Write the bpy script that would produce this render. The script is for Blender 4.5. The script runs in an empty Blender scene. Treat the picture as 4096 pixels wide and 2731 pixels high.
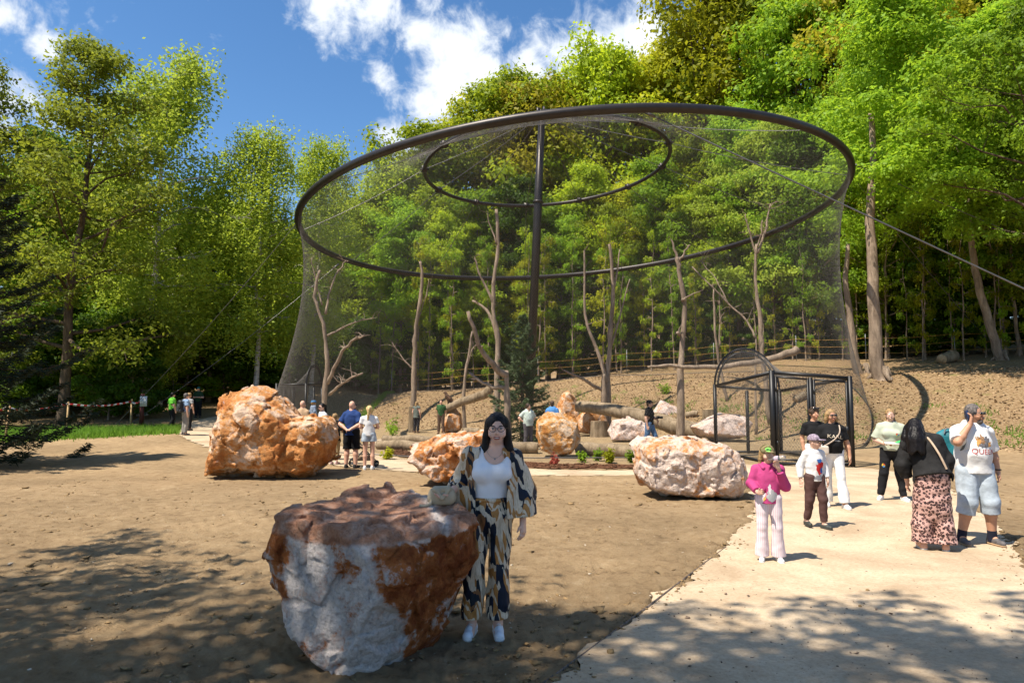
import bpy, bmesh, math, random, time
import numpy as np
from mathutils import Vector, Matrix, geometry
from mathutils.bvhtree import BVHTree

SC = bpy.context.scene
COL = SC.collection
T0 = time.time()

# ------------------------------------------------------------------ camera
FPX = 683.0
EYE = 1.9
PITCH = math.atan(49 / FPX)
cd = bpy.data.cameras.new('camera')
cam = bpy.data.objects.new('camera', cd)
COL.objects.link(cam)
cam.location = (0, 0, EYE)
cam.rotation_euler = (math.pi / 2 + PITCH, 0, 0)
cd.lens = FPX / 1024 * 36
cd.sensor_width = 36
cd.clip_start = 0.05
cd.clip_end = 2000
SC.camera = cam

# ------------------------------------------------------------------ sky, sun, exposure
SUN_EL = math.radians(61)
SUN_AZ = math.radians(236)          # from +Y, clockwise
w = bpy.data.worlds.new('World')
SC.world = w
w.use_nodes = True
nt = w.node_tree
nt.nodes.clear()


def N(tree, typ, **kw):
    n = tree.nodes.new(typ)
    for k, v in kw.items():
        if k.startswith('i_'):
            key = k[2:]
            key = int(key) if key.isdigit() else key.replace('_', ' ')
            n.inputs[key].default_value = v
        else:
            setattr(n, k, v)
    return n


def L(tree, a, b):
    tree.links.new(a, b)


def MATH(tree, op, a, b=None, c=None, clamp=False):
    n = tree.nodes.new('ShaderNodeMath')
    n.operation = op
    n.use_clamp = clamp
    for i, v in enumerate((a, b, c)):
        if v is None:
            continue
        if isinstance(v, (int, float)):
            n.inputs[i].default_value = v
        else:
            tree.links.new(v, n.inputs[i])
    return n.outputs[0]


def ray(px, py):
    dx = (px - 512) / FPX
    dv = (341 - py) / FPX
    return np.array([dx, math.cos(PITCH) - dv * math.sin(PITCH), math.sin(PITCH) + dv * math.cos(PITCH)])


sky = N(nt, 'ShaderNodeTexSky', sky_type='NISHITA')
sky.sun_disc = False
sky.sun_elevation = SUN_EL
sky.sun_rotation = SUN_AZ
sky.air_density = 1.0
sky.dust_density = 0.3
sky.ozone_density = 3.0
tc = N(nt, 'ShaderNodeTexCoord')
# cloud banks: centre direction and angular size of the cumulus clouds in the sky
CLOUDS = [((775, -10), 0.051), ((870, 25), 0.047), ((960, 65), 0.043), ((1040, 105), 0.051), ((1035, 180), 0.059), ((985, 255), 0.056), ((945, 315), 0.043),
          ((1225, 165), 0.033), ((1300, 150), 0.051), ((1380, 115), 0.056), ((1460, 85), 0.051), ((1340, 200), 0.051), ((1480, 155), 0.070),
          ((1620, 150), 0.070), ((1925, 8), 0.043), ((4, 25), .026), ((100, 105), .022), ((880, 180), 0.023),
          ((-900, 100), 0.281), ((3300, -300), 0.351), ((1100, -1300), 0.281)]
nrm = N(nt, 'ShaderNodeVectorMath', operation='NORMALIZE')
L(nt, tc.outputs['Generated'], nrm.inputs[0])
best = None
for (cx_, cy_), rad in CLOUDS:
    v = ray(cx_ / 2.297, cy_ / 2.297)
    v = v / np.linalg.norm(v)
    ds = N(nt, 'ShaderNodeVectorMath', operation='DISTANCE')
    L(nt, nrm.outputs[0], ds.inputs[0])
    ds.inputs[1].default_value = tuple(v)
    m = MATH(nt, 'MULTIPLY_ADD', ds.outputs['Value'], -.86 / rad, 1.0)
    best = m if best is None else MATH(nt, 'SMOOTH_MAX', best, m, 0.15)
best = MATH(nt, 'MAXIMUM', best, -1.1)
nz = N(nt, 'ShaderNodeTexNoise', i_Scale=7.0, i_Detail=5.0, i_Roughness=0.58, i_Distortion=0.4)
L(nt, nrm.outputs[0], nz.inputs['Vector'])
nz2 = N(nt, 'ShaderNodeTexNoise', i_Scale=26.0, i_Detail=5.0, i_Roughness=0.62, i_Distortion=0.3)
L(nt, nrm.outputs[0], nz2.inputs['Vector'])
dens = MATH(nt, 'MULTIPLY_ADD', nz.outputs['Fac'], 2.6, -1.3)
dens2 = MATH(nt, 'MULTIPLY_ADD', nz2.outputs['Fac'], 3.4, -1.7)
dens = MATH(nt, 'ADD', dens, dens2)
dens = MATH(nt, 'ADD', dens, MATH(nt, 'MULTIPLY', best, 1.5))
mr = N(nt, 'ShaderNodeMapRange', interpolation_type='SMOOTHSTEP')
mr.inputs['From Min'].default_value = -0.15
mr.inputs['From Max'].default_value = 0.95
L(nt, dens, mr.inputs['Value'])
mr2 = N(nt, 'ShaderNodeMapRange', interpolation_type='SMOOTHSTEP')
mr2.inputs['From Min'].default_value = 0.2
mr2.inputs['From Max'].default_value = 1.9
L(nt, dens, mr2.inputs['Value'])
ccol = N(nt, 'ShaderNodeMix', data_type='RGBA')
ccol.inputs[6].default_value = (.60, .68, .80, 1)
ccol.inputs[7].default_value = (.97, .97, .98, 1)
L(nt, mr2.outputs[0], ccol.inputs[0])
hsv = N(nt, 'ShaderNodeHueSaturation', i_Saturation=1.2, i_Value=1.0)
L(nt, sky.outputs[0], hsv.inputs['Color'])
bg_sky = N(nt, 'ShaderNodeBackground', i_Strength=0.10)
L(nt, hsv.outputs[0], bg_sky.inputs['Color'])
bg_cl = N(nt, 'ShaderNodeBackground', i_Strength=0.72)
L(nt, ccol.outputs[2], bg_cl.inputs['Color'])
mx = N(nt, 'ShaderNodeMixShader')
L(nt, mr.outputs[0], mx.inputs[0])
L(nt, bg_sky.outputs[0], mx.inputs[1])
L(nt, bg_cl.outputs[0], mx.inputs[2])
wo = N(nt, 'ShaderNodeOutputWorld')
L(nt, mx.outputs[0], wo.inputs[0])

sd = bpy.data.lights.new('sun', 'SUN')
sd.energy = 5.0
sd.angle = math.radians(0.45)
sd.color = (1.0, .92, .79)
sun = bpy.data.objects.new('sun', sd)
COL.objects.link(sun)
SUNV = Vector((math.sin(SUN_AZ) * math.cos(SUN_EL), math.cos(SUN_AZ) * math.cos(SUN_EL), math.sin(SUN_EL)))
sun.rotation_euler = SUNV.to_track_quat('Z', 'Y').to_euler()

SC.view_settings.view_transform = 'Standard'
SC.view_settings.look = 'None'
SC.view_settings.exposure = 0.82
SC.view_settings.gamma = 1.0
SC.view_settings.use_curve_mapping = False
SC.cycles.use_denoising = True
SC.cycles.max_bounces = 4
SC.cycles.diffuse_bounces = 2
SC.cycles.glossy_bounces = 2
SC.cycles.transmission_bounces = 4
SC.cycles.transparent_max_bounces = 12
SC.cycles.caustics_reflective = False
SC.cycles.caustics_refractive = False
SC.cycles.sample_clamp_indirect = 6

# ------------------------------------------------------------------ helpers
rng = np.random.default_rng(7)
random.seed(7)


def tag(o, label=None, cat=None, group=None, kind=None):
    if label: o['label'] = label
    if cat: o['category'] = cat
    if group: o['group'] = group
    if kind: o['kind'] = kind
    return o


def empty(name, loc=(0, 0, 0), rz=0):
    o = bpy.data.objects.new(name, None)
    COL.objects.link(o)
    o.location = loc
    o.rotation_euler = (0, 0, rz)
    o.empty_display_size = .1
    return o


def npmesh(name, V, F, smooth=True):
    me = bpy.data.meshes.new(name)
    V = np.ascontiguousarray(V, dtype=np.float32)
    F = np.ascontiguousarray(F, dtype=np.int32)
    me.vertices.add(len(V))
    me.vertices.foreach_set('co', V.ravel())
    k = F.shape[1]
    me.loops.add(F.size)
    me.loops.foreach_set('vertex_index', F.ravel())
    me.polygons.add(len(F))
    me.polygons.foreach_set('loop_start', np.arange(0, F.size, k, dtype=np.int32))
    if smooth:
        me.polygons.foreach_set('use_smooth', np.ones(len(F), dtype=bool))
    me.update(calc_edges=True)
    return me


def obj(name, me, mat=None, parent=None, loc=None):
    o = bpy.data.objects.new(name, me)
    COL.objects.link(o)
    if mat is not None and len(me.materials) == 0:
        me.materials.append(mat)
    if parent is not None:
        o.parent = parent
    if loc is not None:
        o.location = loc
    return o


class MB:
    """collects quads (triangles repeat a corner-free list) into one mesh"""
    def __init__(s):
        s.V = []; s.F = []; s.n = 0

    def add(s, V, F):
        V = np.asarray(V, float).reshape(-1, 3); F = np.asarray(F, int)
        s.V.append(V); s.F.append(F + s.n); s.n += len(V)
        return s

    def tube(s, pts, rad, sides=6, cap=True):
        pts = np.asarray(pts, float); n = len(pts)
        rad = np.broadcast_to(np.asarray(rad, float), (n,))
        tan = np.gradient(pts, axis=0)
        tan /= np.linalg.norm(tan, axis=1)[:, None] + 1e-9
        up = np.array([0, 0, 1.0]) if abs(tan[0][2]) < .9 else np.array([1.0, 0, 0])
        R = []
        u = np.cross(tan[0], up); u /= np.linalg.norm(u)
        ang = np.arange(sides) / sides * 2 * np.pi
        for i in range(n):
            u = u - tan[i] * np.dot(u, tan[i]); u /= np.linalg.norm(u) + 1e-9
            v = np.cross(tan[i], u)
            R.append(pts[i] + rad[i] * (np.cos(ang)[:, None] * u + np.sin(ang)[:, None] * v))
        V = np.concatenate(R)
        i0 = np.arange(n - 1)[:, None] * sides + np.arange(sides)[None]
        i1 = np.arange(n - 1)[:, None] * sides + (np.arange(sides)[None] + 1) % sides
        F = np.stack([i0, i1, i1 + sides, i0 + sides], -1).reshape(-1, 4)
        if cap:
            V = np.concatenate([V, pts[:1], pts[-1:]])
            a = np.arange(sides); b = (a + 1) % sides
            c0 = n * sides
            # caps as quads pairing (degenerate-free): use triangles folded into quads of two wedges
            if sides % 2 == 0:
                e = np.arange(0, sides, 2)
                F0 = np.stack([np.full(len(e), c0), (e + 2) % sides, (e + 1) % sides, e], -1)
                F1 = np.stack([np.full(len(e), c0 + 1), (n - 1) * sides + e, (n - 1) * sides + (e + 1) % sides, (n - 1) * sides + (e + 2) % sides], -1)
                F = np.concatenate([F, F0, F1])
        return s.add(V, F)

    def box(s, c, size, rz=0, rot=None):
        c = np.asarray(c, float); h = np.asarray(size, float) / 2
        V = np.array([[x, y, z] for x in (-1, 1) for y in (-1, 1) for z in (-1, 1)], float) * h
        if rot is not None:
            V = V @ np.array(rot).T
        elif rz:
            ca, sa = math.cos(rz), math.sin(rz)
            V = V @ np.array([[ca, -sa, 0], [sa, ca, 0], [0, 0, 1]]).T
        F = [[0, 1, 3, 2], [4, 6, 7, 5], [0, 4, 5, 1], [2, 3, 7, 6], [0, 2, 6, 4], [1, 5, 7, 3]]
        return s.add(V + c, F)

    def bar(s, a, b, wx, wy):
        """square bar from a to b"""
        a = np.asarray(a, float); b = np.asarray(b, float)
        d = b - a; Ln = np.linalg.norm(d); d = d / Ln
        up = np.array([0, 0, 1.0]) if abs(d[2]) < .9 else np.array([0, 1.0, 0])
        u = np.cross(d, up); u /= np.linalg.norm(u); v = np.cross(u, d)
        rot = np.stack([u, v, d], 1)
        return s.box((a + b) / 2, (wx, wy, Ln), rot=rot)

    def mesh(s, name, smooth=True):
        return npmesh(name, np.concatenate(s.V), np.concatenate(s.F), smooth)

    def build(s, name, mat, parent=None, smooth=True, loc=None):
        return obj(name, s.mesh(name, smooth), mat, parent, loc)


# value noise ---------------------------------------------------------------
_LAT = np.random.default_rng(3).random((32, 32, 32)).astype(np.float32)


def vnoise(P):
    P = np.asarray(P, np.float32)
    Pi = np.floor(P).astype(np.int32); f = P - Pi
    f = f * f * (3 - 2 * f)
    a = Pi & 31; b = (Pi + 1) & 31
    x0, y0, z0 = a[..., 0], a[..., 1], a[..., 2]; x1, y1, z1 = b[..., 0], b[..., 1], b[..., 2]
    fx, fy, fz = f[..., 0], f[..., 1], f[..., 2]
    c00 = _LAT[x0, y0, z0] * (1 - fx) + _LAT[x1, y0, z0] * fx
    c10 = _LAT[x0, y1, z0] * (1 - fx) + _LAT[x1, y1, z0] * fx
    c01 = _LAT[x0, y0, z1] * (1 - fx) + _LAT[x1, y0, z1] * fx
    c11 = _LAT[x0, y1, z1] * (1 - fx) + _LAT[x1, y1, z1] * fx
    return ((c00 * (1 - fy) + c10 * fy) * (1 - fz) + (c01 * (1 - fy) + c11 * fy) * fz) * 2 - 1


def fbm(P, o=4, gain=.5):
    s = 0; a = 1
    for i in range(o):
        s = s + a * vnoise(P * 2.03 ** i + 7.3 * i); a *= gain
    return s


def sstep(a, b, x):
    t = np.clip((np.asarray(x, float) - a) / (b - a), 0, 1)
    return t * t * (3 - 2 * t)


# signed distance fields polygonised with surface nets ------------------------
class Field:
    def __init__(s, lo, hi, h):
        s.lo = np.array(lo, float); s.h = h
        s.n = np.maximum(np.ceil((np.array(hi) - s.lo) / h).astype(int) + 1, 4)
        s.D = np.full(s.n, 0.3, np.float32)
        s.ax = [(s.lo[i] + h * np.arange(s.n[i])).astype(np.float32) for i in range(3)]

    def sub(s, lo, hi):
        i0 = np.clip(np.floor((np.array(lo) - s.lo) / s.h).astype(int), 0, s.n - 1)
        i1 = np.clip(np.ceil((np.array(hi) - s.lo) / s.h).astype(int) + 1, 1, s.n)
        sl = tuple(slice(a, b) for a, b in zip(i0, i1))
        return sl, s.ax[0][sl[0]][:, None, None], s.ax[1][sl[1]][None, :, None], s.ax[2][sl[2]][None, None, :]

    def comb(s, sl, d, k, op):
        a = s.D[sl]
        if a.size == 0:
            return
        if op == 'u':
            if k > 0:
                hh = np.clip(.5 + .5 * (a - d) / k, 0, 1)
                s.D[sl] = a * (1 - hh) + d * hh - k * hh * (1 - hh)
            else:
                s.D[sl] = np.minimum(a, d)
        else:
            if k > 0:
                d = -d
                hh = np.clip(.5 - .5 * (a - d) / k, 0, 1)
                s.D[sl] = a * (1 - hh) + d * hh + k * hh * (1 - hh)
            else:
                s.D[sl] = np.maximum(a, -d)

    def cone(s, a, b, r1, r2=None, k=.02, sy=1.0, op='u'):
        r2 = r1 if r2 is None else r2
        a = np.array(a, float); b = np.array(b, float)
        m = max(r1, r2) * max(1, sy) + max(k, 0) + 2.5 * s.h
        sl, X, Y, Z = s.sub(np.minimum(a, b) - m, np.maximum(a, b) + m)
        Y = Y / sy; a = a * [1, 1 / sy, 1]; b = b * [1, 1 / sy, 1]
        ab = b - a; q = max(ab @ ab, 1e-9)
        t = np.clip(((X - a[0]) * ab[0] + (Y - a[1]) * ab[1] + (Z - a[2]) * ab[2]) / q, 0, 1)
        dx = X - a[0] - t * ab[0]; dy = Y - a[1] - t * ab[1]; dz = Z - a[2] - t * ab[2]
        d = np.sqrt(dx * dx + dy * dy + dz * dz) - (r1 + (r2 - r1) * t)
        s.comb(sl, d * min(1, sy), k, op)
        return s

    def path(s, pts, rads, k=.02, sy=1.0):
        for i in range(len(pts) - 1):
            s.cone(pts[i], pts[i + 1], rads[i], rads[i + 1], k if i == 0 else .012, sy)
        return s

    def ell(s, c, r, k=.02, op='u'):
        c = np.array(c, float); r = np.broadcast_to(np.array(r, float), (3,))
        m = r + max(k, 0) + 2.5 * s.h
        sl, X, Y, Z = s.sub(c - m, c + m)
        x = X - c[0]; y = Y - c[1]; z = Z - c[2]
        k0 = np.sqrt((x / r[0]) ** 2 + (y / r[1]) ** 2 + (z / r[2]) ** 2)
        k1 = np.sqrt((x / r[0] ** 2) ** 2 + (y / r[1] ** 2) ** 2 + (z / r[2] ** 2) ** 2) + 1e-6
        s.comb(sl, k0 * (k0 - 1) / k1, k, op)
        return s

    def box(s, c, hsz, rnd=.01, k=.0, op='u'):
        c = np.array(c, float); r = np.array(hsz, float)
        m = r + max(k, 0) + rnd + 2.5 * s.h
        sl, X, Y, Z = s.sub(c - m, c + m)
        qx = np.abs(X - c[0]) - r[0] + rnd; qy = np.abs(Y - c[1]) - r[1] + rnd; qz = np.abs(Z - c[2]) - r[2] + rnd
        d = np.sqrt(np.maximum(qx, 0) ** 2 + np.maximum(qy, 0) ** 2 + np.maximum(qz, 0) ** 2) + np.minimum(np.maximum(np.maximum(qx, qy), qz), 0) - rnd
        s.comb(sl, d, k, op)
        return s

    def half(s, n, off):
        """keep n.p < off"""
        n = np.array(n, float); n /= np.linalg.norm(n)
        d = s.ax[0][:, None, None] * n[0] + s.ax[1][None, :, None] * n[1] + s.ax[2][None, None, :] * n[2] - off
        s.D = np.maximum(s.D, d.astype(np.float32))
        return s

    def disp(s, fn, band=.06):
        idx = np.nonzero(np.abs(s.D) < band)
        P = np.stack([s.ax[i][idx[i]] for i in range(3)], -1)
        s.D[idx] += fn(P).astype(np.float32)
        return s

    def nets(s):
        D = s.D.copy()
        for ax in range(3):     # close at the border
            D[(slice(None),) * ax + (0,)] = .1; D[(slice(None),) * ax + (-1,)] = .1
        neg = D < 0
        n = np.array(D.shape) - 1
        cnt = np.zeros(n, np.int8)
        offs = [(i, j, k) for i in (0, 1) for j in (0, 1) for k in (0, 1)]
        for o in offs:
            cnt += neg[o[0]:o[0] + n[0], o[1]:o[1] + n[1], o[2]:o[2] + n[2]]
        mixed = (cnt > 0) & (cnt < 8)
        idx = np.argwhere(mixed)
        vals = np.stack([D[idx[:, 0] + o[0], idx[:, 1] + o[1], idx[:, 2] + o[2]] for o in offs], 1)
        acc = np.zeros((len(idx), 3), np.float32); c = np.zeros(len(idx), np.float32)
        for i in range(8):
            for j in range(i + 1, 8):
                oi = np.array(offs[i]); oj = np.array(offs[j])
                if np.abs(oi - oj).sum() != 1:
                    continue
                va, vb = vals[:, i], vals[:, j]
                cr = (va < 0) != (vb < 0)
                t = np.where(cr, va / np.where(cr, va - vb, 1), 0)
                acc += np.where(cr[:, None], oi + t[:, None] * (oj - oi), 0); c += cr
        V = s.lo + s.h * (idx + acc / c[:, None])
        vid = np.full(n, -1, np.int32); vid[mixed] = np.arange(len(idx))
        Fs = []
        for ax in range(3):
            b, d = [(1, 2), (2, 0), (0, 1)][ax]
            sl0 = [slice(1, -1)] * 3; sl1 = [slice(1, -1)] * 3
            sl0[ax] = slice(0, -1); sl1[ax] = slice(1, None)
            A = neg[tuple(sl0)]; B = neg[tuple(sl1)]
            e = np.argwhere(A != B)
            if len(e) == 0:
                continue
            sgn = A[e[:, 0], e[:, 1], e[:, 2]]
            base = e.copy(); base[:, b] += 1; base[:, d] += 1
            q = []
            for ob, od in ((-1, -1), (0, -1), (0, 0), (-1, 0)):
                g = base.copy(); g[:, b] += ob; g[:, d] += od
                q.append(vid[g[:, 0], g[:, 1], g[:, 2]])
            q = np.stack(q, 1)
            q[~sgn] = q[~sgn][:, ::-1]
            Fs.append(q)
        F = np.concatenate(Fs)
        return V, F

    def build(s, name, mat, parent=None, scale=1.0, loc=None):
        V, F = s.nets()
        return obj(name, npmesh(name, V * scale, F), mat, parent, loc)


# materials ------------------------------------------------------------------
_M = {}


def mat(name, col, rough=.8, var=.15, scale=8.0, bump=0.0, bscale=None, col2=None, metal=0, spec=.3, detail=4, sss=0):
    """plain procedural surface: two-tone noise colour and a noise bump"""
    if name in _M:
        return _M[name]
    m = bpy.data.materials.new(name); m.use_nodes = True; t = m.node_tree; t.nodes.clear()
    out = N(t, 'ShaderNodeOutputMaterial'); b = N(t, 'ShaderNodeBsdfPrincipled')
    L(t, b.outputs[0], out.inputs[0])
    b.inputs['Roughness'].default_value = rough; b.inputs['Metallic'].default_value = metal
    b.inputs['Specular IOR Level'].default_value = spec
    tcn = N(t, 'ShaderNodeTexCoord')
    nz_ = N(t, 'ShaderNodeTexNoise', i_Scale=scale, i_Detail=detail, i_Roughness=.6)
    L(t, tcn.outputs['Object'], nz_.inputs['Vector'])
    c2 = col2 or tuple(c * (1 - 2.2 * var) for c in col)
    c1 = tuple(min(1, c * (1 + var)) for c in col) if col2 is None else col
    r = N(t, 'ShaderNodeValToRGB'); r.color_ramp.elements[0].position = .3; r.color_ramp.elements[1].position = .7
    r.color_ramp.elements[0].color = (*[max(0, c) for c in c2], 1); r.color_ramp.elements[1].color = (*c1, 1)
    L(t, nz_.outputs['Fac'], r.inputs[0]); L(t, r.outputs[0], b.inputs['Base Color'])
    if sss:
        b.inputs['Subsurface Weight'].default_value = sss
        b.inputs['Subsurface Radius'].default_value = (.012, .005, .003)
    if bump:
        n2 = N(t, 'ShaderNodeTexNoise', i_Scale=bscale or scale * 4, i_Detail=5.0)
        L(t, tcn.outputs['Object'], n2.inputs['Vector'])
        bp = N(t, 'ShaderNodeBump', i_Strength=bump, i_Distance=.02)
        L(t, n2.outputs['Fac'], bp.inputs['Height']); L(t, bp.outputs[0], b.inputs['Normal'])
    _M[name] = m
    return m


def px(x, y=None):
    return x / 2.297 if y is None else (x / 2.297, y / 2.297)


def at(x, y, d):
    """point at forward distance d seen at photo coordinate x, y (2352-wide)"""
    r = ray(x / 2.297, y / 2.297)
    return np.array([0, 0, EYE]) + r * (d / r[1])

# ------------------------------------------------------------------ terrain
TOE_X = [-80, -20, -13, -9, -3, 3, 9, 13, 17, 30, 60, 90]
TOE_Y = [58, 50, 43, 38.5, 37.2, 37.0, 31.0, 26.5, 22.5, 14, 2, -6]


def tz(x, y):
    x = np.asarray(x, float); y = np.asarray(y, float)
    b = np.interp(y, [-60, 0, 5, 9, 13, 19, 25, 36, 60], [0, .02, 0, -.12, -.15, -.22, -.22, -.32, -.3])
    lf = sstep(7, 15, -x) * sstep(20, 32, y)
    b = b + lf * .38 + sstep(9, 16, -x) * np.clip(y - 33, 0, 30) * .06
    s = (y - np.interp(x, TOE_X, TOE_Y)) * np.interp(x, [-20, 3, 9, 30], [1, .95, .8, .85])
    s = np.maximum(s, 0)
    h = .34 * np.minimum(s, 10) ** 2 / (np.minimum(s, 10) + 1.6) + .12 * np.maximum(s - 10, 0)
    h = np.minimum(h, np.interp(x, [-12, -4, 3, 9, 15], [1.85, 2.0, 2.6, 3.4, 40]) + .02 * s)
    b = b + h * np.interp(x, [-40, -16, -7], [.35, .45, 1])
    P = np.stack([x, y, 0 * x], -1)
    b = b + .05 * vnoise(P * .35) * sstep(9, 20, np.hypot(x, y)) + .10 * vnoise(P * .22 + 5) * sstep(0, 4, s)
    return b


def gz(x, y):
    return float(tz(x, y))


def ground(x, y):
    """terrain point seen at photo coordinate"""
    r = ray(x / 2.297, y / 2.297)
    ds = np.geomspace(1.5, 120, 1500)
    P = np.array([0, 0, EYE]) + r * (ds / r[1])[:, None]
    under = P[:, 2] < tz(P[:, 0], P[:, 1])
    i = int(np.argmax(under)) if under.any() else len(ds) - 1
    return P[i]


def stand(x, d):
    """ground point at forward distance d in the column x"""
    X = (x / 2.297 - 512) / FPX * d
    return np.array([X, d, gz(X, d)])


PATH = [(1150, 1640), (1250, 1568), (1480, 1400), (1660, 1260), (1718, 1200), (1732, 1150), (1712, 1100), (1600, 1091), (1460, 1090), (1330, 1091), (1220, 1092),
        (1100, 1094), (960, 1083), (870, 1078), (760, 1066), (600, 1052), (480, 1028), (425, 1008), (403, 988), (425, 970), (480, 957),
        (560, 947), (640, 942), (640, 950), (590, 962), (620, 985), (700, 1004), (800, 1028), (900, 1048), (940, 1056), (1080, 1068), (1220, 1079), (1460, 1079), (1600, 1072), (1720, 1064),
        (1960, 1070), (2080, 1086), (2168, 1108), (2278, 1198), (2352, 1287), (2620, 1568), (2700, 1640)]
PATH_W = np.array([ground(*p)[:2] for p in PATH])
PATH_W = np.vstack([[-1.2, .8], PATH_W[1:-1], [3.2, .8]])
PATH2 = np.array([ground(*p)[:2] for p in [(850, 1010), (900, 1004), (1000, 1010), (1040, 1016), (1020, 1027), (960, 1031), (850, 1026)]])


def densify(poly, step):
    out = []
    for i in range(len(poly)):
        a, b = poly[i], poly[(i + 1) % len(poly)]
        n = max(1, int(np.linalg.norm(b - a) / step))
        out += [a + (b - a) * t for t in np.arange(n) / n]
    return np.array(out)


def jag(poly, amp):
    """uneven hand-raked edge"""
    P3 = np.concatenate([poly, np.zeros((len(poly), 1))], 1)
    return poly + np.stack([fbm(P3 * 3.3, 4, .65), fbm(P3 * 3.3 + 40, 4, .65)], 1) * amp


def smooth_poly(p, it=2):
    for _ in range(it):
        q = np.empty((len(p) * 2, 2)); n = np.roll(p, -1, 0)
        q[0::2] = p * .75 + n * .25; q[1::2] = p * .25 + n * .75
        p = q
    return p


PATH_W = jag(densify(smooth_poly(PATH_W), .07), .085)
PATH2 = jag(densify(smooth_poly(PATH2), .15), .05)


def inside(P, poly):
    x, y = P[:, 0], P[:, 1]; r = np.zeros(len(P), bool)
    lo, hi = poly.min(0), poly.max(0)
    c = np.nonzero((x > lo[0]) & (x < hi[0]) & (y > lo[1]) & (y < hi[1]))[0]
    xx, yy = x[c], y[c]; rr = np.zeros(len(c), bool)
    for i in range(len(poly)):
        x1, y1 = poly[i]; x2, y2 = poly[i - 1]
        if y1 == y2:
            continue
        k = (y1 > yy) != (y2 > yy)
        rr ^= k & (xx < (x2 - x1) * (yy - y1) / (y2 - y1) + x1)
    r[c] = rr
    return r


# sheet: rings round the standpoint, fine in the near field
th = np.concatenate([np.radians(np.linspace(-48, 48, 470)), np.radians(np.linspace(52, 308, 60))])
rr_ = np.concatenate([[.4, .9, 1.4], np.geomspace(2.0, 62, 330), np.geomspace(66, 400, 16)])
TH, RR = np.meshgrid(th, rr_)
GX = RR * np.sin(TH); GY = RR * np.cos(TH)
GZ = tz(GX, GY)
flat = np.stack([GX.ravel(), GY.ravel()], 1)
inpath = inside(flat, PATH_W) | inside(flat, PATH2)
P3 = np.stack([GX.ravel(), GY.ravel(), np.zeros(GX.size)], 1)
toe_s = (GY.ravel() - np.interp(GX.ravel(), TOE_X, TOE_Y))
d_av = np.hypot(GX.ravel() - 2.77, GY.ravel() - 34.07)
leftgrass = sstep(0, 3.0, GY.ravel() - np.interp(GX.ravel(), [-60, -19, -15, -11.5, -9, -7], [21, 26, 29, 31.5, 39, 60]) + fbm(P3 * .6, 3) * 1.2) * sstep(7, 9, -GX.ravel())
litter = np.clip(np.maximum(sstep(.3, 3.5, toe_s + fbm(P3 * .7, 2) * .8), sstep(1, 4, GY.ravel() - 32) * leftgrass), 0, 1)
sand = sstep(14.6, 13.2, d_av + fbm(P3 * .9, 2) * .5) * (1 - litter)
near = sstep(26, 10, RR.ravel())
clod = (np.abs(fbm(P3 * 9.0, 3)) * .024 + np.maximum(fbm(P3 * 21.0 + 3, 2) - .15, 0) * .022 + fbm(P3 * 2.2, 2) * .018)
clod = clod * near * (1 - .7 * sand)
z = GZ.ravel() + np.where(inpath, -.045, clod)
V = np.stack([GX.ravel(), GY.ravel(), z], 1)
nr, na = TH.shape
i = np.arange(nr - 1)[:, None] * na; j = np.arange(na)[None]
F = np.stack([i + j, i + (j + 1) % na, i + na + (j + 1) % na, i + na + j], -1).reshape(-1, 4)[:, ::-1]
me = npmesh('ground', V, F)
for nm, arr in (('litter', litter), ('grass', leftgrass), ('sand', sand)):
    a = me.attributes.new(nm, 'FLOAT', 'POINT'); a.data.foreach_set('value', arr.astype(np.float32))


def rampnode(t, stops, interp='LINEAR'):
    r = N(t, 'ShaderNodeValToRGB'); cr = r.color_ramp; cr.interpolation = interp
    while len(cr.elements) < len(stops):
        cr.elements.new(.5)
    for e, (p, c) in zip(cr.elements, stops):
        e.position = p; e.color = (*c, 1)
    return r


def noise(t, vec, scale, detail=5, rough=.6, dist=0):
    n = N(t, 'ShaderNodeTexNoise', i_Scale=scale, i_Detail=detail, i_Roughness=rough, i_Distortion=dist)
    L(t, vec, n.inputs['Vector'])
    return n.outputs['Fac']


def mixc(t, fac, a, b):
    m = N(t, 'ShaderNodeMix', data_type='RGBA')
    if isinstance(fac, (int, float)): m.inputs[0].default_value = fac
    else: L(t, fac, m.inputs[0])
    for i_, v in ((6, a), (7, b)):
        if isinstance(v, tuple): m.inputs[i_].default_value = (*v, 1)
        else: L(t, v, m.inputs[i_])
    return m.outputs[2]


def newmat(name, rough=.9, spec=.2):
    m = bpy.data.materials.new(name); m.use_nodes = True; t = m.node_tree; t.nodes.clear()
    out = N(t, 'ShaderNodeOutputMaterial'); b = N(t, 'ShaderNodeBsdfPrincipled')
    L(t, b.outputs[0], out.inputs[0])
    b.inputs['Roughness'].default_value = rough; b.inputs['Specular IOR Level'].default_value = spec
    c = N(t, 'ShaderNodeTexCoord').outputs['Object']
    return m, t, b, c


def bumpn(t, b, h, strength, dist=.02, prev=None):
    bp = N(t, 'ShaderNodeBump', i_Strength=strength, i_Distance=dist)
    L(t, h, bp.inputs['Height'])
    if prev is not None: L(t, prev, bp.inputs['Normal'])
    L(t, bp.outputs[0], b.inputs['Normal'])
    return bp.outputs[0]


def attr(t, nm):
    return N(t, 'ShaderNodeAttribute', attribute_name=nm).outputs['Fac']


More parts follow.
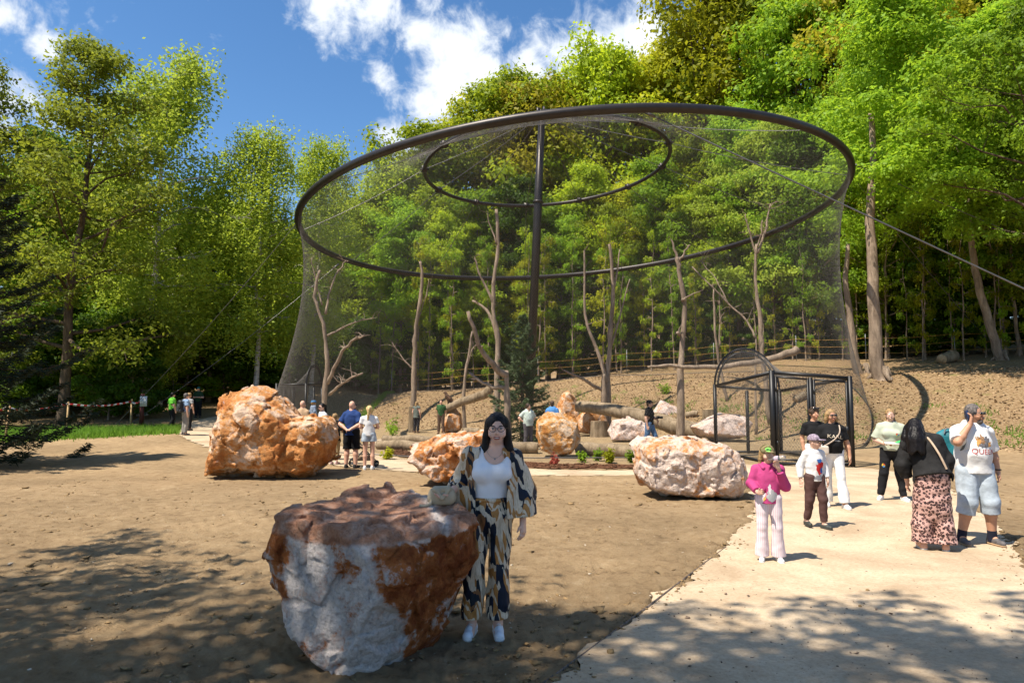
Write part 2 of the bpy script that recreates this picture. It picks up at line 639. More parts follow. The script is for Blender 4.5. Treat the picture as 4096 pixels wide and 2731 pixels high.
gm, t, b, c = newmat('ground_soil', .95, .1)
soil = rampnode(t, [(.27, (.15, .097, .054)), (.44, (.325, .222, .122)), (.6, (.39, .275, .155)), (.74, (.50, .385, .25))])
L(t, noise(t, c, 5.0, 12, .72), soil.inputs[0])
big = rampnode(t, [(.35, (.80, .80, .80)), (.65, (1.1, 1.1, 1.1))])
L(t, noise(t, c, .35, 3), big.inputs[0])
mul = N(t, 'ShaderNodeMix', data_type='RGBA', blend_type='MULTIPLY'); mul.inputs[0].default_value = 1
L(t, soil.outputs[0], mul.inputs[6]); L(t, big.outputs[0], mul.inputs[7])
sandr = rampnode(t, [(.3, (.25, .17, .09)), (.7, (.42, .31, .18))])
L(t, noise(t, c, 3.0, 10, .7), sandr.inputs[0])
litr = rampnode(t, [(.28, (.10, .055, .025)), (.45, (.22, .14, .07)), (.58, (.33, .23, .13)), (.72, (.47, .36, .23))])
L(t, noise(t, c, 11.0, 8, .75), litr.inputs[0])
grr = rampnode(t, [(.35, (.05, .10, .012)), (.65, (.13, .21, .03))])
L(t, noise(t, c, 9.0, 6, .7), grr.inputs[0])
col = mixc(t, attr(t, 'sand'), mul.outputs[2], sandr.outputs[0])
gpatch = MATH(t, 'MULTIPLY', rampnode(t, [(.56, (0, 0, 0)), (.66, (1, 1, 1))]).outputs[0], 1)
gp_r = rampnode(t, [(.57, (0, 0, 0)), (.68, (1, 1, 1))]); L(t, noise(t, c, .9, 6, .75), gp_r.inputs[0])
litcol = mixc(t, MATH(t, 'MULTIPLY', gp_r.outputs[0], .55), litr.outputs[0], grr.outputs[0])
col = mixc(t, attr(t, 'grass'), col, grr.outputs[0])
col = mixc(t, attr(t, 'litter'), col, litcol)
L(t, col, b.inputs['Base Color'])
bumpn(t, b, noise(t, c, 30.0, 9, .8), 1.0, .05)
me.materials.append(gm)
ground_o = obj('ground', me)
tag(ground_o, 'raked brown soil rising to a leaf-covered slope behind the aviary', 'ground', kind='structure')


def sheet(name, poly, mt, lift, step):
    """flat ground cover following the terrain"""
    lo, hi = poly.min(0), poly.max(0)
    pts = []
    y = lo[1] + .05
    while y < hi[1]:
        st = step * max(.35, y * .03)
        xs = np.arange(lo[0], hi[0], st) + random.random() * st
        pts.append(np.stack([xs, np.full(len(xs), y)], 1)); y += st
    pts = np.concatenate(pts); pts = pts[inside(pts, poly)]
    allp = np.concatenate([poly, pts])
    n = len(poly)
    r = geometry.delaunay_2d_cdt([Vector(p) for p in allp], [], [list(range(n))], 1, 1e-4)
    v2 = np.array([tuple(v) for v in r[0]])
    z = tz(v2[:, 0], v2[:, 1]) + lift
    P = np.stack([v2[:, 0], v2[:, 1], 0 * z], 1)
    z = z + fbm(P * 1.3, 3) * .008
    tris = np.array([f for f in r[2] if len(f) == 3])
    me_ = npmesh(name, np.stack([v2[:, 0], v2[:, 1], z], 1), tris)
    return obj(name, me_, mt)


pm, t, b, c = newmat('path_gravel', .95, .1)
pr = rampnode(t, [(.30, (.30, .215, .135)), (.45, (.46, .355, .24)), (.6, (.53, .42, .295)), (.78, (.60, .50, .38))])
L(t, noise(t, c, 26.0, 10, .8), pr.inputs[0])
sp = rampnode(t, [(.70, (0, 0, 0)), (.74, (1, 1, 1))]); L(t, noise(t, c, 60.0, 2, .5), sp.inputs[0])
blotch = rampnode(t, [(.36, (.74, .70, .66)), (.6, (1.04, 1.04, 1.04))]); L(t, noise(t, c, .8, 6, .65, .6), blotch.inputs[0])
ml = N(t, 'ShaderNodeMix', data_type='RGBA', blend_type='MULTIPLY'); ml.inputs[0].default_value = 1
L(t, mixc(t, MATH(t, 'MULTIPLY', sp.outputs[0], .55), pr.outputs[0], (.16, .11, .07)), ml.inputs[6]); L(t, blotch.outputs[0], ml.inputs[7])
L(t, ml.outputs[2], b.inputs['Base Color'])
bumpn(t, b, noise(t, c, 45.0, 8, .75), .35, .02)
path_o = tag(sheet('gravel_path', PATH_W, pm, .004, .5), 'cream gravel path curving past the aviary', 'path', kind='structure')
path2_o = tag(sheet('inner_gravel_path', PATH2, pm, .004, .6), 'strip of cream gravel inside the aviary net', 'path', kind='structure')

# dark steel edging along the near left side of the gravel path
edge = []
for p in [(1250, 1568), (1330, 1510), (1480, 1400), (1600, 1307), (1668, 1256)]:
    edge.append(ground(*p))
edge = np.array(edge); tt = np.linspace(0, len(edge) - 1, 40)
edge = np.stack([np.interp(tt, np.arange(len(edge)), edge[:, k]) for k in range(3)], 1)
edge = np.vstack([edge[0] + (edge[0] - edge[1]) * 12, edge])
edge[:, 2] = tz(edge[:, 0], edge[:, 1]) - .022
mb = MB()
for a_, b_ in zip(edge[:-1], edge[1:]):
    mb.bar(a_, b_, .008, .07)
tag(mb.build('path_edging', mat('edging_steel', (.13, .10, .08), .6), smooth=False), 'thin dark edging strip between the soil and the gravel path', 'edging', kind='structure')

# bark mulch bed in front of the net
MULCH = np.array([ground(*p)[:2] for p in [(860, 1012), (905, 1046), (945, 1054), (1080, 1066), (1220, 1077), (1460, 1077), (1560, 1071), (1560, 1064), (1460, 1068), (1220, 1064), (1080, 1052), (960, 1040), (900, 1028)]])
MULCH = jag(densify(smooth_poly(MULCH, 1), .2), .12)
mm, t, b, c = newmat('bark_mulch', .95, .1)
r_ = rampnode(t, [(.3, (.05, .022, .012)), (.55, (.16, .075, .04)), (.75, (.27, .15, .09))]); L(t, noise(t, c, 18, 8, .8), r_.inputs[0])
L(t, r_.outputs[0], b.inputs['Base Color']); bumpn(t, b, noise(t, c, 30, 6, .8), .9, .05)
mulch_o = tag(sheet('mulch_bed', MULCH, mm, .022, .7), 'strip of brown bark mulch along the front of the net', 'mulch', kind='structure')


def bits(name, P, size, mt, label, cat, seed=0, flatz=.6):
    """many small lumps joined"""
    r = np.random.default_rng(seed)
    t5 = (1 + 5 ** .5) / 2
    # octahedron-like lump, 8 verts
    base = np.array([[x, y, z_] for x in (-1, 1) for y in (-1, 1) for z_ in (-1, 1)], float) * .72
    n = len(P)
    V = base[None] * (1 + .45 * r.normal(size=(n, 8, 1))) * (size[:, None, None])
    V = V * np.stack([r.uniform(.6, 1.4, n), r.uniform(.6, 1.4, n), r.uniform(.5, 1, n) * flatz], 1)[:, None]
    a = r.uniform(0, 6.28, n); ca, sa = np.cos(a), np.sin(a)
    x = V[..., 0] * ca[:, None] - V[..., 1] * sa[:, None]; y = V[..., 0] * sa[:, None] + V[..., 1] * ca[:, None]
    V = np.stack([x, y, V[..., 2]], -1) + P[:, None]
    F = np.array([[0, 1, 3, 2], [4, 6, 7, 5], [0, 4, 5, 1], [2, 3, 7, 6], [0, 2, 6, 4], [1, 5, 7, 3]])
    F = (F[None] + 8 * np.arange(n)[:, None, None]).reshape(-1, 4)
    return tag(obj(name, npmesh(name, V.reshape(-1, 3), F), mt), label, cat, kind='stuff')


clodm = mat('soil_clod', (.26, .17, .08), .95, .25, 9, .5, 40)
n = 15000
a = rng.uniform(-.78, .78, n); d = 2.3 + 17 * rng.random(n) ** 1.5
C = np.stack([d * np.sin(a), d * np.cos(a)], 1)
C = C[~inside(C, PATH_W)]
s = np.clip(rng.lognormal(-4.75, .6, len(C)), .004, .05)
P = np.concatenate([C, (tz(C[:, 0], C[:, 1]) + s * .3)[:, None]], 1)
ed = PATH_W[(PATH_W[:, 1] > 2) & (PATH_W[:, 1] < 16)]
ec = ed[rng.integers(0, len(ed), 2200)] + rng.normal(0, .10, (2200, 2)); es = np.clip(rng.lognormal(-5.0, .5, 2200), .003, .025)
P = np.concatenate([P, np.concatenate([ec, (tz(ec[:, 0], ec[:, 1]) + es * .4)[:, None]], 1)]); s = np.concatenate([s, es])
bits('soil_clods', P, s, clodm, 'loose clods scattered over the raked brown soil', 'clods', 1)
n = 2600
a = rng.uniform(-.25, .75, n); d = 2.3 + 10 * rng.random(n) ** 1.3
C = np.stack([d * np.sin(a), d * np.cos(a)], 1)
C = C[inside(C, PATH_W)]
s = np.clip(rng.lognormal(-5.55, .5, len(C)), .0025, .02)
P = np.concatenate([C, (tz(C[:, 0], C[:, 1]) + .004 + s * .3)[:, None]], 1)
bits('gravel_pebbles', P, s, mat('pebble', (.19, .13, .09), .9, .3, 5), 'small dark pebbles strewn on the cream path', 'pebbles', 2)
for (x_, y_), s_ in (((1402, 1501), .028), ((1992, 1356), .017), ((1975, 1392), .015)):
    p = ground(x_, y_)
    f = Field((-.06, -.06, -.06), (.06, .06, .06), .005); f.ell((0, 0, 0), (s_, s_ * .9, s_ * .8)); f.disp(lambda Q: fbm(Q * 40 + s_ * 900, 2) * .006)
    st = f.build('stone', clodm, loc=(p[0], p[1], p[2] + s_ * .6))
    tag(st, {.028: 'largest round brown stone on the path near the picture foot', .017: 'small dark stone on the shaded gravel path, the farther one', .015: 'small dark stone on the shaded gravel path, the nearer of two'}[s_], 'stone')
n = 900
a = rng.uniform(-.78, .78, n); d = 2.5 + 14 * rng.random(n) ** 1.4
C = np.stack([d * np.sin(a), d * np.cos(a)], 1); C = C[~inside(C, PATH_W)]
s = np.clip(rng.lognormal(-5.0, .45, len(C)), .004, .03)
P = np.concatenate([C, (tz(C[:, 0], C[:, 1]) + .012 + s * .3)[:, None]], 1)
bits('pale_stones', P, s, mat('pale_stone', (.50, .42, .32), .9, .2, 8), 'pale stones dotted over the raked brown soil', 'stones', 3)
# mulch chips and grass
C = rng.uniform(MULCH.min(0), MULCH.max(0), (6000, 2)); C = C[inside(C, MULCH)][:2200]
s = rng.uniform(.02, .06, len(C))
P = np.concatenate([C, (tz(C[:, 0], C[:, 1]) + .03)[:, None]], 1)
bits('bark_chips', P, s, mm, 'brown bark chips heaped in the mulch strip', 'bark chips', 4, .35)


def blades(name, C, h, mt, label, cat, w_=.012, kind='stuff', per=1, lean=.45, seed=5):
    r = np.random.default_rng(seed); n = len(C)
    z = tz(C[:, 0], C[:, 1])
    a = r.uniform(0, 6.28, n); hh = h * r.uniform(.5, 1.25, n)
    u = np.stack([np.cos(a), np.sin(a), 0 * a], 1)
    ln = np.stack([r.normal(0, lean, n), r.normal(0, lean, n), np.ones(n)], 1) * hh[:, None]
    B = np.stack([C[:, 0], C[:, 1], z], 1)
    V = np.stack([B - u * w_, B + u * w_, B + ln * .6 + u * w_ * .6, B + ln], 1)
    V[:, 3] += u * .0
    F = np.arange(n * 4).reshape(n, 4)
    return tag(obj(name, npmesh(name, V.reshape(-1, 3), F, False), mt), label, cat, kind=kind)


def leafmat(name, col, trans, rough=.55, var=.28, tw=.42, spec=.18):
    m = bpy.data.materials.new(name); m.use_nodes = True; t = m.node_tree; t.nodes.clear()
    out = N(t, 'ShaderNodeOutputMaterial'); b = N(t, 'ShaderNodeBsdfPrincipled'); tr = N(t, 'ShaderNodeBsdfTranslucent'); mx_ = N(t, 'ShaderNodeMixShader')
    mx_.inputs[0].default_value = tw
    c = N(t, 'ShaderNodeTexCoord').outputs['Object']
    oi = N(t, 'ShaderNodeObjectInfo').outputs['Random']
    fac = MATH(t, 'ADD', MATH(t, 'MULTIPLY', noise(t, c, 1.1, 3), .75), MATH(t, 'MULTIPLY', noise(t, c, 23, 1), .45))
    fac = MATH(t, 'ADD', fac, MATH(t, 'MULTIPLY_ADD', oi, .4, -.3))
    r1 = rampnode(t, [(.3, tuple(v * (1 - var * 1.3) for v in col)), (.7, tuple(v * (1 + var) for v in col))])
    r2 = rampnode(t, [(.3, tuple(v * (1 - var * 1.3) for v in trans)), (.7, tuple(v * (1 + var) for v in trans))])
    L(t, fac, r1.inputs[0]); L(t, fac, r2.inputs[0])
    L(t, r1.outputs[0], b.inputs['Base Color']); L(t, r2.outputs[0], tr.inputs['Color'])
    b.inputs['Roughness'].default_value = rough; b.inputs['Specular IOR Level'].default_value = spec
    L(t, b.outputs[0], mx_.inputs[1]); L(t, tr.outputs[0], mx_.inputs[2]); L(t, mx_.outputs[0], out.inputs[0])
    return m


grassm = leafmat('grass_blade', (.10, .19, .02), (.2, .36, .04))
C = []
while sum(map(len, C)) < 16000:
    q = np.stack([rng.uniform(-24, -6, 20000), rng.uniform(22, 48, 20000)], 1)
    lg = np.interp(q[:, 0], [-60, -19, -15, -11.5, -9, -7], [21, 26, 29, 31.5, 39, 60])
    k = (q[:, 1] > lg + .4 + rng.normal(0, .5, len(q))) & (q[:, 1] < lg + 3.5 + rng.normal(0, 1.2, len(q))) & ~inside(q, PATH_W)
    C.append(q[k])
C = np.concatenate(C)[:16000]
blades('grass_bank', C, .26, grassm, 'bright green grass bank under the barrier tape', 'grass', .02)

# ------------------------------------------------------------------ aviary
AC = np.array([2.77, 34.07, 10.29]); AR = 13.0
an = np.array([-.068, .037, 1.0]); an /= np.linalg.norm(an)
au = np.cross([0, 1, 0], an); au /= np.linalg.norm(au); av = np.cross(an, au)


def ringpt(th, c=AC, R=AR):
    th = np.asarray(th, float)[..., None]
    return c + R * (np.cos(th) * au + np.sin(th) * av)


IC = np.array([1.75, 34.07, 13.2]); IR = 6.17
MAST_TOP = at(1245, 262, 34.0); MAST_BASE = stand(1212, 34.0)
steel = mat('dark_steel', (.035, .030, .028), .42, .12, 3, .05, 60, metal=.55, spec=.5)
blackst = mat('black_steel', (.014, .014, .015), .45, .1, 4, .03, 60, metal=.3, spec=.45)
wirem = mat('net_wire', (.12, .11, .10), .6, .08, .5, metal=.2, spec=.4)
cablem = mat('cable_steel', (.13, .125, .12), .4, .08, 3, metal=.7, spec=.5)
av_o = empty('net_aviary', (AC[0], AC[1], 0))
tag(av_o, 'tall round netted aviary with tilted dark steel ring and central mast', 'aviary')
base_off = -np.array([AC[0], AC[1], 0])


def av_build(mb, name, mt, parent=av_o, smooth=True):
    V = np.concatenate(mb.V) + base_off
    return obj(name, npmesh(name, V, np.concatenate(mb.F), smooth), mt, parent)


t_ = np.linspace(0, 2 * np.pi, 161)
r1 = av_build(MB().tube(ringpt(t_), .155, 14, False), 'outer_ring', steel)
mb = MB()
for a in np.linspace(0, 2 * np.pi, 36, endpoint=False):
    p = ringpt(a); mb.tube([p, p + np.array([0, 0, -.17])], [.02, .02], 4)
av_build(mb, 'net_lashing', steel, r1)['kind'] = 'stuff'
r2 = av_build(MB().tube(ringpt(t_, IC, IR), .10, 10, False), 'inner_ring', steel)
av_build(MB().tube([MAST_BASE - [0, 0, .2], MAST_BASE + (MAST_TOP - MAST_BASE) * .72, MAST_TOP], [.21, .21, .17], 16), 'mast', steel)
mcol = MASTc = MAST_BASE + (MAST_TOP - MAST_BASE) * .72
dm = (MAST_TOP - MAST_BASE) / np.linalg.norm(MAST_TOP - MAST_BASE)
av_build(MB().tube([mcol - dm * .06, mcol + dm * .06], [.26, .26], 16), 'mast_collar', steel)
mb = MB()
for k in range(4):
    a = k * math.pi / 2 + .4
    mb.box(MAST_TOP + np.array([.2 * math.cos(a), .2 * math.sin(a), .12]), (.18, .06, .4), rz=a)
av_build(mb, 'mast_head', steel, smooth=False)
NC = 12
for k in range(NC):
    a = 2 * np.pi * k / NC + .15
    pi_, po = ringpt(a, IC, IR), ringpt(a)
    sag = lambda A, B, s_: np.array([A + (B - A) * q + np.array([0, 0, -s_ * 4 * q * (1 - q)]) for q in np.linspace(0, 1, 7)])
    av_build(MB().tube(sag(MAST_TOP, pi_, .12), .016, 6, False), 'top_cable', cablem)
    av_build(MB().tube(sag(pi_, po, .15), .016, 6, False), 'roof_cable', cablem)
    lug = MB(); n_ = (pi_ - IC) / IR
    lug.tube([pi_ - n_ * .22, pi_ + n_ * .22], [.05, .05], 6); lug.box(pi_, (.26, .26, .28), rz=math.atan2(n_[1], n_[0]))
    av_build(lug, 'clamp', steel, r2, False)


def strands(fn, n, twist, segs, r=.00115):
    """two families of crossing strands over a surface fn(theta, u)"""
    Vs = []; Fs = []; off = 0
    u = np.linspace(0, 1, segs + 1)
    for sgn in (1, -1):
        th0 = np.arange(n) / n * 2 * np.pi
        TH = th0[:, None] + sgn * twist * u[None]
        P = fn(TH, np.broadcast_to(u, TH.shape))
        tan = np.gradient(P, axis=1); tan /= np.linalg.norm(tan, axis=-1, keepdims=True)
        rad = np.stack([np.cos(TH), np.sin(TH), 0 * TH], -1)
        e1 = np.cross(tan, rad); e1 /= np.linalg.norm(e1, axis=-1, keepdims=True); e2 = np.cross(tan, e1)
        V = np.stack([P + r * (math.cos(q) * e1 + math.sin(q) * e2) for q in (0, 2.094, 4.189)], 2)   # n, segs+1, 3, 3
        V = V.reshape(-1, 3)
        ii = (np.arange(n)[:, None, None] * (segs + 1) * 3 + np.arange(segs)[None, :, None] * 3)
        q = np.arange(3)[None, None]
        F = np.stack([ii + q, ii + (q + 1) % 3, ii + 3 + (q + 1) % 3, ii + 3 + q], -1).reshape(-1, 4)
        Vs.append(V); Fs.append(F + off); off += len(V)
    return np.concatenate(Vs), np.concatenate(Fs)


def wall_fn(TH, u):
    top = ringpt(TH) - np.array([0, 0, .15])
    rb = 13.5 + .3 * np.sin(TH * 3 + 1) + 1.3 * np.clip(-np.cos(TH), 0, 1) ** 2
    bx = AC[0] + rb * np.cos(TH); by = AC[1] + rb * np.sin(TH)
    bz = tz(bx, by) - .05
    waist = -.75 * np.sin(np.pi * u ** .8) - .0 * u
    P = top * (1 - u)[..., None] + np.stack([bx, by, bz], -1) * u[..., None]
    P[..., 0] += waist * np.cos(TH); P[..., 1] += waist * np.sin(TH)
    return P


V, F = strands(wall_fn, 1000, .60, 16)
net = obj('side_net', npmesh('side_net', V + base_off, F), wirem, av_o); net['kind'] = 'stuff'


def roof_fn(TH, u):
    a = ringpt(TH) ; b_ = ringpt(TH, IC, IR)
    P = a * (1 - u)[..., None] + b_ * u[..., None]
    P[..., 2] -= .35 * np.sin(np.pi * u)
    return P


V, F = strands(roof_fn, 640, .65, 6)
net = obj('roof_net', npmesh('roof_net', V + base_off, F), wirem, av_o); net['kind'] = 'stuff'


def cone_fn(TH, u):
    a = ringpt(TH, IC, IR); top = MAST_TOP + np.stack([np.cos(TH), np.sin(TH), 0 * TH], -1) * .4
    P = a * (1 - u)[..., None] + top * u[..., None]
    P[..., 2] -= .3 * np.sin(np.pi * u)
    return P


V, F = strands(cone_fn, 300, .8, 6)
net = obj('top_net', npmesh('top_net', V + base_off, F), wirem, av_o); net['kind'] = 'stuff'
# rope along the foot of the net
tb = np.linspace(0, 2 * np.pi, 200)
av_build(MB().tube(wall_fn(tb[:, None], np.full((200, 1), .985))[:, 0], .018, 5, False), 'foot_rope', wirem)

# guy rods
GUYS = [(at(1483, 258, 21.6), (20.5, 15.2), .024, 'thick bright steel guy rod running from the ring top to the right'),
        (at(1966, 378, 33.0), (33.0, 27.0), .02, 'thinner guy cable from the right end of the ring, the highest there'),
        (at(1955, 400, 34.5), (28, 39), .016, 'dark guy cable dropping steeply from the right end of the ring'),
        (at(1900, 612, 45.0), (34, 40), .014, 'thin guy cable crossing in front of the dark wood on the right'),
        (at(691, 500, 33.0), None, .014, 'guy cable on the left that leaves the ring highest'),
        (at(775, 608, 40.0), None, .014, 'lower of the two guy cables running left from the ring')]
for i, (p0, g, r_, lab) in enumerate(GUYS):
    if g is None:
        p1 = ground(*[(262, 978), (300, 972)][i - 4])
    else:
        p1 = np.array([g[0], g[1], gz(*g)])
    o = empty('guy_cable', tuple(p1)); tag(o, lab, 'cable', 'guy cables of the aviary')
    mb = MB(); q = np.linspace(0, 1, 9)[:, None]; pts = p0 * (1 - q) + p1 * q - np.array([0, 0, .25]) * 4 * q * (1 - q) * (i > 0)
    mb.tube(pts - p1, r_, 8, False); mb.build('cable', cablem, o)
    dd = (p1 - p0) / np.linalg.norm(p1 - p0)
    mb = MB(); mb.tube([p0 - dd * .1 - p1, p0 + dd * .35 - p1], [.05, .05], 8); mb.build('end_fitting', cablem, o)


# entrance cages
def cage(name, A, B, C, ztA, ztB, ztC, zarch, label, doors=True):
    A = np.array([*A, gz(*A)]); B = np.array([*B, gz(*B)]); C = np.array([*C, gz(*C)])
    Dp = A + (C - B); Dp[2] = gz(Dp[0], Dp[1]); ztD = ztA + ztC - ztB
    root = empty(name, tuple(B)); tag(root, label, 'cage', 'entrance cages of the aviary')
    o_ = -B
    Z = lambda P, z_: np.array([P[0], P[1], z_])
    tops = {'A': Z(A, ztA), 'B': Z(B, ztB), 'C': Z(C, ztC), 'D': Z(Dp, ztD)}; bots = {'A': A, 'B': B, 'C': C, 'D': Dp}
    def bar(nm, a, b_, w1, parent=root):
        m_ = MB().bar(np.asarray(a) + o_, np.asarray(b_) + o_, w1, w1).mesh(nm, False)
        return obj(nm, m_, blackst, parent)
    up = np.array([0, 0, .06])
    for k in 'ABCD':
        bar('post', bots[k] - up, tops[k] + up, .10 if k != 'B' else .125)
    mid = lambda p, q, s_: p + (q - p) * s_
    for k in 'AB', 'BC', 'CD', 'DA':
        p, q = tops[k[0]], tops[k[1]]; dd = (q - p) / np.linalg.norm(q - p) * .075
        bar('top_beam', p + dd, q - dd, .09)
        p2, q2 = bots[k[0]] + [0, 0, .07], bots[k[1]] + [0, 0, .07]
        bar('bottom_beam', p2 + dd, q2 - dd, .07)
    bar('post', mid(A, Dp, .5), mid(tops['A'], tops['D'], .5) - [0, 0, .062], .09)
    bar('post', mid(B, C, .5), mid(tops['B'], tops['C'], .5) - [0, 0, .062], .09)
    # door leaf frames in the front wall
    for s0, s1 in ((.05, .46), (.54, .95)):
        door = empty('door', tuple(mid(B, C, s0) + o_)); door.parent = root
        do = mid(B, C, s0)
        pb0, pb1 = mid(B, C, s0) + [0, 0, .17], mid(B, C, s1) + [0, 0, .17]
        pt0, pt1 = mid(tops['B'], tops['C'], s0) - [0, 0, .12], mid(tops['B'], tops['C'], s1) - [0, 0, .12]
        dn = (C - B) / np.linalg.norm(C - B); dn[2] = 0; dn = np.array([dn[1], -dn[0], 0]) * .03
        for a_, b_ in ((pb0, pt0), (pb1, pt1), (pb0, pb1), (pt0, pt1)):
            obj('door_frame', MB().bar(a_ + dn - do, b_ + dn - do, .05, .05).mesh('door_frame', False), blackst, door)
        hb = MB()
        for zz in (.4, 1.9):
            hb.tube([mid(pb0, pt0, zz / 2.3) + dn * 2 - do, mid(pb0, pt0, zz / 2.3) + dn * 2 - do + [0, 0, .12]], [.025, .025], 6)
        obj('hinge', hb.mesh('hinge'), blackst, door)
    hb = MB().box(mid(B, C, .93) + [0, -.07, 1.05] + o_, (.06, .07, .2)); obj('lock_box', hb.mesh('lock_box', False), blackst, root)
    # arch above the far wall
    ph = np.linspace(0, np.pi, 25)
    pc = (tops['A'] + tops['D']) / 2; hv = (tops['D'] - tops['A']) / 2
    for r0, dz_ in ((1, 0), (.9, -.0)):
        pts = np.array([pc - hv * math.cos(x_) * r0 + np.array([0, 0, (zarch - pc[2]) * math.sin(x_) * (r0 if r0 == 1 else .91)]) for x_ in ph])
        obj('arch', MB().tube(pts + o_, .035, 8, False).mesh('arch'), blackst, root)
    arch = np.array([pc - hv * math.cos(x_) + np.array([0, 0, (zarch - pc[2]) * math.sin(x_)]) for x_ in ph])
    rods = MB()
    for x_ in range(1, 24, 2):
        rods.tube([arch[x_] + o_, (pc + (arch[x_] - pc) * .9) + o_], [.012, .012], 4)
    obj('arch_rod', rods.mesh('arch_rod'), blackst, root)

    def panel(fn, nu, nv, nm, par=root, r=.0027):
        """diamond mesh on a bilinear patch fn(s,t)"""
        mb = MB(); q = []
        Vs = []; Fs = []; off = 0
        for sgn in (1, -1):
            for i_ in range(-nv, nu + nv):
                pa = []
                s0 = i_ / nu; s1 = s0 + sgn * nv / nu
                lo, hi = 0.0, 1.0
                if abs(s1 - s0) > 1e-9:
                    c_ = sorted([(0 - s0) / (s1 - s0), (1 - s0) / (s1 - s0)]); lo = max(0, c_[0]); hi = min(1, c_[1])
                if hi - lo < 1e-3: continue
                tt_ = np.linspace(lo, hi, 4)
                pts = np.array([fn(s0 + (s1 - s0) * x_, x_) for x_ in tt_])
                tn = pts[-1] - pts[0]; tn /= np.linalg.norm(tn) + 1e-9
                e1 = np.cross(tn, [.3, .9, .2]); e1 /= np.linalg.norm(e1); e2 = np.cross(tn, e1)
                V_ = np.concatenate([pts + r * (math.cos(a_) * e1 + math.sin(a_) * e2) for a_ in (0, 2.094, 4.189)])
                n4 = 4
                for f0 in range(3):
                    for g0 in range(3):
                        Fs.append([off + f0 * n4 + g0, off + ((f0 + 1) % 3) * n4 + g0, off + ((f0 + 1) % 3) * n4 + g0 + 1, off + f0 * n4 + g0 + 1])
                Vs.append(V_); off += len(V_)
        o1 = obj(nm, npmesh(nm, np.concatenate(Vs) + o_, np.array(Fs)), wirem, par); o1['kind'] = 'stuff'
    bil = lambda p00, p10, p01, p11: (lambda s_, t__: (p00 * (1 - s_) + p10 * s_) * (1 - t__) + (p01 * (1 - s_) + p11 * s_) * t__)
    panel(bil(A, B, tops['A'], tops['B']), 44, 22, 'mesh_panel')
    panel(bil(B, C, tops['B'], tops['C']), 26, 22, 'mesh_panel')
    panel(bil(C, Dp, tops['C'], tops['D']), 44, 22, 'mesh_panel')

    def hood(s_, t__):
        f_ = s_ * 24; i0 = int(min(23, max(0, math.floor(f_)))); p = arch[i0] * (1 - (f_ - i0)) + arch[i0 + 1] * (f_ - i0)
        q_ = tops['B'] * (1 - s_) + tops['C'] * s_
        return p * (1 - t__) + q_ * t__ - np.array([0, 0, .35 * math.sin(math.pi * t__)])
    panel(hood, 50, 40, 'mesh_hood')
    return root


cage('entrance_cage', (6.96, 23.5), (7.52, 19.8), (9.58, 19.4), 2.05, 2.42, 2.25, 3.32, 'black steel mesh entrance cage with arched hood on the right of the aviary')
cage('entrance_cage', (-10.0, 36.0), (-11.6, 36.4), (-11.9, 34.6), 2.2, 2.2, 2.2, 3.2, 'dim black entrance cage with arch at the left foot of the net')

# ------------------------------------------------------------------ boulders


def hull_planes(P):
    bm = bmesh.new()
    for p in P: bm.verts.new(p)
    bmesh.ops.convex_hull(bm, input=bm.verts)
    bmesh.ops.recalc_face_normals(bm, faces=bm.faces)
    c = np.mean(P, 0); out = []
    for f_ in bm.faces:
        n_ = np.array(f_.normal); q = np.array(f_.verts[0].co)
        if n_ @ (q - c) < 0: n_ = -n_
        if np.linalg.norm(n_) > .5: out.append((n_, n_ @ q))
    bm.free()
    return out


def rockmat(name, pale, orange, dark, bal, scale=1.6, seedv=0.0, attrw=False):
    m, t, b, c = newmat(name, .88, .15)
    mp = N(t, 'ShaderNodeMapping'); mp.inputs['Location'].default_value = (seedv, seedv * 2, seedv * .7)
    L(t, c, mp.inputs['Vector']); v = mp.outputs[0]
    f1 = noise(t, v, scale, 12, .68, .8)
    f2 = noise(t, v, scale * 5, 8, .7, .4)
    f3 = noise(t, v, scale * 22, 6, .7)
    fac = MATH(t, 'ADD', MATH(t, 'MULTIPLY', f1, 1.0), MATH(t, 'ADD', MATH(t, 'MULTIPLY_ADD', f2, .75, -.375), MATH(t, 'MULTIPLY_ADD', f3, .3, -.15)))
    fac = MATH(t, 'ADD', fac, attr(t, 'rust'))
    rr = rampnode(t, [(bal - .13, pale), (bal - .03, tuple(.6 * p + .4 * o for p, o in zip(pale, orange))), (bal + .05, orange), (bal + .25, dark)])
    L(t, fac, rr.inputs[0])
    if attrw:
        tr_ = rampnode(t, [(.3, (.30, .13, .075)), (.5, (.46, .24, .15)), (.72, (.56, .40, .32))]); L(t, f2, tr_.inputs[0])
        rrc = mixc(t, attr(t, 'cap'), rr.outputs[0], tr_.outputs[0])
    else:
        rrc = rr.outputs[0]
    gr = rampnode(t, [(.30, (.62, .60, .60)), (.5, (1, 1, 1)), (.72, (1.14, 1.13, 1.12))]); L(t, f3, gr.inputs[0])
    ml = N(t, 'ShaderNodeMix', data_type='RGBA', blend_type='MULTIPLY'); ml.inputs[0].default_value = 1
    L(t, rrc, ml.inputs[6]); L(t, gr.outputs[0], ml.inputs[7])
    # grey weathered film
    f4 = noise(t, v, scale * 2.6, 9, .75, 1.2); g4 = rampnode(t, [(.60, (0, 0, 0)), (.68, (1, 1, 1))]); L(t, f4, g4.inputs[0])
    colr = mixc(t, MATH(t, 'MULTIPLY', g4.outputs[0], .6), ml.outputs[2], (.42, .37, .36))
    L(t, colr, b.inputs['Base Color'])
    vor = N(t, 'ShaderNodeTexVoronoi', feature='F1', i_Scale=scale * 9); L(t, v, vor.inputs['Vector'])
    p1 = bumpn(t, b, f2, .7, .14 / scale)
    p2 = bumpn(t, b, vor.outputs['Distance'], .35, .05 / scale, p1)
    bumpn(t, b, f3, .9, .05 / scale, p2)
    return m


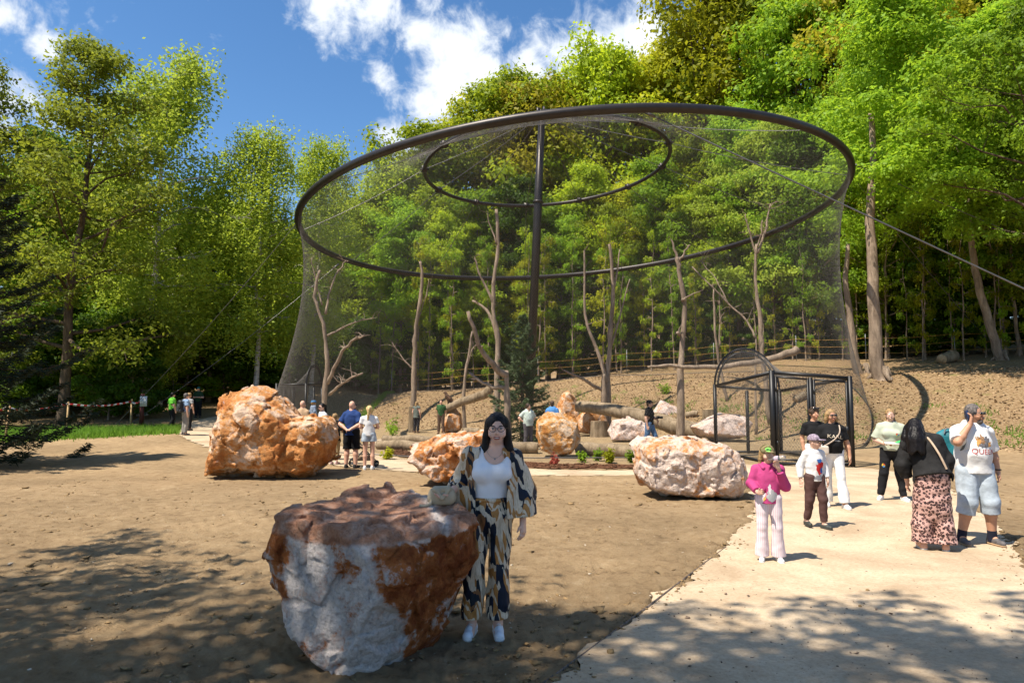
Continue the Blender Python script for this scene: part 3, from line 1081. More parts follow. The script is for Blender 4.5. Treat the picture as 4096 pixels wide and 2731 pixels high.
def boulder(pts_list, h, mt, label, amp=1.0, seed=0, rust=None, chips=14, floor=None, name='boulder', fq=1.0, capf=None):
    """pts_list: one or two clouds of hull points in world space"""
    allp = np.concatenate(pts_list)
    c = allp.mean(0); c[2] = allp[:, 2].min()
    lo = allp.min(0) - .12 * amp - 2 * h; hi = allp.max(0) + .12 * amp + 2 * h
    f_ = Field(lo, hi, h)
    X, Y, Z = f_.ax[0][:, None, None], f_.ax[1][None, :, None], f_.ax[2][None, None, :]
    r = np.random.default_rng(seed)
    D = None
    for pl in pts_list:
        d_ = None
        cc = pl.mean(0)
        planes = hull_planes(pl)
        ext = np.ptp(pl, 0).mean()
        for _ in range(chips):        # broken corners
            n_ = r.normal(size=3); n_ /= np.linalg.norm(n_)
            off = max((pl - cc) @ n_) * r.uniform(.78, .93) + cc @ n_
            planes.append((n_, off))
        for n_, off in planes:
            q = (X * n_[0] + Y * n_[1] + Z * n_[2] - off).astype(np.float32)
            d_ = q if d_ is None else np.maximum(d_, q)
        D = d_ if D is None else np.minimum(D, d_)
    f_.D = D
    sc_ = 1.0 / max(.5, ext)

    nb = 46; nf = 1100; sp_ = allp.min(0) + r.random((nb * 6 + nf, 3)) * np.ptp(allp, 0)
    tn = r.normal(size=(nb * 6 + nf, 3)); tn /= np.linalg.norm(tn, axis=1)[:, None]

    def facet(P, sp, tn_, wv):
        out_ = np.empty(len(P), np.float32)
        P = P.astype(np.float32); sp = sp.astype(np.float32)
        for i0 in range(0, len(P), 60000):
            q = P[i0:i0 + 60000]
            d2 = ((q * q).sum(1)[:, None] - 2 * q @ sp.T + (sp * sp).sum(1)[None])
            k = d2.argmin(1); o1 = ((q - sp[k]) * tn_[k]).sum(1)
            if wv == 2: o1 = cellv[k]
            elif wv == 1:
                p2 = np.sqrt(np.maximum(np.partition(d2, 1, axis=1)[:, :2], 0)); o1 = o1 * .26 + .014 * ext * np.exp(-(p2[:, 1] - p2[:, 0]) / (.012 * ext))
            out_[i0:i0 + 60000] = o1
        return out_
    cellv = r.normal(size=nb * 6 + nf)

    def fn(P):
        Q = P * sc_ * fq + seed * 3.1
        Pw = P + .05 * ext * np.stack([fbm(Q * 4, 2), fbm(Q * 4 + 30, 2), fbm(Q * 4 + 60, 2)], 1)
        fa = facet(Pw, sp_[:nb], tn[:nb], 0) * .20 + facet(Pw + .0, sp_[nb:nb * 6], tn[nb:nb * 6], 1)
        return amp * (fa + ext * (.012 * fbm(Q * 2.2, 3) + .010 * (1 - np.abs(fbm(Q * 6 + 9, 3)) * 1.4) + .009 * fbm(Q * 19, 3) - .004))

    def fn_old(P):
        Q = P * sc_ * fq + seed * 3.1
        a1 = fbm(Q * 2.2, 4)
        rid = 1 - np.abs(fbm(Q * 5.0 + 9, 3)) * 1.4
        st = Q @ np.array([.4, .3, 2.0]); lay = np.abs((st * 5 + a1 * 1.5) % 1 - .5)
        cell = np.round(a1 * 3.2) / 3.2 - a1
        return amp * ext * (.035 * a1 + .022 * rid + .012 * lay + .035 * cell + .012 * fbm(Q * 17, 3) - .015)
    f_.disp(fn, .16 * amp * max(1, ext))
    if h < .04:
        f_.disp(lambda P: amp * .26 * facet(P + .02 * ext * np.stack([fbm(P * 7 / ext, 2), fbm(P * 7 / ext + 30, 2), fbm(P * 7 / ext + 60, 2)], 1), sp_[nb * 6:], tn[nb * 6:], 0), 2.2 * h)
    if floor is not None:
        f_.half((0, 0, -1), -(floor - .06))
    V, F = f_.nets()
    me_ = npmesh(name, V - c, F)
    a_ = me_.attributes.new('rust', 'FLOAT', 'POINT')
    Vw = V + .03 * ext * np.stack([fbm(V * 5 / ext, 3), fbm(V * 5 / ext + 30, 3), fbm(V * 5 / ext + 60, 3)], 1)
    cellp = .055 * facet(Vw, sp_[nb:nb * 6], tn[nb:nb * 6], 2) + (.04 * facet(Vw, sp_[nb * 6:], tn[nb * 6:], 2) if h < .04 else 0)
    a_.data.foreach_set('value', (cellp + (rust(V) if rust is not None else 0)).astype(np.float32))
    if capf is not None:
        a_ = me_.attributes.new('cap', 'FLOAT', 'POINT'); a_.data.foreach_set('value', capf(V).astype(np.float32))
    return tag(obj(name, me_, mt, loc=tuple(c)), label, 'boulder')


def outline_pts(outl, d, thick, seed=0, sink=.12):
    r = np.random.default_rng(seed)
    P = []
    O = np.array([at(x, y, d) for x, y in outl]); c = O.mean(0)
    for n_, p in enumerate(O):
        P.append(p + [0, r.uniform(-.15, .15) * thick, 0])
        for y_ in (-1, 1):
            s1 = r.uniform(.55, .92); q = c + (p - c) * s1; q[1] = d + y_ * thick * r.uniform(.30, .5); P.append(q)
    P = np.array(P)
    return P


PALE = (.62, .49, .41); PINK = (.66, .50, .43); ORANGE = (.52, .185, .045); DARKO = (.30, .075, .018)
rm_a = rockmat('orange_limestone', (.66, .48, .35), (.56, .26, .09), (.38, .13, .035), .475, 1.3, 0)
rm_b = rockmat('orange_pale_limestone', (.66, .51, .41), (.55, .23, .075), (.38, .13, .04), .515, 1.5, 4)
rm_c = rockmat('pale_pink_limestone', (.70, .56, .47), (.58, .27, .10), (.42, .14, .05), .60, 1.4, 9)
rm_d = rockmat('yellow_limestone', (.60, .46, .33), (.55, .26, .07), (.42, .16, .04), .50, 1.6, 14)
rm_e = rockmat('white_limestone', (.66, .53, .46), (.60, .38, .26), (.50, .22, .10), .60, 1.2, 21)
rm_0 = rockmat('foreground_limestone', (.66, .58, .53), (.42, .14, .04), (.22, .055, .016), .50, 1.7, 2.2, attrw=True)

# the large flat-topped boulder in front
top = [(-1.69, 4.80, 1.01), (-1.22, 4.60, .99), (-.62, 4.62, .95), (-.30, 4.90, .91), (-.27, 5.15, 1.02), (-.85, 5.78, 1.09), (-1.12, 5.70, 1.10), (-1.58, 5.25, 1.05)]
mid_ = [(-1.79, 4.86, .73), (-1.78, 4.9, .54), (-.81, 4.40, .66), (-.26, 5.0, .70), (-.37, 5.0, .47), (-.30, 5.5, .55), (-1.75, 5.3, .55), (-.9, 5.95, .6)]
low = [(-1.60, 4.74, .27), (-1.43, 4.62, .12), (-1.13, 4.55, -.03), (-.97, 4.60, -.02), (-.58, 5.15, -.02), (-.6, 5.6, -.03), (-1.1, 5.75, 0), (-1.5, 5.3, .0)]
P0 = np.array(top + mid_ + low); P0 = (P0 - [-1, 5.2, 0]) * [.97, .97, .98] + [-1, 5.30, .01]


def rust0(V):
    x, y, z_ = V[:, 0], V[:, 1], V[:, 2]
    right = sstep(-.95, -.78, x + .25 * (z_ - .5) + .12 * fbm(V * 3, 3)) * sstep(.91, .85, z_ - .10 * (y - 4.8))
    topf = sstep(.865, .92, z_ - .10 * (y - 4.8))
    leftrim = sstep(-1.52, -1.64, x + .10 * fbm(V * 4, 2)) * sstep(.3, .6, z_)
    rim = sstep(.72, .9, z_ + .1 * fbm(V * 5, 2)) * (1 - topf) * .55 * sstep(-.9, -1.3, x)
    vein = np.exp(-((x + .62 + .35 * (y - 5.3)) / .05) ** 2) * topf
    return -.17 + .33 * right + .20 * topf + .26 * leftrim + .16 * rim - .3 * vein


def cap0(V):
    vein = np.exp(-((V[:, 0] + .62 + .35 * (V[:, 1] - 5.3) + .02 * fbm(V * 9, 2)) / .05) ** 2)
    return sstep(.865, .90, V[:, 2] - .10 * (V[:, 1] - 4.8) + .025 * fbm(V * 6, 2)) * (1 - vein)


B0 = boulder([P0], .0125, rm_0, 'huge flat-topped boulder in the shade, white front and rust-red sides', .5, 3, rust0, 0, floor=-.02, capf=cap0)

BO = [
    ([[(485, 1090), (487, 1010), (512, 908), (545, 893), (592, 889), (640, 908), (700, 975), (738, 1010), (728, 1088), (600, 1094)], [(640, 965), (700, 962), (748, 953), (770, 972), (776, 1012), (762, 1060), (722, 1085), (640, 1090)]],
     17.0, 2.3, rm_a, .03, 'big rugged orange boulder on the left with a high peak', 1.25, 11, 8),
    ([[(934, 1045), (948, 1022), (1000, 1006), (1060, 992), (1112, 989), (1150, 1000), (1165, 1050), (1120, 1097), (1060, 1109), (1000, 1106), (955, 1080)]],
     15.4, 1.9, rm_b, .024, 'low orange boulder partly hidden behind the woman in the patterned jacket', 1.1, 12, 10),
    ([[(1452, 1022), (1472, 1004), (1560, 998), (1640, 1010), (1692, 1025), (1709, 1060), (1711, 1110), (1692, 1138), (1600, 1141), (1520, 1133), (1475, 1112), (1455, 1080)]],
     13.4, 1.5, rm_c, .022, 'blocky pale pink and orange boulder left of the pink hoodie', 1.0, 13, 8),
    ([[(1230, 1000), (1229, 970), (1250, 946), (1300, 944), (1326, 965), (1331, 1010), (1312, 1042), (1275, 1047), (1245, 1037)]],
     22.3, 1.5, rm_d, .03, 'rounded yellow-orange boulder inside the net, right of the mint shirt', .9, 14, 10),
    ([[(1274, 940), (1290, 903), (1306, 896), (1326, 913), (1330, 955), (1316, 990), (1280, 992)]],
     37.0, 1.6, rm_a, .05, 'tall pointed orange boulder at the upper end of the fallen log', .8, 15, 8),
    ([[(1320, 960), (1345, 937), (1380, 945), (1402, 970), (1396, 994), (1350, 997), (1325, 988)]],
     34.3, 1.4, rm_a, .05, 'orange-brown boulder beneath the fallen log', .9, 16, 8),
    ([[(1392, 990), (1408, 964), (1450, 959), (1510, 980), (1517, 1000), (1470, 1013), (1400, 1013)]],
     29.5, 1.5, rm_e, .04, 'cream boulder with a hollow face below the fallen log', 1.0, 17, 8),
    ([[(1492, 950), (1520, 916), (1557, 930), (1574, 965), (1540, 975), (1500, 972)]],
     37.2, 1.3, rm_e, .05, 'whitish boulder on the slope behind the man in black', .8, 18, 8),
    ([[(1584, 978), (1610, 965), (1660, 949), (1702, 949), (1722, 970), (1717, 1003), (1650, 1012), (1600, 1000)]],
     29.0, 1.8, rm_e, .045, 'flat pale pink boulder seen through the entrance cage', .9, 19, 8),
    ([[(1012, 993), (1026, 945), (1046, 936), (1060, 950), (1064, 988), (1040, 995)]],
     36.5, 1.3, rm_a, .05, 'orange boulder behind the keeper in the green polo', .8, 20, 8),
]
for outs, d_, th_, mt_, h_, lab, amp_, sd_, ch_ in BO:
    pl = [outline_pts(o_, d_, th_, sd_ + 7 * i_) for i_, o_ in enumerate(outs)]
    cx_ = np.concatenate(pl).mean(0)
    g_ = gz(cx_[0], cx_[1])
    for p_ in pl:
        p_[:, 2] += (g_ - .10) - np.concatenate(pl)[:, 2].min() if False else 0
    boulder(pl, h_, mt_, lab, amp_ * .58, sd_, None, 5, floor=g_ - .25)

# ------------------------------------------------------------------ dead trunks, logs and stumps
def barkmat(name, c1, c2, scale=6, zs=.25, bump=.9):
    m, t, b, c = newmat(name, .92, .1)
    mp = N(t, 'ShaderNodeMapping'); mp.inputs['Scale'].default_value = (1, 1, zs); L(t, c, mp.inputs['Vector'])
    f1 = noise(t, mp.outputs[0], scale, 9, .7, .5); r_ = rampnode(t, [(.32, c2), (.66, c1)]); L(t, f1, r_.inputs[0])
    f2 = noise(t, c, 1.2, 4); r2_ = rampnode(t, [(.35, (.75, .75, .75)), (.65, (1.12, 1.12, 1.12))]); L(t, f2, r2_.inputs[0])
    ml = N(t, 'ShaderNodeMix', data_type='RGBA', blend_type='MULTIPLY'); ml.inputs[0].default_value = 1
    L(t, r_.outputs[0], ml.inputs[6]); L(t, r2_.outputs[0], ml.inputs[7]); L(t, ml.outputs[2], b.inputs['Base Color'])
    bumpn(t, b, f1, bump, .06)
    return m


bark = barkmat('grey_brown_bark', (.38, .29, .21), (.15, .11, .078))
barkd = barkmat('dark_bark', (.16, .115, .08), (.045, .03, .02))
barkl = barkmat('log_bark', (.34, .26, .17), (.12, .085, .05), 5)
cutm = mat('cut_wood', (.52, .36, .20), .8, .15, 14, .2)


def wob(pts, n=5, amp=.03, seed=0):
    pts = np.asarray(pts, float); r = np.random.default_rng(seed)
    k = len(pts); tt = np.linspace(0, k - 1, (k - 1) * n + 1)
    out = []
    for q in tt:   # catmull-rom
        i_ = min(int(q), k - 2); u = q - i_
        p0, p1, p2, p3 = pts[max(i_ - 1, 0)], pts[i_], pts[i_ + 1], pts[min(i_ + 2, k - 1)]
        out.append(.5 * ((2 * p1) + (-p0 + p2) * u + (2 * p0 - 5 * p1 + 4 * p2 - p3) * u * u + (-p0 + 3 * p1 - 3 * p2 + p3) * u ** 3))
    out = np.array(out); out[1:-1] += r.normal(0, amp, (len(out) - 2, 3))
    return out


def deadtree(label, d, trunk, r0, branches, mt=bark, dz=None, name='dead_tree', twigs=10):
    """trunk/branches: photo polylines; branches: (polyline, r_base, r_tip, depth change)"""
    sd_ = abs(hash(label)) % 1000 if False else sum(map(ord, label))
    r = np.random.default_rng(sd_)
    tp = np.array([at(x, y, d) for x, y in trunk])
    g_ = gz(tp[0][0], d)
    tp[0][2] = g_ - .1
    root = empty(name, (tp[0][0], d, g_)); tag(root, label, 'dead tree', 'dead trunks set up as perches')
    o_ = -np.array([tp[0][0], d, g_])
    pts = wob(tp, 4, .02, sd_) + o_
    r0 = r0 * .66; rad = np.linspace(r0, r0 * .45, len(pts)); rad[0] *= 1.25
    rad = rad * (1 + .11 * r.normal(size=len(rad)))
    tr = MB().tube(pts, rad, 10).build('trunk', mt, root)
    for pl, rb, rt, dd in branches:
        bp = np.array([at(x, y, d + dd * q) for (x, y), q in zip(pl, np.linspace(0, 1, len(pl)))])
        bp = wob(bp, 4, .025, sd_ + 3) + o_
        br = MB().tube(bp, np.linspace(rb, rt, len(bp)) * .8, 8).build('branch', mt, root)
        mb = MB(); c_ = 0
        for _ in range(twigs):
            k = r.integers(len(bp) // 3, len(bp)); a_ = bp[k]
            dv = r.normal(size=3); dv[2] = abs(dv[2]) * .6 + .2; dv /= np.linalg.norm(dv); ln = r.uniform(.25, .8)
            q1 = a_ + dv * ln * .5 + r.normal(0, .05, 3); q2 = q1 + (dv + r.normal(0, .5, 3)) * ln * .45
            mb.tube([a_, q1, q2], [rt * .55, rt * .35, .006], 5, False)
        mb.build('twig', mt, br)['kind'] = 'stuff'
    return root


deadtree('dead tree at the left of the aviary with two long side limbs rising right', 29.0,
         [(742, 960), (745, 900), (752, 830), (742, 740), (722, 680), (735, 620)], .17,
         [([(752, 880), (775, 830), (800, 790), (833, 771)], .11, .05, -1), ([(757, 905), (785, 880), (833, 856)], .08, .045, -1),
          ([(752, 770), (800, 745), (855, 730)], .06, .025, 1), ([(748, 720), (760, 660), (785, 610), (800, 598)], .07, .02, 1), ([(740, 700), (725, 640), (715, 590)], .05, .02, 0)])
deadtree('straight dead trunk with two thin limbs near the fence on the left', 37.5,
         [(945, 975), (950, 900), (952, 800), (958, 730), (970, 650), (965, 600)], .24,
         [([(952, 845), (930, 830), (900, 785)], .07, .03, 0), ([(958, 740), (975, 690), (985, 640)], .05, .02, .5)])
deadtree('thin crooked dead stem beside the orange boulder', 36.0,
         [(1067, 992), (1066, 900), (1072, 840), (1085, 760)], .17, [([(1070, 850), (1082, 810), (1095, 790)], .06, .03, 0)])
deadtree('thick dead trunk bending left in a bare curved limb', 25.5,
         [(1168, 1010), (1166, 930), (1163, 850)], .25,
         [([(1165, 862), (1130, 835), (1100, 790), (1075, 714)], .17, .08, -1.0), ([(1160, 890), (1120, 885), (1078, 855)], .10, .06, .5)], twigs=1)
deadtree('tall forked dead trunk rising highest left of the mast', 30.5,
         [(1137, 990), (1140, 900), (1142, 780), (1132, 680), (1145, 560), (1140, 480)], .22,
         [([(1140, 760), (1115, 710), (1085, 690)], .10, .06, .5), ([(1137, 700), (1105, 640), (1090, 590)], .09, .035, 0), ([(1142, 560), (1125, 520), (1118, 482)], .05, .02, 0)], twigs=2)
deadtree('sawn stub trunk with one long limb pointing left', 36.2,
         [(1388, 945), (1386, 900), (1388, 858)], .28, [([(1384, 895), (1340, 870), (1295, 849)], .12, .06, -1)], twigs=1)
deadtree('dead trunk splitting into three upright stems', 36.8,
         [(1398, 945), (1398, 860), (1402, 760), (1408, 660), (1400, 560)], .26,
         [([(1396, 880), (1370, 800), (1345, 720), (1342, 575)], .15, .06, 0), ([(1402, 800), (1425, 720), (1447, 640)], .09, .03, .5), ([(1405, 680), (1418, 620), (1424, 572)], .09, .03, .3)], twigs=2)
deadtree('straight dead trunk with sawn stubs carrying a long level perch', 28.8,
         [(1562, 985), (1564, 880), (1568, 780), (1572, 700), (1560, 620), (1555, 590)], .24,
         [([(1556, 600), (1550, 570), (1540, 548)], .09, .03, 0), ([(1560, 600), (1575, 575), (1585, 562)], .07, .03, 0),
          ([(1562, 770), (1556, 762)], .08, .08, -.35), ([(1568, 690), (1574, 684)], .08, .08, -.3)], twigs=1)
deadtree('forked dead trunk standing behind the entrance cage arch', 31.5,
         [(1770, 960), (1752, 830), (1745, 740), (1735, 640), (1738, 560)], .19,
         [([(1738, 590), (1722, 530), (1712, 490)], .07, .025, 0), ([(1740, 580), (1760, 520), (1770, 468)], .09, .035, .5), ([(1737, 570), (1750, 530), (1752, 505)], .06, .03, -.3)])
deadtree('slim dead stem leaning right beyond the level perch', 36.0, [(1672, 950), (1655, 850), (1642, 760), (1640, 660)], .13,
         [([(1650, 800), (1655, 730), (1652, 690)], .06, .03, 0)])
deadtree('thin bare branch slanting down to the right behind the cage', 30.6, [(1735, 930), (1736, 860), (1735, 775)], .09,
         [([(1735, 775), (1715, 735), (1650, 675), (1590, 612)], .07, .03, 1), ([(1672, 695), (1645, 640), (1610, 600)], .04, .015, 1)])


def log(label, pts, rads, d, parent=None, mt=barkl, name='fallen_log', drop=False):
    p = np.array([at(x, y, d_) for (x, y), d_ in zip(pts, d)])
    if drop:
        p[:, 2] = tz(p[:, 0], p[:, 1]) + np.asarray(rads) * .9
    o_ = p[0].copy()
    root = empty(name, tuple(o_)); tag(root, label, 'log', 'logs laid in the aviary')
    q = wob(p, 4, .02, sum(map(ord, label))) - o_
    r_ = np.interp(np.linspace(0, 1, len(q)), np.linspace(0, 1, len(rads)), rads)
    MB().tube(q, r_, 14, False).build('bark', mt, root)
    for s_, k in ((0, 1), (-1, -2)):
        t_ = q[s_] - q[k]; t_ /= np.linalg.norm(t_)
        MB().tube([q[s_] - t_ * .03, q[s_] + t_ * .002], [r_[s_] * .97] * 2, 14).build('cut_end', cutm, root)
    return root


log('thick fallen trunk leaning across the boulders in the aviary', [(1325, 932), (1400, 940), (1480, 957), (1545, 977), (1610, 993)], [.27, .31, .34, .37, .42], [33.5, 32.5, 31.5, 30.5, 29.8])
log('long level perch branch nailed to the straight trunk', [(1488, 842), (1540, 838), (1600, 842), (1680, 838), (1770, 825), (1832, 801)], [.04, .07, .09, .11, .13, .17], [28.4] * 6, mt=bark)
log('slanting log propped on the orange boulder under the eagle', [(1020, 938), (1060, 922), (1113, 904), (1128, 892)], [.20, .22, .24, .25], [36.2, 36, 35.6, 35.4])
log('log edging the bed left of the rounded boulder', [(1090, 1010), (1160, 1015), (1235, 1018)], [.2, .21, .2], [24.0, 23.8, 23.6], drop=True)
log('log edging the bed right of the rounded boulder', [(1325, 1021), (1390, 1025), (1425, 1028)], [.22, .22, .21], [23.2, 22.9, 22.7], drop=True)
log('mossy log end angled down toward the pale pink boulder', [(1418, 1022), (1450, 1035), (1480, 1045)], [.22, .20, .18], [22.6, 21.9, 21.3], drop=True)
log('long low log behind the stroller, the nearer of two', [(868, 1012), (930, 1016), (1030, 1022)], [.16, .18, .17], [25.5, 25, 24.4], drop=True)
log('long low log behind the stroller, the farther of two', [(880, 1000), (960, 1003), (1050, 1008)], [.15, .16, .15], [28.5, 28, 27.4], drop=True)
log('short log lying on the slope right of the straight trunk', [(1575, 942), (1602, 936)], [.17, .16], [35.5, 35.2], drop=True)
log('short log with a pale cut end beside the crooked stem', [(1066, 992), (1100, 994)], [.2, .2], [34, 34], drop=True)
log('small log lying on the slope seen through the cage', [(1826, 925), (1850, 922)], [.18, .2], [33, 33.2], drop=True)
log('dark fallen log on the leafy slope at the right', [(2165, 872), (2190, 862)], [.28, .35], [38, 38.4], drop=True)


def stump(label, x, d, h, r):
    p = stand(x, d); o = empty('tree_stump', tuple(p)); tag(o, label, 'stump', 'stumps in the aviary')
    MB().tube([(0, 0, -.1), (0, 0, h * .5), (0, 0, h)], [r * 1.08, r, r * .98], 14, False).build('bark', barkl, o)
    MB().tube([(0, 0, h - .05), (0, 0, h + .003)], [r * .97] * 2, 14).build('cut_top', cutm, o)


stump('short stump in front of the orange-brown boulder', 1375, 33.0, .75, .42)
stump('upright post-like stump left of the keeper', 1004 - 56, 36.5, 1.35, .19)
stump('low stump on the slope behind the pale pink boulder', 1628, 34, .6, .35)

# ------------------------------------------------------------------ living trees


def leaves(C, nrm, size, r, asp=.55):
    n = len(C)
    t1 = np.cross(nrm, r.normal(size=(n, 3))); t1 /= np.linalg.norm(t1, axis=1)[:, None] + 1e-9
    t2 = np.cross(nrm, t1); t2 /= np.linalg.norm(t2, axis=1)[:, None] + 1e-9
    s_ = (size * r.uniform(.6, 1.3, n))[:, None]
    V = np.stack([C - t1 * s_, C - t2 * s_ * asp + nrm * s_ * .15, C + t1 * s_, C + t2 * s_ * asp + nrm * s_ * .15], 1)
    return V.reshape(-1, 3), np.arange(4 * n).reshape(n, 4)


def tree_meshes(name, H, seed, cb=.3, spread=.28, nl=24, sub=6, per=26, lsize=.13, shape='round', up=.5, droop=0, flat=.4, clump=.55, r0=.22, lean=0, trunkmat=bark, leafm=None, dense=1.0):
    r = np.random.default_rng(seed)
    tp = [np.array([0, 0, -.3])]
    for q in np.linspace(.1, 1, 9):
        tp.append(np.array([lean * H * q + r.normal(0, .012 * H * q), r.normal(0, .012 * H * q), H * q * .97]))
    tp = wob(np.array(tp), 2, .0)
    zz = tp[:, 2] / H
    tr = MB(); rad = r0 * np.clip(1.05 - zz, .04, 1.2) ** .9; rad[0] *= 1.5; rad[1] *= 1.12
    tr.tube(tp, rad, 8, False)
    cl = []
    for i_ in range(nl):
        u = (i_ + r.random() * .8) / nl
        zf = cb + (1 - cb) * u * .97
        base = np.array([np.interp(zf, zz, tp[:, k]) for k in range(3)])
        if shape == 'round': prof = math.sin(math.pi * min(1, max(0, .18 + .80 * u))) ** .7
        elif shape == 'cone': prof = (1 - u) ** .8 + .08
        elif shape == 'column': prof = .75 * math.sin(math.pi * (.15 + .8 * u)) ** .5
        elif shape == 'broad': prof = math.sin(math.pi * (.30 + .66 * u)) ** .8 * r.uniform(.6, 1.25)
        elif shape == 'under': prof = .9 - .5 * u
        Ln = spread * H * prof * r.uniform(.75, 1.2)
        az = i_ * 2.399 + r.normal(0, .4); el = up * (.35 + .9 * u) + r.normal(0, .15)
        dirv = np.array([math.cos(az) * math.cos(el), math.sin(az) * math.cos(el), math.sin(el)])
        p = [base]
        for q in (.35, .7, 1.0):
            e = base + dirv * Ln * q + r.normal(0, .05 * Ln, 3); e[2] += (-.22 * q * q * Ln * (1 if droop else .1)) + .05 * Ln * q
            p.append(e)
        p = wob(np.array(p), 2, 0)
        rb = np.interp(zf, zz, rad) * .5 + .01
        tr.tube(p, np.linspace(rb, .012, len(p)), 5, False)
        for j_ in range(sub):
            q = .3 + .7 * (j_ + r.random()) / sub
            k = min(len(p) - 1, int(q * (len(p) - 1) + .5)); a_ = p[k]
            dv = dirv * .5 + r.normal(0, .6, 3); dv[2] = dv[2] * .5 + .1; dv /= np.linalg.norm(dv)
            e = a_ + dv * Ln * .32 * r.uniform(.5, 1.2)
            tr.tube([a_, (a_ + e) / 2 + r.normal(0, .04 * Ln, 3), e], [.02, .014, .006], 4, False)
            cl.append(e); cl.append((a_ + e) / 2)
            if q > .75: cl.append(p[-1] + r.normal(0, .1, 3))
    cl.append(tp[-1]); cl = np.array(cl)
    M = len(cl); n = int(per * dense)
    cs = clump * r.uniform(.6, 1.4, M) * (H / 18)
    C = np.repeat(cl, n, 0); sc_ = np.repeat(cs, n)[:, None]
    g = r.normal(size=(M * n, 3)); g /= np.linalg.norm(g, axis=1)[:, None]; g *= r.random((M * n, 1)) ** .45
    if droop:
        # hanging strings
        st = r.normal(size=(M * n, 3)) * [.5, .5, .25]; hang = np.abs(r.random((M * n, 1))) ** .8 * droop
        key = np.repeat(np.arange(M * (n // 6 + 1)), 6)[:M * n]; off = r.normal(size=(key.max() + 1, 3)) * [.55, .55, .3]
        g = off[key] + r.normal(0, .07, (M * n, 3)); g[:, 2:] -= hang * 2.2
        P = C + g * sc_
        nr_ = r.normal(size=(M * n, 3)) + [0, 0, .2]
    else:
        gd = r.normal(size=(M * n, 3)); gd[:, 2] = np.abs(gd[:, 2]) * 1.1 - .45; gd /= np.linalg.norm(gd, axis=1)[:, None]
        lump = 1 + .30 * np.sin(gd[:, :1] * 5 + np.repeat(r.uniform(0, 6, M), n)[:, None]) * np.cos(gd[:, 1:2] * 4)
        P = C + gd * (r.random((M * n, 1)) ** .28) * lump * sc_ * [1, 1, flat]
        nr_ = r.normal(size=(M * n, 3)) * .55 + [0, 0, .45] + gd * .9
    nr_ /= np.linalg.norm(nr_, axis=1)[:, None]
    V, F = leaves(P, nr_, np.full(len(P), lsize), r)
    trm = tr.mesh(name + '_trunk'); trm.materials.append(trunkmat)
    crm = npmesh(name + '_crown', V, F, False); crm.materials.append(leafm)
    return trm, crm


lf_maple = leafmat('maple_leaf', (0.225, 0.3, 0.014), (0.54, 0.64, 0.03))
lf_yellow = leafmat('yellow_leaf', (0.3, 0.32, 0.012), (0.62, 0.62, 0.03))
lf_olive = leafmat('olive_leaf', (0.25, 0.225, 0.014), (0.46, 0.42, 0.03))
lf_beech = leafmat('beech_leaf', (0.165, 0.275, 0.016), (0.42, 0.6, 0.035))
lf_deep = leafmat('deep_green_shade_leaf', (0.06, 0.12, 0.01), (0.16, 0.28, 0.02))  # dark leaf tone; on inner trees and shrubs it paints the wood's shade
lf_birch = leafmat('birch_leaf', (0.24, 0.31, 0.035), (0.50, 0.60, 0.06), .55, .3, .4, .15)
lf_alder = leafmat('alder_leaf', (0.215, 0.26, 0.025), (0.44, 0.50, 0.045), .55, .3, .4, .15)
lf_spruce = leafmat('spruce_needle', (.034, .048, .022), (.02, .035, .012), .6, .3, .12)
lf_fir = leafmat('fir_needle', (0.094, 0.138, 0.055), (0.080, 0.120, 0.030), .5, .3, .12)
birchm = None
bm_, t, b, c = newmat('birch_bark', .8, .2)
mp = N(t, 'ShaderNodeMapping'); mp.inputs['Scale'].default_value = (1, 1, 3.2); L(t, c, mp.inputs['Vector'])
r_ = rampnode(t, [(.36, (.045, .04, .035)), (.46, (.42, .38, .33)), (.7, (.62, .58, .53))]); L(t, noise(t, mp.outputs[0], 2.4, 8, .7), r_.inputs[0])
L(t, r_.outputs[0], b.inputs['Base Color']); birchm = bm_

PROT = {
    'maple': [tree_meshes('maple', 18, s_, .20, .28, 26, 6, 62, .15, 'round', .85, 0, .75, 1.0, .26, leafm=lf_maple, trunkmat=barkd) for s_ in (1, 2)],
    'beech': [tree_meshes('beech', 18, s_, .16, .25, 30, 6, 56, .14, 'broad', .75, 0, .62, 1.05, .18, leafm=lf_beech) for s_ in (3, 4)],
    'bush': [tree_meshes('bush', 8, 5, .03, .36, 22, 5, 56, .13, 'broad', .6, 0, .6, 1.5, .09, leafm=lf_beech)],
    'birch': [tree_meshes('birch', 20, s_, .26, .20, 28, 7, 66, .10, 'column', .8, 1.0, .5, .85, .17, leafm=lf_birch, trunkmat=birchm, lean=l_) for s_, l_ in ((6, .03), (7, -.06))],
    'alder': [tree_meshes('alder', 20, 8, .16, .27, 36, 7, 34, .115, 'cone', .6, 0, .7, .85, .24, leafm=lf_alder, trunkmat=barkd, lean=.03)],
    'pole': [tree_meshes('pole', 11, s_, .12, .11, 16, 3, 30, .085, 'column', .4, .5, .5, .45, .075, leafm=lf_maple, trunkmat=bark, lean=l_) for s_, l_ in ((9, .03), (10, -.05))],
}
PROT['shadeb'] = [tree_meshes('overhang', 16, 52, .26, .34, 28, 6, 54, .135, 'round', .55, 0, .5, 1.0, .18, leafm=lf_beech, trunkmat=bark)]


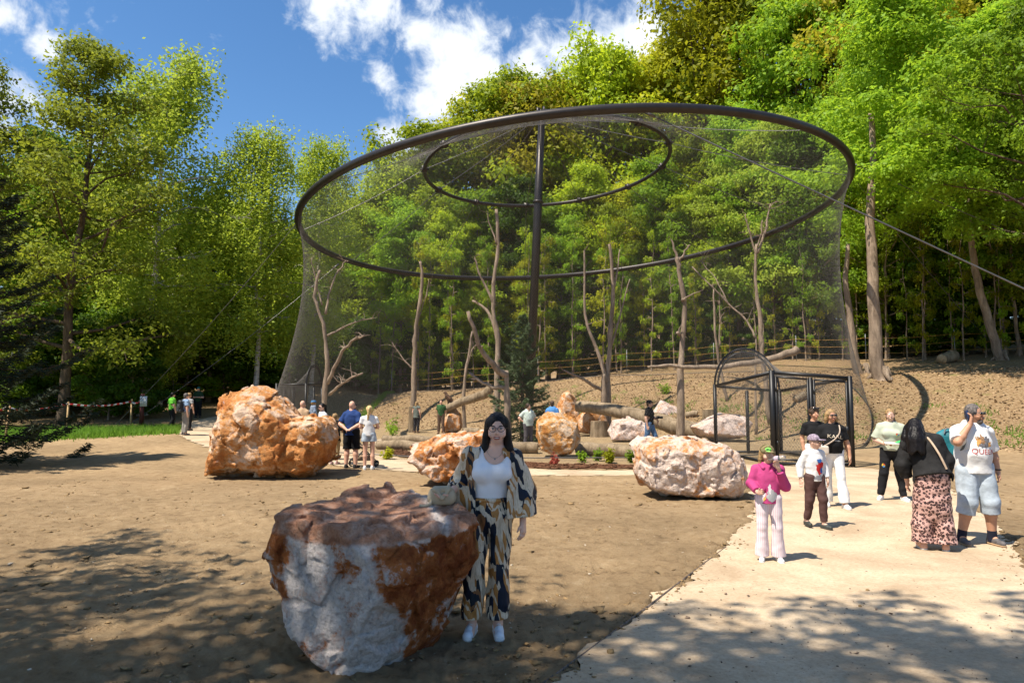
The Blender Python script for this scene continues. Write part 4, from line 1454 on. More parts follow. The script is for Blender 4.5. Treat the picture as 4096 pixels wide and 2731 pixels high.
def tree(kind, var, x, d, H, label, leafm=None, rot=0, group='trees of the wood round the aviary', sx=1.0, name=None, z0=0, world=None):
    trm, crm = PROT[kind][var % len(PROT[kind])]
    base = {'maple': 18, 'beech': 18, 'bush': 8, 'birch': 20, 'alder': 20, 'pole': 11, 'shade': 17, 'shadeb': 16}[kind]
    p = stand(x, d) if world is None else np.array([*world, gz(*world)])
    nm = name or {'maple': 'maple_tree', 'beech': 'beech_tree', 'bush': 'leafy_shrub', 'birch': 'birch_tree', 'alder': 'alder_tree', 'pole': 'sapling'}[kind]
    root = empty(nm, (p[0], p[1], p[2] + z0), rot); s_ = H / base
    root.scale = (s_ * sx, s_ * sx, s_)
    tag(root, label, 'shrub' if kind == 'bush' else 'tree', group)
    obj('trunk', trm, None, root)
    o = obj('crown', crm, None, root)
    if leafm is not None:
        o.material_slots[0].link = 'OBJECT'; o.material_slots[0].material = leafm
    return root


# --- right-hand and rear hillside wood
HILL = 'dense broadleaf tree of the hillside wood behind the aviary'
HG = 'hillside wood'
R_ = np.random.default_rng(42)
rows = [  # (photo x, distance, top photo y, kind, leaf, sx)
    (905, 58, 390, 'maple', lf_maple, 1.0), (985, 60, 320, 'maple', lf_maple, 1.0), (1070, 62, 285, 'maple', lf_yellow, .95),
    (1150, 62, 200, 'maple', lf_maple, .9), (1215, 60, 225, 'maple', lf_olive, .9), (1290, 64, 215, 'maple', lf_yellow, .9),
    (1385, 62, 130, 'maple', lf_maple, .85), (1470, 64, 160, 'maple', lf_yellow, .9), (1560, 66, 130, 'maple', lf_yellow, .9),
    (1660, 62, -15, 'maple', lf_yellow, .95), (1770, 64, -5, 'maple', lf_maple, .95), (1850, 56, 30, 'maple', lf_beech, .8),
    (1950, 58, -70, 'maple', lf_beech, .8), (2060, 54, -70, 'maple', lf_olive, .85), (2170, 60, -110, 'maple', lf_deep, .9),
    (2270, 50, -120, 'maple', lf_maple, .85), (2380, 52, -160, 'maple', lf_beech, .9), (2500, 46, -150, 'maple', lf_maple, .9),
    (800, 66, 470, 'maple', lf_maple, 1.0), (740, 70, 500, 'beech', lf_beech, 1.0), (850, 56, 455, 'beech', lf_maple, 1.0),
    (930, 54, 470, 'beech', lf_beech, 1.0), (1010, 54, 440, 'beech', lf_maple, 1.0), (1100, 54, 455, 'beech', lf_beech, 1.0), (1190, 54, 420, 'beech', lf_deep, 1.0),
    (1260, 54, 470, 'beech', lf_beech, 1.0), (1340, 55, 400, 'beech', lf_maple, 1.0), (1430, 54, 430, 'beech', lf_yellow, 1.0), (1520, 54, 380, 'beech', lf_beech, 1.0),
    (1610, 54, 330, 'beech', lf_maple, 1.0), (1700, 52, 260, 'beech', lf_beech, .95), (1780, 49, 290, 'beech', lf_birch, .95), (1860, 47, 300, 'beech', lf_beech, .95),
    (1950, 45, 250, 'beech', lf_beech, .9), (2040, 43, 330, 'beech', lf_maple, .9), (2130, 44, 260, 'beech', lf_beech, .9), (2220, 42, 350, 'beech', lf_deep, .9),
    (2310, 40, 240, 'beech', lf_beech, .9), (2400, 38, 200, 'beech', lf_maple, .9), (2480, 36, 120, 'beech', lf_beech, .9),
    (1640, 52, 450, 'beech', lf_birch, 1.1), (1720, 52, 430, 'beech', lf_birch, 1.1), (1560, 54, 490, 'beech', lf_beech, 1.1),
]
ORD = ['first', 'second', 'third', 'fourth', 'fifth', 'sixth', 'seventh', 'eighth', 'ninth', 'tenth', 'eleventh', 'twelfth', 'thirteenth', 'fourteenth', 'fifteenth', 'sixteenth', 'seventeenth', 'eighteenth', 'nineteenth', 'twentieth',
       'twenty-first', 'twenty-second', 'twenty-third', 'twenty-fourth', 'twenty-fifth', 'twenty-sixth', 'twenty-seventh', 'twenty-eighth', 'twenty-ninth', 'thirtieth']
CNAME = {lf_maple: 'fresh green', lf_yellow: 'yellow-green', lf_olive: 'olive-brown', lf_beech: 'mid green', lf_deep: 'deep green', lf_birch: 'pale green'}


def numbered(rws, fmt):
    od = sorted(range(len(rws)), key=lambda k_: rws[k_][0])
    return {k_: fmt(rws[k_], ORD[n_]) for n_, k_ in enumerate(od)}


for kd_, fm in (('maple', lambda r_, o_: CNAME[r_[4]] + ' maple on the hillside skyline, ' + o_ + ' from the left'), ('beech', lambda r_, o_: CNAME[r_[4]] + ' beech below the skyline maples, ' + o_ + ' from the left')):
    sub_ = [r_ for r_ in rows if r_[3] == kd_]; lab_ = numbered(sub_, fm)
    for i_, (x_, d_, ty, kd, lm, sx_) in enumerate(sub_):
        p = stand(x_, d_); top_ = at(x_, ty, d_)[2]
        tree(kd, i_, x_, d_, max(6, top_ - p[2]), lab_[i_], lm, R_.uniform(0, 6.28), HG, sx_ * {'maple': 1.05, 'beech': 1.0}[kd])
for i_ in range(26):       # depth of the wood, its shade put into darker leaf colour
    x_ = 560 + i_ * 74 + R_.uniform(-20, 20); d_ = R_.uniform(62, 74) if i_ % 2 else R_.uniform(55, 62)
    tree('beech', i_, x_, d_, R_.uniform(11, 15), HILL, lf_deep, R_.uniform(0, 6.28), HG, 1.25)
for i_ in range(56):       # understorey along the wood's edge, mostly in leaves darkened to read as shade
    x_ = 640 + i_ * 33 + R_.uniform(-20, 20); d_ = np.interp(x_, [640, 860, 1700, 1850, 2450], [55, 51.5, 50.5, 46, 37.5]) + (R_.uniform(0, 2.5) if i_ % 2 else R_.uniform(4, 10))
    tree('bush', 0, x_, d_, R_.uniform(3, 5.5), 'leafy shrub growing under the trees at the edge of the hillside wood', [lf_deep, lf_deep, lf_beech, lf_deep][i_ % 4], R_.uniform(0, 6.28), 'understorey shrubs of the hillside', 1.15)
for i_ in range(44):
    x_ = 880 + i_ * 35 + R_.uniform(-22, 22); d_ = np.interp(x_, [860, 1700, 1850, 2450], [49.5, 48.5, 45, 34.5]) + R_.uniform(-.4, 1.5)
    tree('pole', i_, x_, d_, R_.uniform(7, 12), 'slim leafy sapling at the edge of the hillside wood', [lf_maple, lf_beech, lf_yellow][i_ % 3], R_.uniform(0, 6.28), 'saplings at the wood edge', .8)
tree('beech', 0, 1215, 51, 9.5, 'bright green young beech right behind the small fir in the aviary', lf_yellow, 1, HG, .85)
tree('beech', 1, 1120, 51.5, 10, 'bright layered beech left of the mast behind the net', lf_maple, 2.2, HG, .9)
for i_, (x_, d_, H_, sx_, lm) in enumerate([(920, 53, 12, .9, lf_beech), (1040, 53, 13, .9, lf_maple), (1290, 53, 12, .9, lf_beech), (1400, 53.5, 14, .85, lf_maple), (1500, 53, 13, .9, lf_beech), (1600, 52, 13, .9, lf_maple), (1700, 51, 14, .85, lf_birch), (1800, 49, 15, .85, lf_beech)]):
    tree('shadeb', 0, x_, d_, H_, CNAME[lm] + ' overhanging beech close behind the net, ' + ORD[i_] + ' from the left', lm, 1.1 * i_, HG, sx_, name='beech_tree')


def bigtrunk(label, pts, d, r_, mt=bark, bend=()):
    p = np.array([at(x, y, d) for x, y in pts]); g_ = gz(p[0][0], d); p[0][2] = g_ - .2; base = np.array([p[0][0], d, g_])
    root = empty('forest_tree', tuple(base)); tag(root, label, 'tree', 'bare-stemmed trees at the wood edge')
    q = wob(p, 4, .02, sum(map(ord, label))) - base
    rad = np.linspace(r_, r_ * .35, len(q)); rad[0] *= 1.7; rad[1] *= 1.2
    MB().tube(q, rad, 12).build('trunk', mt, root)
    for k_ in range(3):      # root flare
        a_ = k_ * 2.1 + .4
        MB().tube([(r_ * .5 * math.cos(a_), r_ * .5 * math.sin(a_), .5), (r_ * 1.3 * math.cos(a_), r_ * 1.3 * math.sin(a_), .12), (r_ * 2.3 * math.cos(a_), r_ * 2.3 * math.sin(a_), -.15)], [r_ * .5, r_ * .35, r_ * .2], 6).build('root', mt, root)
    _, crm = PROT['beech'][len(label) % 2]
    o = obj('crown', crm, None, root); k_ = 'just right of the net' in label; o.location = (q[-1][0] + (2.2 if k_ else 1.6), q[-1][1] + (1.5 if k_ else -.5), 6.0 if k_ else 4.2); o.scale = (.55, .55, .7) if k_ else (.95, .95, .85)
    o.material_slots[0].link = 'OBJECT'; o.material_slots[0].material = lf_beech


bigtrunk('forked leaning tree trunk just right of the net', [(1988, 918), (1970, 850), (1956, 760), (1945, 660), (1948, 560)], 36, .27)
bigtrunk('straight grey tree trunk second from the net on the right', [(2030, 918), (2015, 840), (2008, 740), (2003, 600), (1998, 480), (2005, 380), (2000, 260)], 33.5, .36)
bigtrunk('slanting grey trunk beyond the rope fence at far right', [(2305, 862), (2290, 800), (2265, 720), (2240, 620), (2230, 520), (2225, 420), (2230, 330)], 37, .26)
bigtrunk('thin pale trunk at the right picture edge', [(2345, 850), (2335, 760), (2325, 650), (2322, 540), (2325, 440)], 38, .12)
bigtrunk('dark trunk in the shade left of the slanting one', [(2180, 850), (2175, 760), (2150, 640), (2140, 520), (2145, 420)], 44, .3, barkd)

# --- left-hand wood
tree('alder', 0, 150, 34, 20.0, 'tall dark-stemmed alder with thin crown on the left', None, .6, None, 1.05)
tree('alder', 0, -70, 33, 18.5, 'thin-leaved alder cut by the left picture edge', None, 2.7, None, .95)
tree('birch', 0, 330, 40, 22.3, 'tallest birch on the left with hanging twigs', None, .3, None, 1.2)
tree('birch', 1, 590, 43, 17.6, 'birch with drooping crown standing left of the net', None, 1.9, None, 1.15)
tree('birch', 1, 715, 47, 18.2, 'leaning white-stemmed birch at the left edge of the net', None, 2.4, None, 1.0)
LEFT = 'leafy tree of the wood at the left behind the barrier tape'
LG = 'left-hand wood'
lrows = [(-120, 44, 560, 'beech', lf_beech), (-20, 46, 420, 'beech', lf_beech), (60, 44, 520, 'beech', lf_deep), (130, 46, 420, 'beech', lf_beech), (210, 47, 400, 'beech', lf_birch),
         (290, 48, 470, 'beech', lf_beech), (370, 46, 480, 'birch', lf_birch), (430, 50, 520, 'beech', lf_beech), (480, 50, 460, 'beech', lf_maple), (545, 52, 520, 'beech', lf_beech),
         (610, 54, 500, 'beech', lf_maple), (670, 55, 560, 'beech', lf_beech), (730, 57, 540, 'beech', lf_maple), (-60, 54, 380, 'maple', lf_deep), (90, 56, 330, 'maple', lf_deep),
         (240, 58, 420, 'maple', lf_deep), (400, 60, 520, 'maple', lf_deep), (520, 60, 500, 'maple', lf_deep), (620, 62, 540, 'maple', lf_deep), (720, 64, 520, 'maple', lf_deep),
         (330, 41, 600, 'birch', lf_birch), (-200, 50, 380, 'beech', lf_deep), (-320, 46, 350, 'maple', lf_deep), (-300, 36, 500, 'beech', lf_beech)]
lab_ = numbered(lrows, lambda r_, o_: CNAME[r_[4]] + ' ' + r_[3] + ' of the left-hand wood, ' + o_ + ' from the left')
for i_, (x_, d_, ty, kd, lm) in enumerate(lrows):
    p = stand(x_, d_); top_ = at(x_, ty, d_)[2]
    tree(kd, i_, x_, d_, max(5, top_ - p[2]), lab_[i_], lm, R_.uniform(0, 6.28), LG, 1.1)
for i_ in range(30):  # deep shrubs, leaf colour darkened as shade inside the wood
    x_ = -150 + i_ * 46 + R_.uniform(-15, 15); d_ = R_.uniform(60, 74)
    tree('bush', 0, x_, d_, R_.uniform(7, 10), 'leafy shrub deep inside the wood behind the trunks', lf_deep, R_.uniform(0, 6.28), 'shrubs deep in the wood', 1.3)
for i_ in range(40):
    x_ = -80 + (i_ % 20) * 40 + R_.uniform(-15, 15); d_ = (R_.uniform(37, 42) if x_ < 330 else R_.uniform(49, 54)) + (7 if i_ >= 20 else 0)
    tree('bush', 0, x_, d_, R_.uniform(4, 8), 'leafy shrub under the trees of the left-hand wood', [lf_beech, lf_deep, lf_deep][i_ % 3], R_.uniform(0, 6.28), 'understorey shrubs on the left', 1.05)


# --- conifers
def conifer_meshes(name, H, seed, R0, nb, leafm, trunkmat, tip=None, droop=.35, per=60, nlen=.07, zmin=.03):
    r = np.random.default_rng(seed); tr = MB()
    tr.tube([(0, 0, -.2), (0, 0, H * .5), (0, 0, H)], [H * .016 + .03, H * .01 + .015, .01], 8, False)
    C = []; T = []
    for i_ in range(nb):
        u = zmin + (1 - zmin) * (i_ + r.random()) / nb; z_ = H * u; Ln = R0 * (1 - u) ** .85 * r.uniform(.7, 1.15) + .08
        az = i_ * 2.399 + r.normal(0, .3)
        q = np.linspace(0, 1, 7)
        el = .35 * u + .05
        P = np.stack([math.cos(az) * Ln * q, math.sin(az) * Ln * q, z_ + Ln * (math.tan(el) * q - droop * q + droop * .9 * q ** 3)], 1)
        tr.tube(P, np.linspace(.012 * H / 5 + .008, .004, 7), 4, False)
        side = np.array([-math.sin(az), math.cos(az), 0])
        n = int(per * (Ln / R0 * .9 + .25))
        s_ = r.random(n) ** .7; off = r.uniform(-1, 1, n) * .38 * Ln * (1.05 - s_)
        pp = np.stack([np.interp(s_, q, P[:, k]) for k in range(3)], 1) + side * off[:, None]
        pp[:, 2] -= np.abs(off) * .28
        fw = np.array([math.cos(az), math.sin(az), -.12]) + side * np.sign(off)[:, None] * .8
        for m_ in range(7):
            C.append(pp + r.normal(0, nlen * .45, pp.shape)); T.append(fw + r.normal(0, .5, fw.shape))
    C = np.concatenate(C); T = np.concatenate(T); T /= np.linalg.norm(T, axis=1)[:, None]
    n = len(C); w_ = np.cross(T, r.normal(size=(n, 3))); w_ /= np.linalg.norm(w_, axis=1)[:, None]
    hl = nlen * r.uniform(.7, 1.3, (n, 1)); ww = nlen * .17
    V = np.stack([C - T * hl, C + w_ * ww, C + T * hl, C - w_ * ww], 1).reshape(-1, 3)
    trm = tr.mesh(name + '_trunk'); trm.materials.append(trunkmat)
    crm = npmesh(name + '_crown', V, np.arange(4 * n).reshape(n, 4), False); crm.materials.append(leafm)
    return trm, crm


def conifer(ms, p, label, rot=0, s_=1.0, name='spruce_tree'):
    root = empty(name, tuple(p), rot); tag(root, label, 'tree'); root.scale = (s_,) * 3
    obj('trunk', ms[0], None, root); obj('crown', ms[1], None, root)


ms = conifer_meshes('fir', 5.2, 31, 1.75, 95, lf_fir, barkd, per=55, nlen=.075)
conifer(ms, stand(1200, 27.5), 'small fir growing at the foot of the mast', .5, 1.0, 'fir_tree')
ms = conifer_meshes('spruce', 11.8, 32, 4.6, 150, lf_spruce, barkd, per=90, nlen=.11, droop=.45)
conifer(ms, np.array([-15.9, 19.0, gz(-15.9, 19.0)]), 'dark spruce with drooping boughs at the left picture edge', 1.0, .92)

# --- trees behind the standpoint that shade the foreground
PROT['shade'] = [tree_meshes('shade', 17, 51, .40, .30, 22, 5, 60, .12, 'round', .45, 0, .5, .80, .24, leafm=lf_maple, trunkmat=barkd)]
SHX, SHR = .86, 4.0
SH = ['broad maple behind the photographer shading the left soil', 'maple behind the photographer shading the big boulder', 'maple behind the photographer shading the path', 'maple left of the photographer shading the far left soil']
for i_, (x_, y_, H_, sx_) in enumerate([(-11.9, -.9, 16.5, .95), (-7.3, -.5, 16, SHX), (-2.7, -1.2, 16, .9), (-16, 1.5, 13, .7)]):
    tree('shade', 0, 0, 0, H_, SH[i_], lf_maple, 1.3 * i_ + (SHR if i_ == 1 else 0), 'shade trees behind the standpoint', sx_, world=(x_, y_), name='maple_tree')

for i_, (x_, y_, H_, lb) in enumerate([(22.4, 28.9, 15, 'beech just beyond the right picture edge shading the bank'), (24.6, 30.6, 16, 'taller beech beyond the right picture edge shading the upper bank'), (27.5, 33.5, 17, 'beech far beyond the right picture edge over the rope fence')]):
    tree('shade', 0, 0, 0, H_, lb, lf_beech, 2.0 + i_, 'beeches on the bank at the right', .95, world=(x_, y_), name='beech_tree')

# ------------------------------------------------------------------ slope cover: leaf litter and weeds
littm = mat('fallen_leaf', (.42, .29, .16), .9, .35, 3, col2=(.16, .09, .045))
q = np.stack([rng.uniform(-14, 36, 60000), rng.uniform(20, 50, 60000)], 1)
sl = q[:, 1] - np.interp(q[:, 0], TOE_X, TOE_Y)
q = q[(sl > .6) & (sl < 16) & (np.abs(q[:, 0] / q[:, 1]) < .8)][:15000]
r = np.random.default_rng(77)
nn = r.normal(size=(len(q), 3)) * .5 + [0, -.2, 1]; nn /= np.linalg.norm(nn, axis=1)[:, None]
V, F = leaves(np.stack([q[:, 0], q[:, 1], tz(q[:, 0], q[:, 1]) + .03], 1), nn, np.full(len(q), .06), r, .7)
tag(obj('leaf_litter', npmesh('leaf_litter', V, F, False), littm), 'dry brown leaves covering the slope', 'leaf litter', kind='stuff')
C = []
for k in range(170):
    x_ = rng.uniform(3, 30); y_ = np.interp(x_, TOE_X, TOE_Y) + rng.uniform(.3, 8)
    C.append(np.array([x_, y_]) + rng.normal(0, .22, (28, 2)))
blades('slope_weeds', np.concatenate(C), .16, grassm, 'scattered green weeds on the slope and inside the net', 'weeds', .02, seed=8)


def weed(label, x, y, d, s_, leafm, n=260, name='weed_clump', cat='plant', grp='low plants inside and before the net'):
    p = stand(x, d); o = empty(name, tuple(p)); tag(o, label, cat, grp)
    r = np.random.default_rng(int(x)); 
    mb = MB(); tips = []
    for _ in range(9):
        a_ = r.normal(0, .5, 3) * s_ * .7; a_[2] = abs(r.normal(.8, .25)) * s_
        mb.tube([(0, 0, 0), a_ * [.4, .4, .6], a_], [.008, .006, .003], 4, False); tips += [a_, a_ * .7, a_ * .45]
    mb.build('stem', bark, o)
    T = np.array(tips)[r.integers(0, len(tips), n)] + r.normal(0, .16 * s_, (n, 3)); T[:, 2] = np.abs(T[:, 2])
    nn = r.normal(size=(n, 3)) * .7 + [0, -.2, .7]; nn /= np.linalg.norm(nn, axis=1)[:, None]
    V, F = leaves(T, nn, np.full(n, .035 + .05 * s_), r)
    obj('foliage', npmesh('foliage', V, F, False), leafm, o)


lf_red = leafmat('reddish_leaf', (0.270, 0.061, 0.041), (0.350, 0.070, 0.042))
weed('bright yellow-green shrub in the bed right of the rounded boulder', 1398, 0, 19.9, 0.32, lf_yellow, 420)
weed('thin green plant left of the yellow-green shrub', 1335, 0, 20.1, 0.27, lf_beech, 160)
weed('green grass-like clump just behind the yellow-green shrub', 1372, 0, 20.6, 0.28, lf_beech, 260)
weed('green plant in the bed close to the pale pink boulder', 1447, 0, 20.0, 0.29, lf_beech, 220)
weed('small reddish shrub beside the pale pink boulder', 1470, 0, 19.4, 0.22, lf_red, 160)
weed('small reddish shrub in the mulch near the woman', 1272, 0, 19.6, 0.22, lf_red, 160)
weed('yellow-green plant in the bed behind the stroller', 895, 0, 21.5, 0.27, lf_yellow, 260)
weed('upright green tuft on the mound at the left', 905, 0, 34, 0.63, lf_beech, 320)
weed('small bright green plant by the left foot of the net', 823, 0, 37.5, 0.35, lf_yellow, 240)
weed('green plant on the slope left of the straight trunk', 1527, 0, 40, 0.49, lf_beech, 320)
weed('green plant at the foot of the small fir', 1165, 0, 26, 0.21, lf_beech, 140)

# ------------------------------------------------------------------ rope fence at the wood's edge, barrier tape
ropem = mat('yellow_rope', (.50, .28, .06), .8, .2, 5)
galv = mat('galvanised', (.26, .27, .28), .45, .1, 5, metal=.5)


def ropefence(label, cols, hs=(.55, 1.0, 1.45), ptop=1.7):
    pts = [stand(x, d) for x, d in cols]; o = empty('rope_fence', tuple(pts[0])); tag(o, label, 'fence', 'rope fences along the wood')
    for p in pts:
        MB().tube([p - pts[0] - [0, 0, .2], p - pts[0] + [0, 0, ptop]], [.022, .022], 6).build('post', galv, o)
    for h_ in hs:
        q = np.array([p - pts[0] + [0, 0, h_] for p in pts]); q2 = []
        for a_, b_ in zip(q[:-1], q[1:]):
            for s_ in np.linspace(0, 1, 6)[:-1]:
                q2.append(a_ + (b_ - a_) * s_ - [0, .04, .1 * 4 * s_ * (1 - s_)])
        q2.append(q[-1] - [0, .04, 0])
        MB().tube(np.array(q2), .010, 5, False).build('rope', ropem, o)


ropefence('yellow rope fence on metal posts behind the aviary and across the slope', [(900, 49), (1070, 48), (1235, 47.5), (1440, 47.5), (1640, 47), (1830, 45), (1990, 42), (2195, 39.5), (2420, 37)])
ropefence('yellow rope fence under the trees left of the aviary', [(400, 47), (560, 50), (640, 52)])

wood = mat('stake_wood', (.50, .33, .16), .8, .15, 6)
redpost = mat('rust_red_paint', (.10, .025, .02), .6, .15, 6)
tapem, t, b, c = newmat('barrier_tape_print', .45, .3)
uvn = N(t, 'ShaderNodeAttribute', attribute_name='along').outputs['Fac']
fr = MATH(t, 'FRACT', MATH(t, 'MULTIPLY', uvn, 2.4)); L(t, mixc(t, MATH(t, 'GREATER_THAN', fr, .5), (.75, .72, .72), (.50, .03, .03)), b.inputs['Base Color'])
sk = [(-70, 25.0, 1.25), (20, 26.8, 1.3), (160, 30.0, 1.28), (305, 34.0, 1.28), (330, 34.3, 1.38)]
tops_ = []
for k, (x_, d_, h_) in enumerate(sk):
    p = stand(x_, d_); tops_.append(p + [0, -.03, h_ - .06])
    if k == 4:
        o = empty('sign_post', tuple(p)); tag(o, 'dark red post with a white notice at the end of the barrier tape', 'post')
        MB().box((0, 0, h_ / 2 + .05), (.16, .12, h_ + .3)).build('post', redpost, o, False)
        bd = MB().box((.10, -.075, h_ - .18), (.34, .02, .5)).build('notice', mat('notice_white', (.72, .72, .70), .5, .03), o, False)
        mb = MB()
        for q in range(7):
            mb.box((.10 - .02 * (q % 3), -.088, h_ - .04 - .05 * q), (.22 - .04 * (q % 3), .003, .015))
        mb.build('print', mat('notice_ink', (.08, .08, .09), .6), bd, False)
    elif k > 0 or True:
        o = empty('wooden_stake', tuple(p)); tag(o, {0: 'wooden stake beyond the left picture edge holding the tape', 1: 'leaning wooden stake nearest the left picture edge', 2: 'wooden stake in the middle of the barrier tape', 3: 'wooden stake right beside the dark red post'}[k], 'stake', 'stakes of the barrier tape')
        ln_ = .12 if k == 1 else .02
        MB().bar((0, 0, -.2), (ln_, 0, h_ + .06), .06, .05).build('stake', wood, o, False)
tape = []; alg = []
for a_, b_ in zip(tops_[:-1], tops_[1:]):
    for s_ in np.linspace(0, 1, 14):
        tape.append(a_ + (b_ - a_) * s_ - np.array([0, 0, .16 * 4 * s_ * (1 - s_)]))
tape = np.array(tape); hgt = np.array([0, .0, .045])
tw_ = np.stack([0 * tape[:, 0], .03 * np.sin(np.arange(len(tape)) * .9), .042 + 0 * tape[:, 0]], 1)
V = np.concatenate([tape - tw_, tape + tw_]); n = len(tape)
F = np.stack([np.arange(n - 1), np.arange(1, n), np.arange(1, n) + n, np.arange(n - 1) + n], 1)
me = npmesh('barrier_tape', V, F)
ln_ = np.concatenate([[0], np.cumsum(np.linalg.norm(np.diff(tape, axis=0), axis=1))])
a_ = me.attributes.new('along', 'FLOAT', 'POINT'); a_.data.foreach_set('value', np.concatenate([ln_, ln_]).astype(np.float32))
o = obj('barrier_tape', me, tapem); md = o.modifiers.new('solid', 'SOLIDIFY'); md.thickness = .003
tag(o, 'red and white barrier tape strung between the stakes', 'tape')

# ------------------------------------------------------------------ people
def skinmat(name, col):
    return mat(name, col, .55, .06, 14, .08, 120, spec=.35, sss=.0)


SK1 = skinmat('skin_fair', (.63, .36, .25)); SK2 = skinmat('skin_tan', (.50, .26, .16)); SK3 = skinmat('skin_pale', (.62, .38, .28))
H_BLACK = mat('hair_black', (.007, .005, .005), .45, .3, 30, .25, 90, spec=.22)
H_BROWN = mat('hair_brown', (.06, .033, .018), .5, .3, 30, .5, 90)
H_BLOND = mat('hair_blond', (.62, .44, .20), .5, .25, 30, .5, 90)
H_DBLOND = mat('hair_dark_blond', (.34, .21, .09), .5, .3, 30, .5, 90)
H_GREY = mat('hair_grey', (.14, .12, .11), .6, .35, 40, .4, 90)
LENS = mat('dark_lens', (.008, .008, .01), .12, .05, 3, spec=.7)
EYEW = mat('eye_white', (.70, .68, .66), .3, .02); EYED = mat('eye_dark', (.02, .014, .01), .2, .02)
LIP = mat('lip_red', (.40, .10, .09), .4, .05, 9); TEETH = mat('teeth_white', (.75, .72, .66), .3, .02)


def cloth(name, col, fold=.5, rough=.85, var=.06, scale=4):
    return mat('cloth_' + name, col, rough, var, scale, fold * .35, 26, spec=.15)


BASE = dict(P=(0, 0, .96), C=(0, .0, 1.27), N=(0, .012, 1.43), H=(0, -.02, 1.585),
            hip_l=(.085, 0, .93), K_l=(.098, -.015, .50), A_l=(.10, .035, .085), F_l=(.18, -1, 0),
            S_l=(.165, .012, 1.358), E_l=(.215, .035, 1.115), W_l=(.225, -.04, .875), h_l=(0, -.2, -1))


def mkpose(**kw):
    J = {k: np.array(v, float) for k, v in BASE.items()}
    for k in list(J):
        if k.endswith('_l'):
            r = J[k].copy(); r[0] *= -1; J[k[:-2] + '_r'] = r
    for k, v in kw.items():
        J[k] = np.array(v, float)
    return J


def unit(v):
    v = np.asarray(v, float); return v / (np.linalg.norm(v) + 1e-9)


def hand(f, W, dirv, side, curl=.5, s_=1.0, thumb=1, k=.006):
    """palm, four bent fingers, thumb; side = axis across the palm towards the thumb"""
    d = unit(dirv); sd_ = unit(np.asarray(side, float) - d * np.dot(side, d)); n = np.cross(d, sd_)
    p0 = W + d * .012 * s_; p1 = W + d * .075 * s_
    for q in (-.022, 0, .022):
        f.cone(p0 + sd_ * q * .7 * s_, p1 + sd_ * q * s_, .017 * s_, .0155 * s_, .012)
    for i_, (q, ln) in enumerate(((.03, .062), (.0105, .072), (-.010, .067), (-.029, .052))):
        a = p1 + sd_ * q * s_; dd = d * 1.0 + sd_ * q * 2
        c1 = curl * .55
        b = a + unit(dd + n * c1) * ln * .5 * s_; c = b + unit(dd * (1 - curl * .6) + n * (c1 * 2.4)) * ln * .5 * s_
        f.cone(a, b, .0088 * s_, .0082 * s_, k); f.cone(b, c, .0082 * s_, .0068 * s_, k)
    a = W + d * .025 * s_ + sd_ * .022 * s_; b = a + unit(d * .8 + sd_ * .8 + n * .25) * .036 * s_; c = b + unit(d + sd_ * .2 + n * .35 * (1 + curl)) * .03 * s_
    f.cone(a, b, .0125 * s_, .0095 * s_, .01); f.cone(b, c, .0095 * s_, .0075 * s_, k)


def rotz(v, a):
    ca, sa = math.cos(a), math.sin(a); v = np.asarray(v, float)
    return np.stack([v[..., 0] * ca - v[..., 1] * sa, v[..., 0] * sa + v[..., 1] * ca, v[..., 2]], -1)


def folds(seed, amp=.006, fz=16.0, fx=9.0):
    def fn(P):
        w_ = fbm(P * 4 + seed, 2) * 2.2
        return amp * (np.sin(P[:, 2] * fz + P[:, 0] * fx + w_ * 2 + seed) * .5 + fbm(P * [fx, fx, fz * .45] + seed * 2, 2) * .9)
    return fn


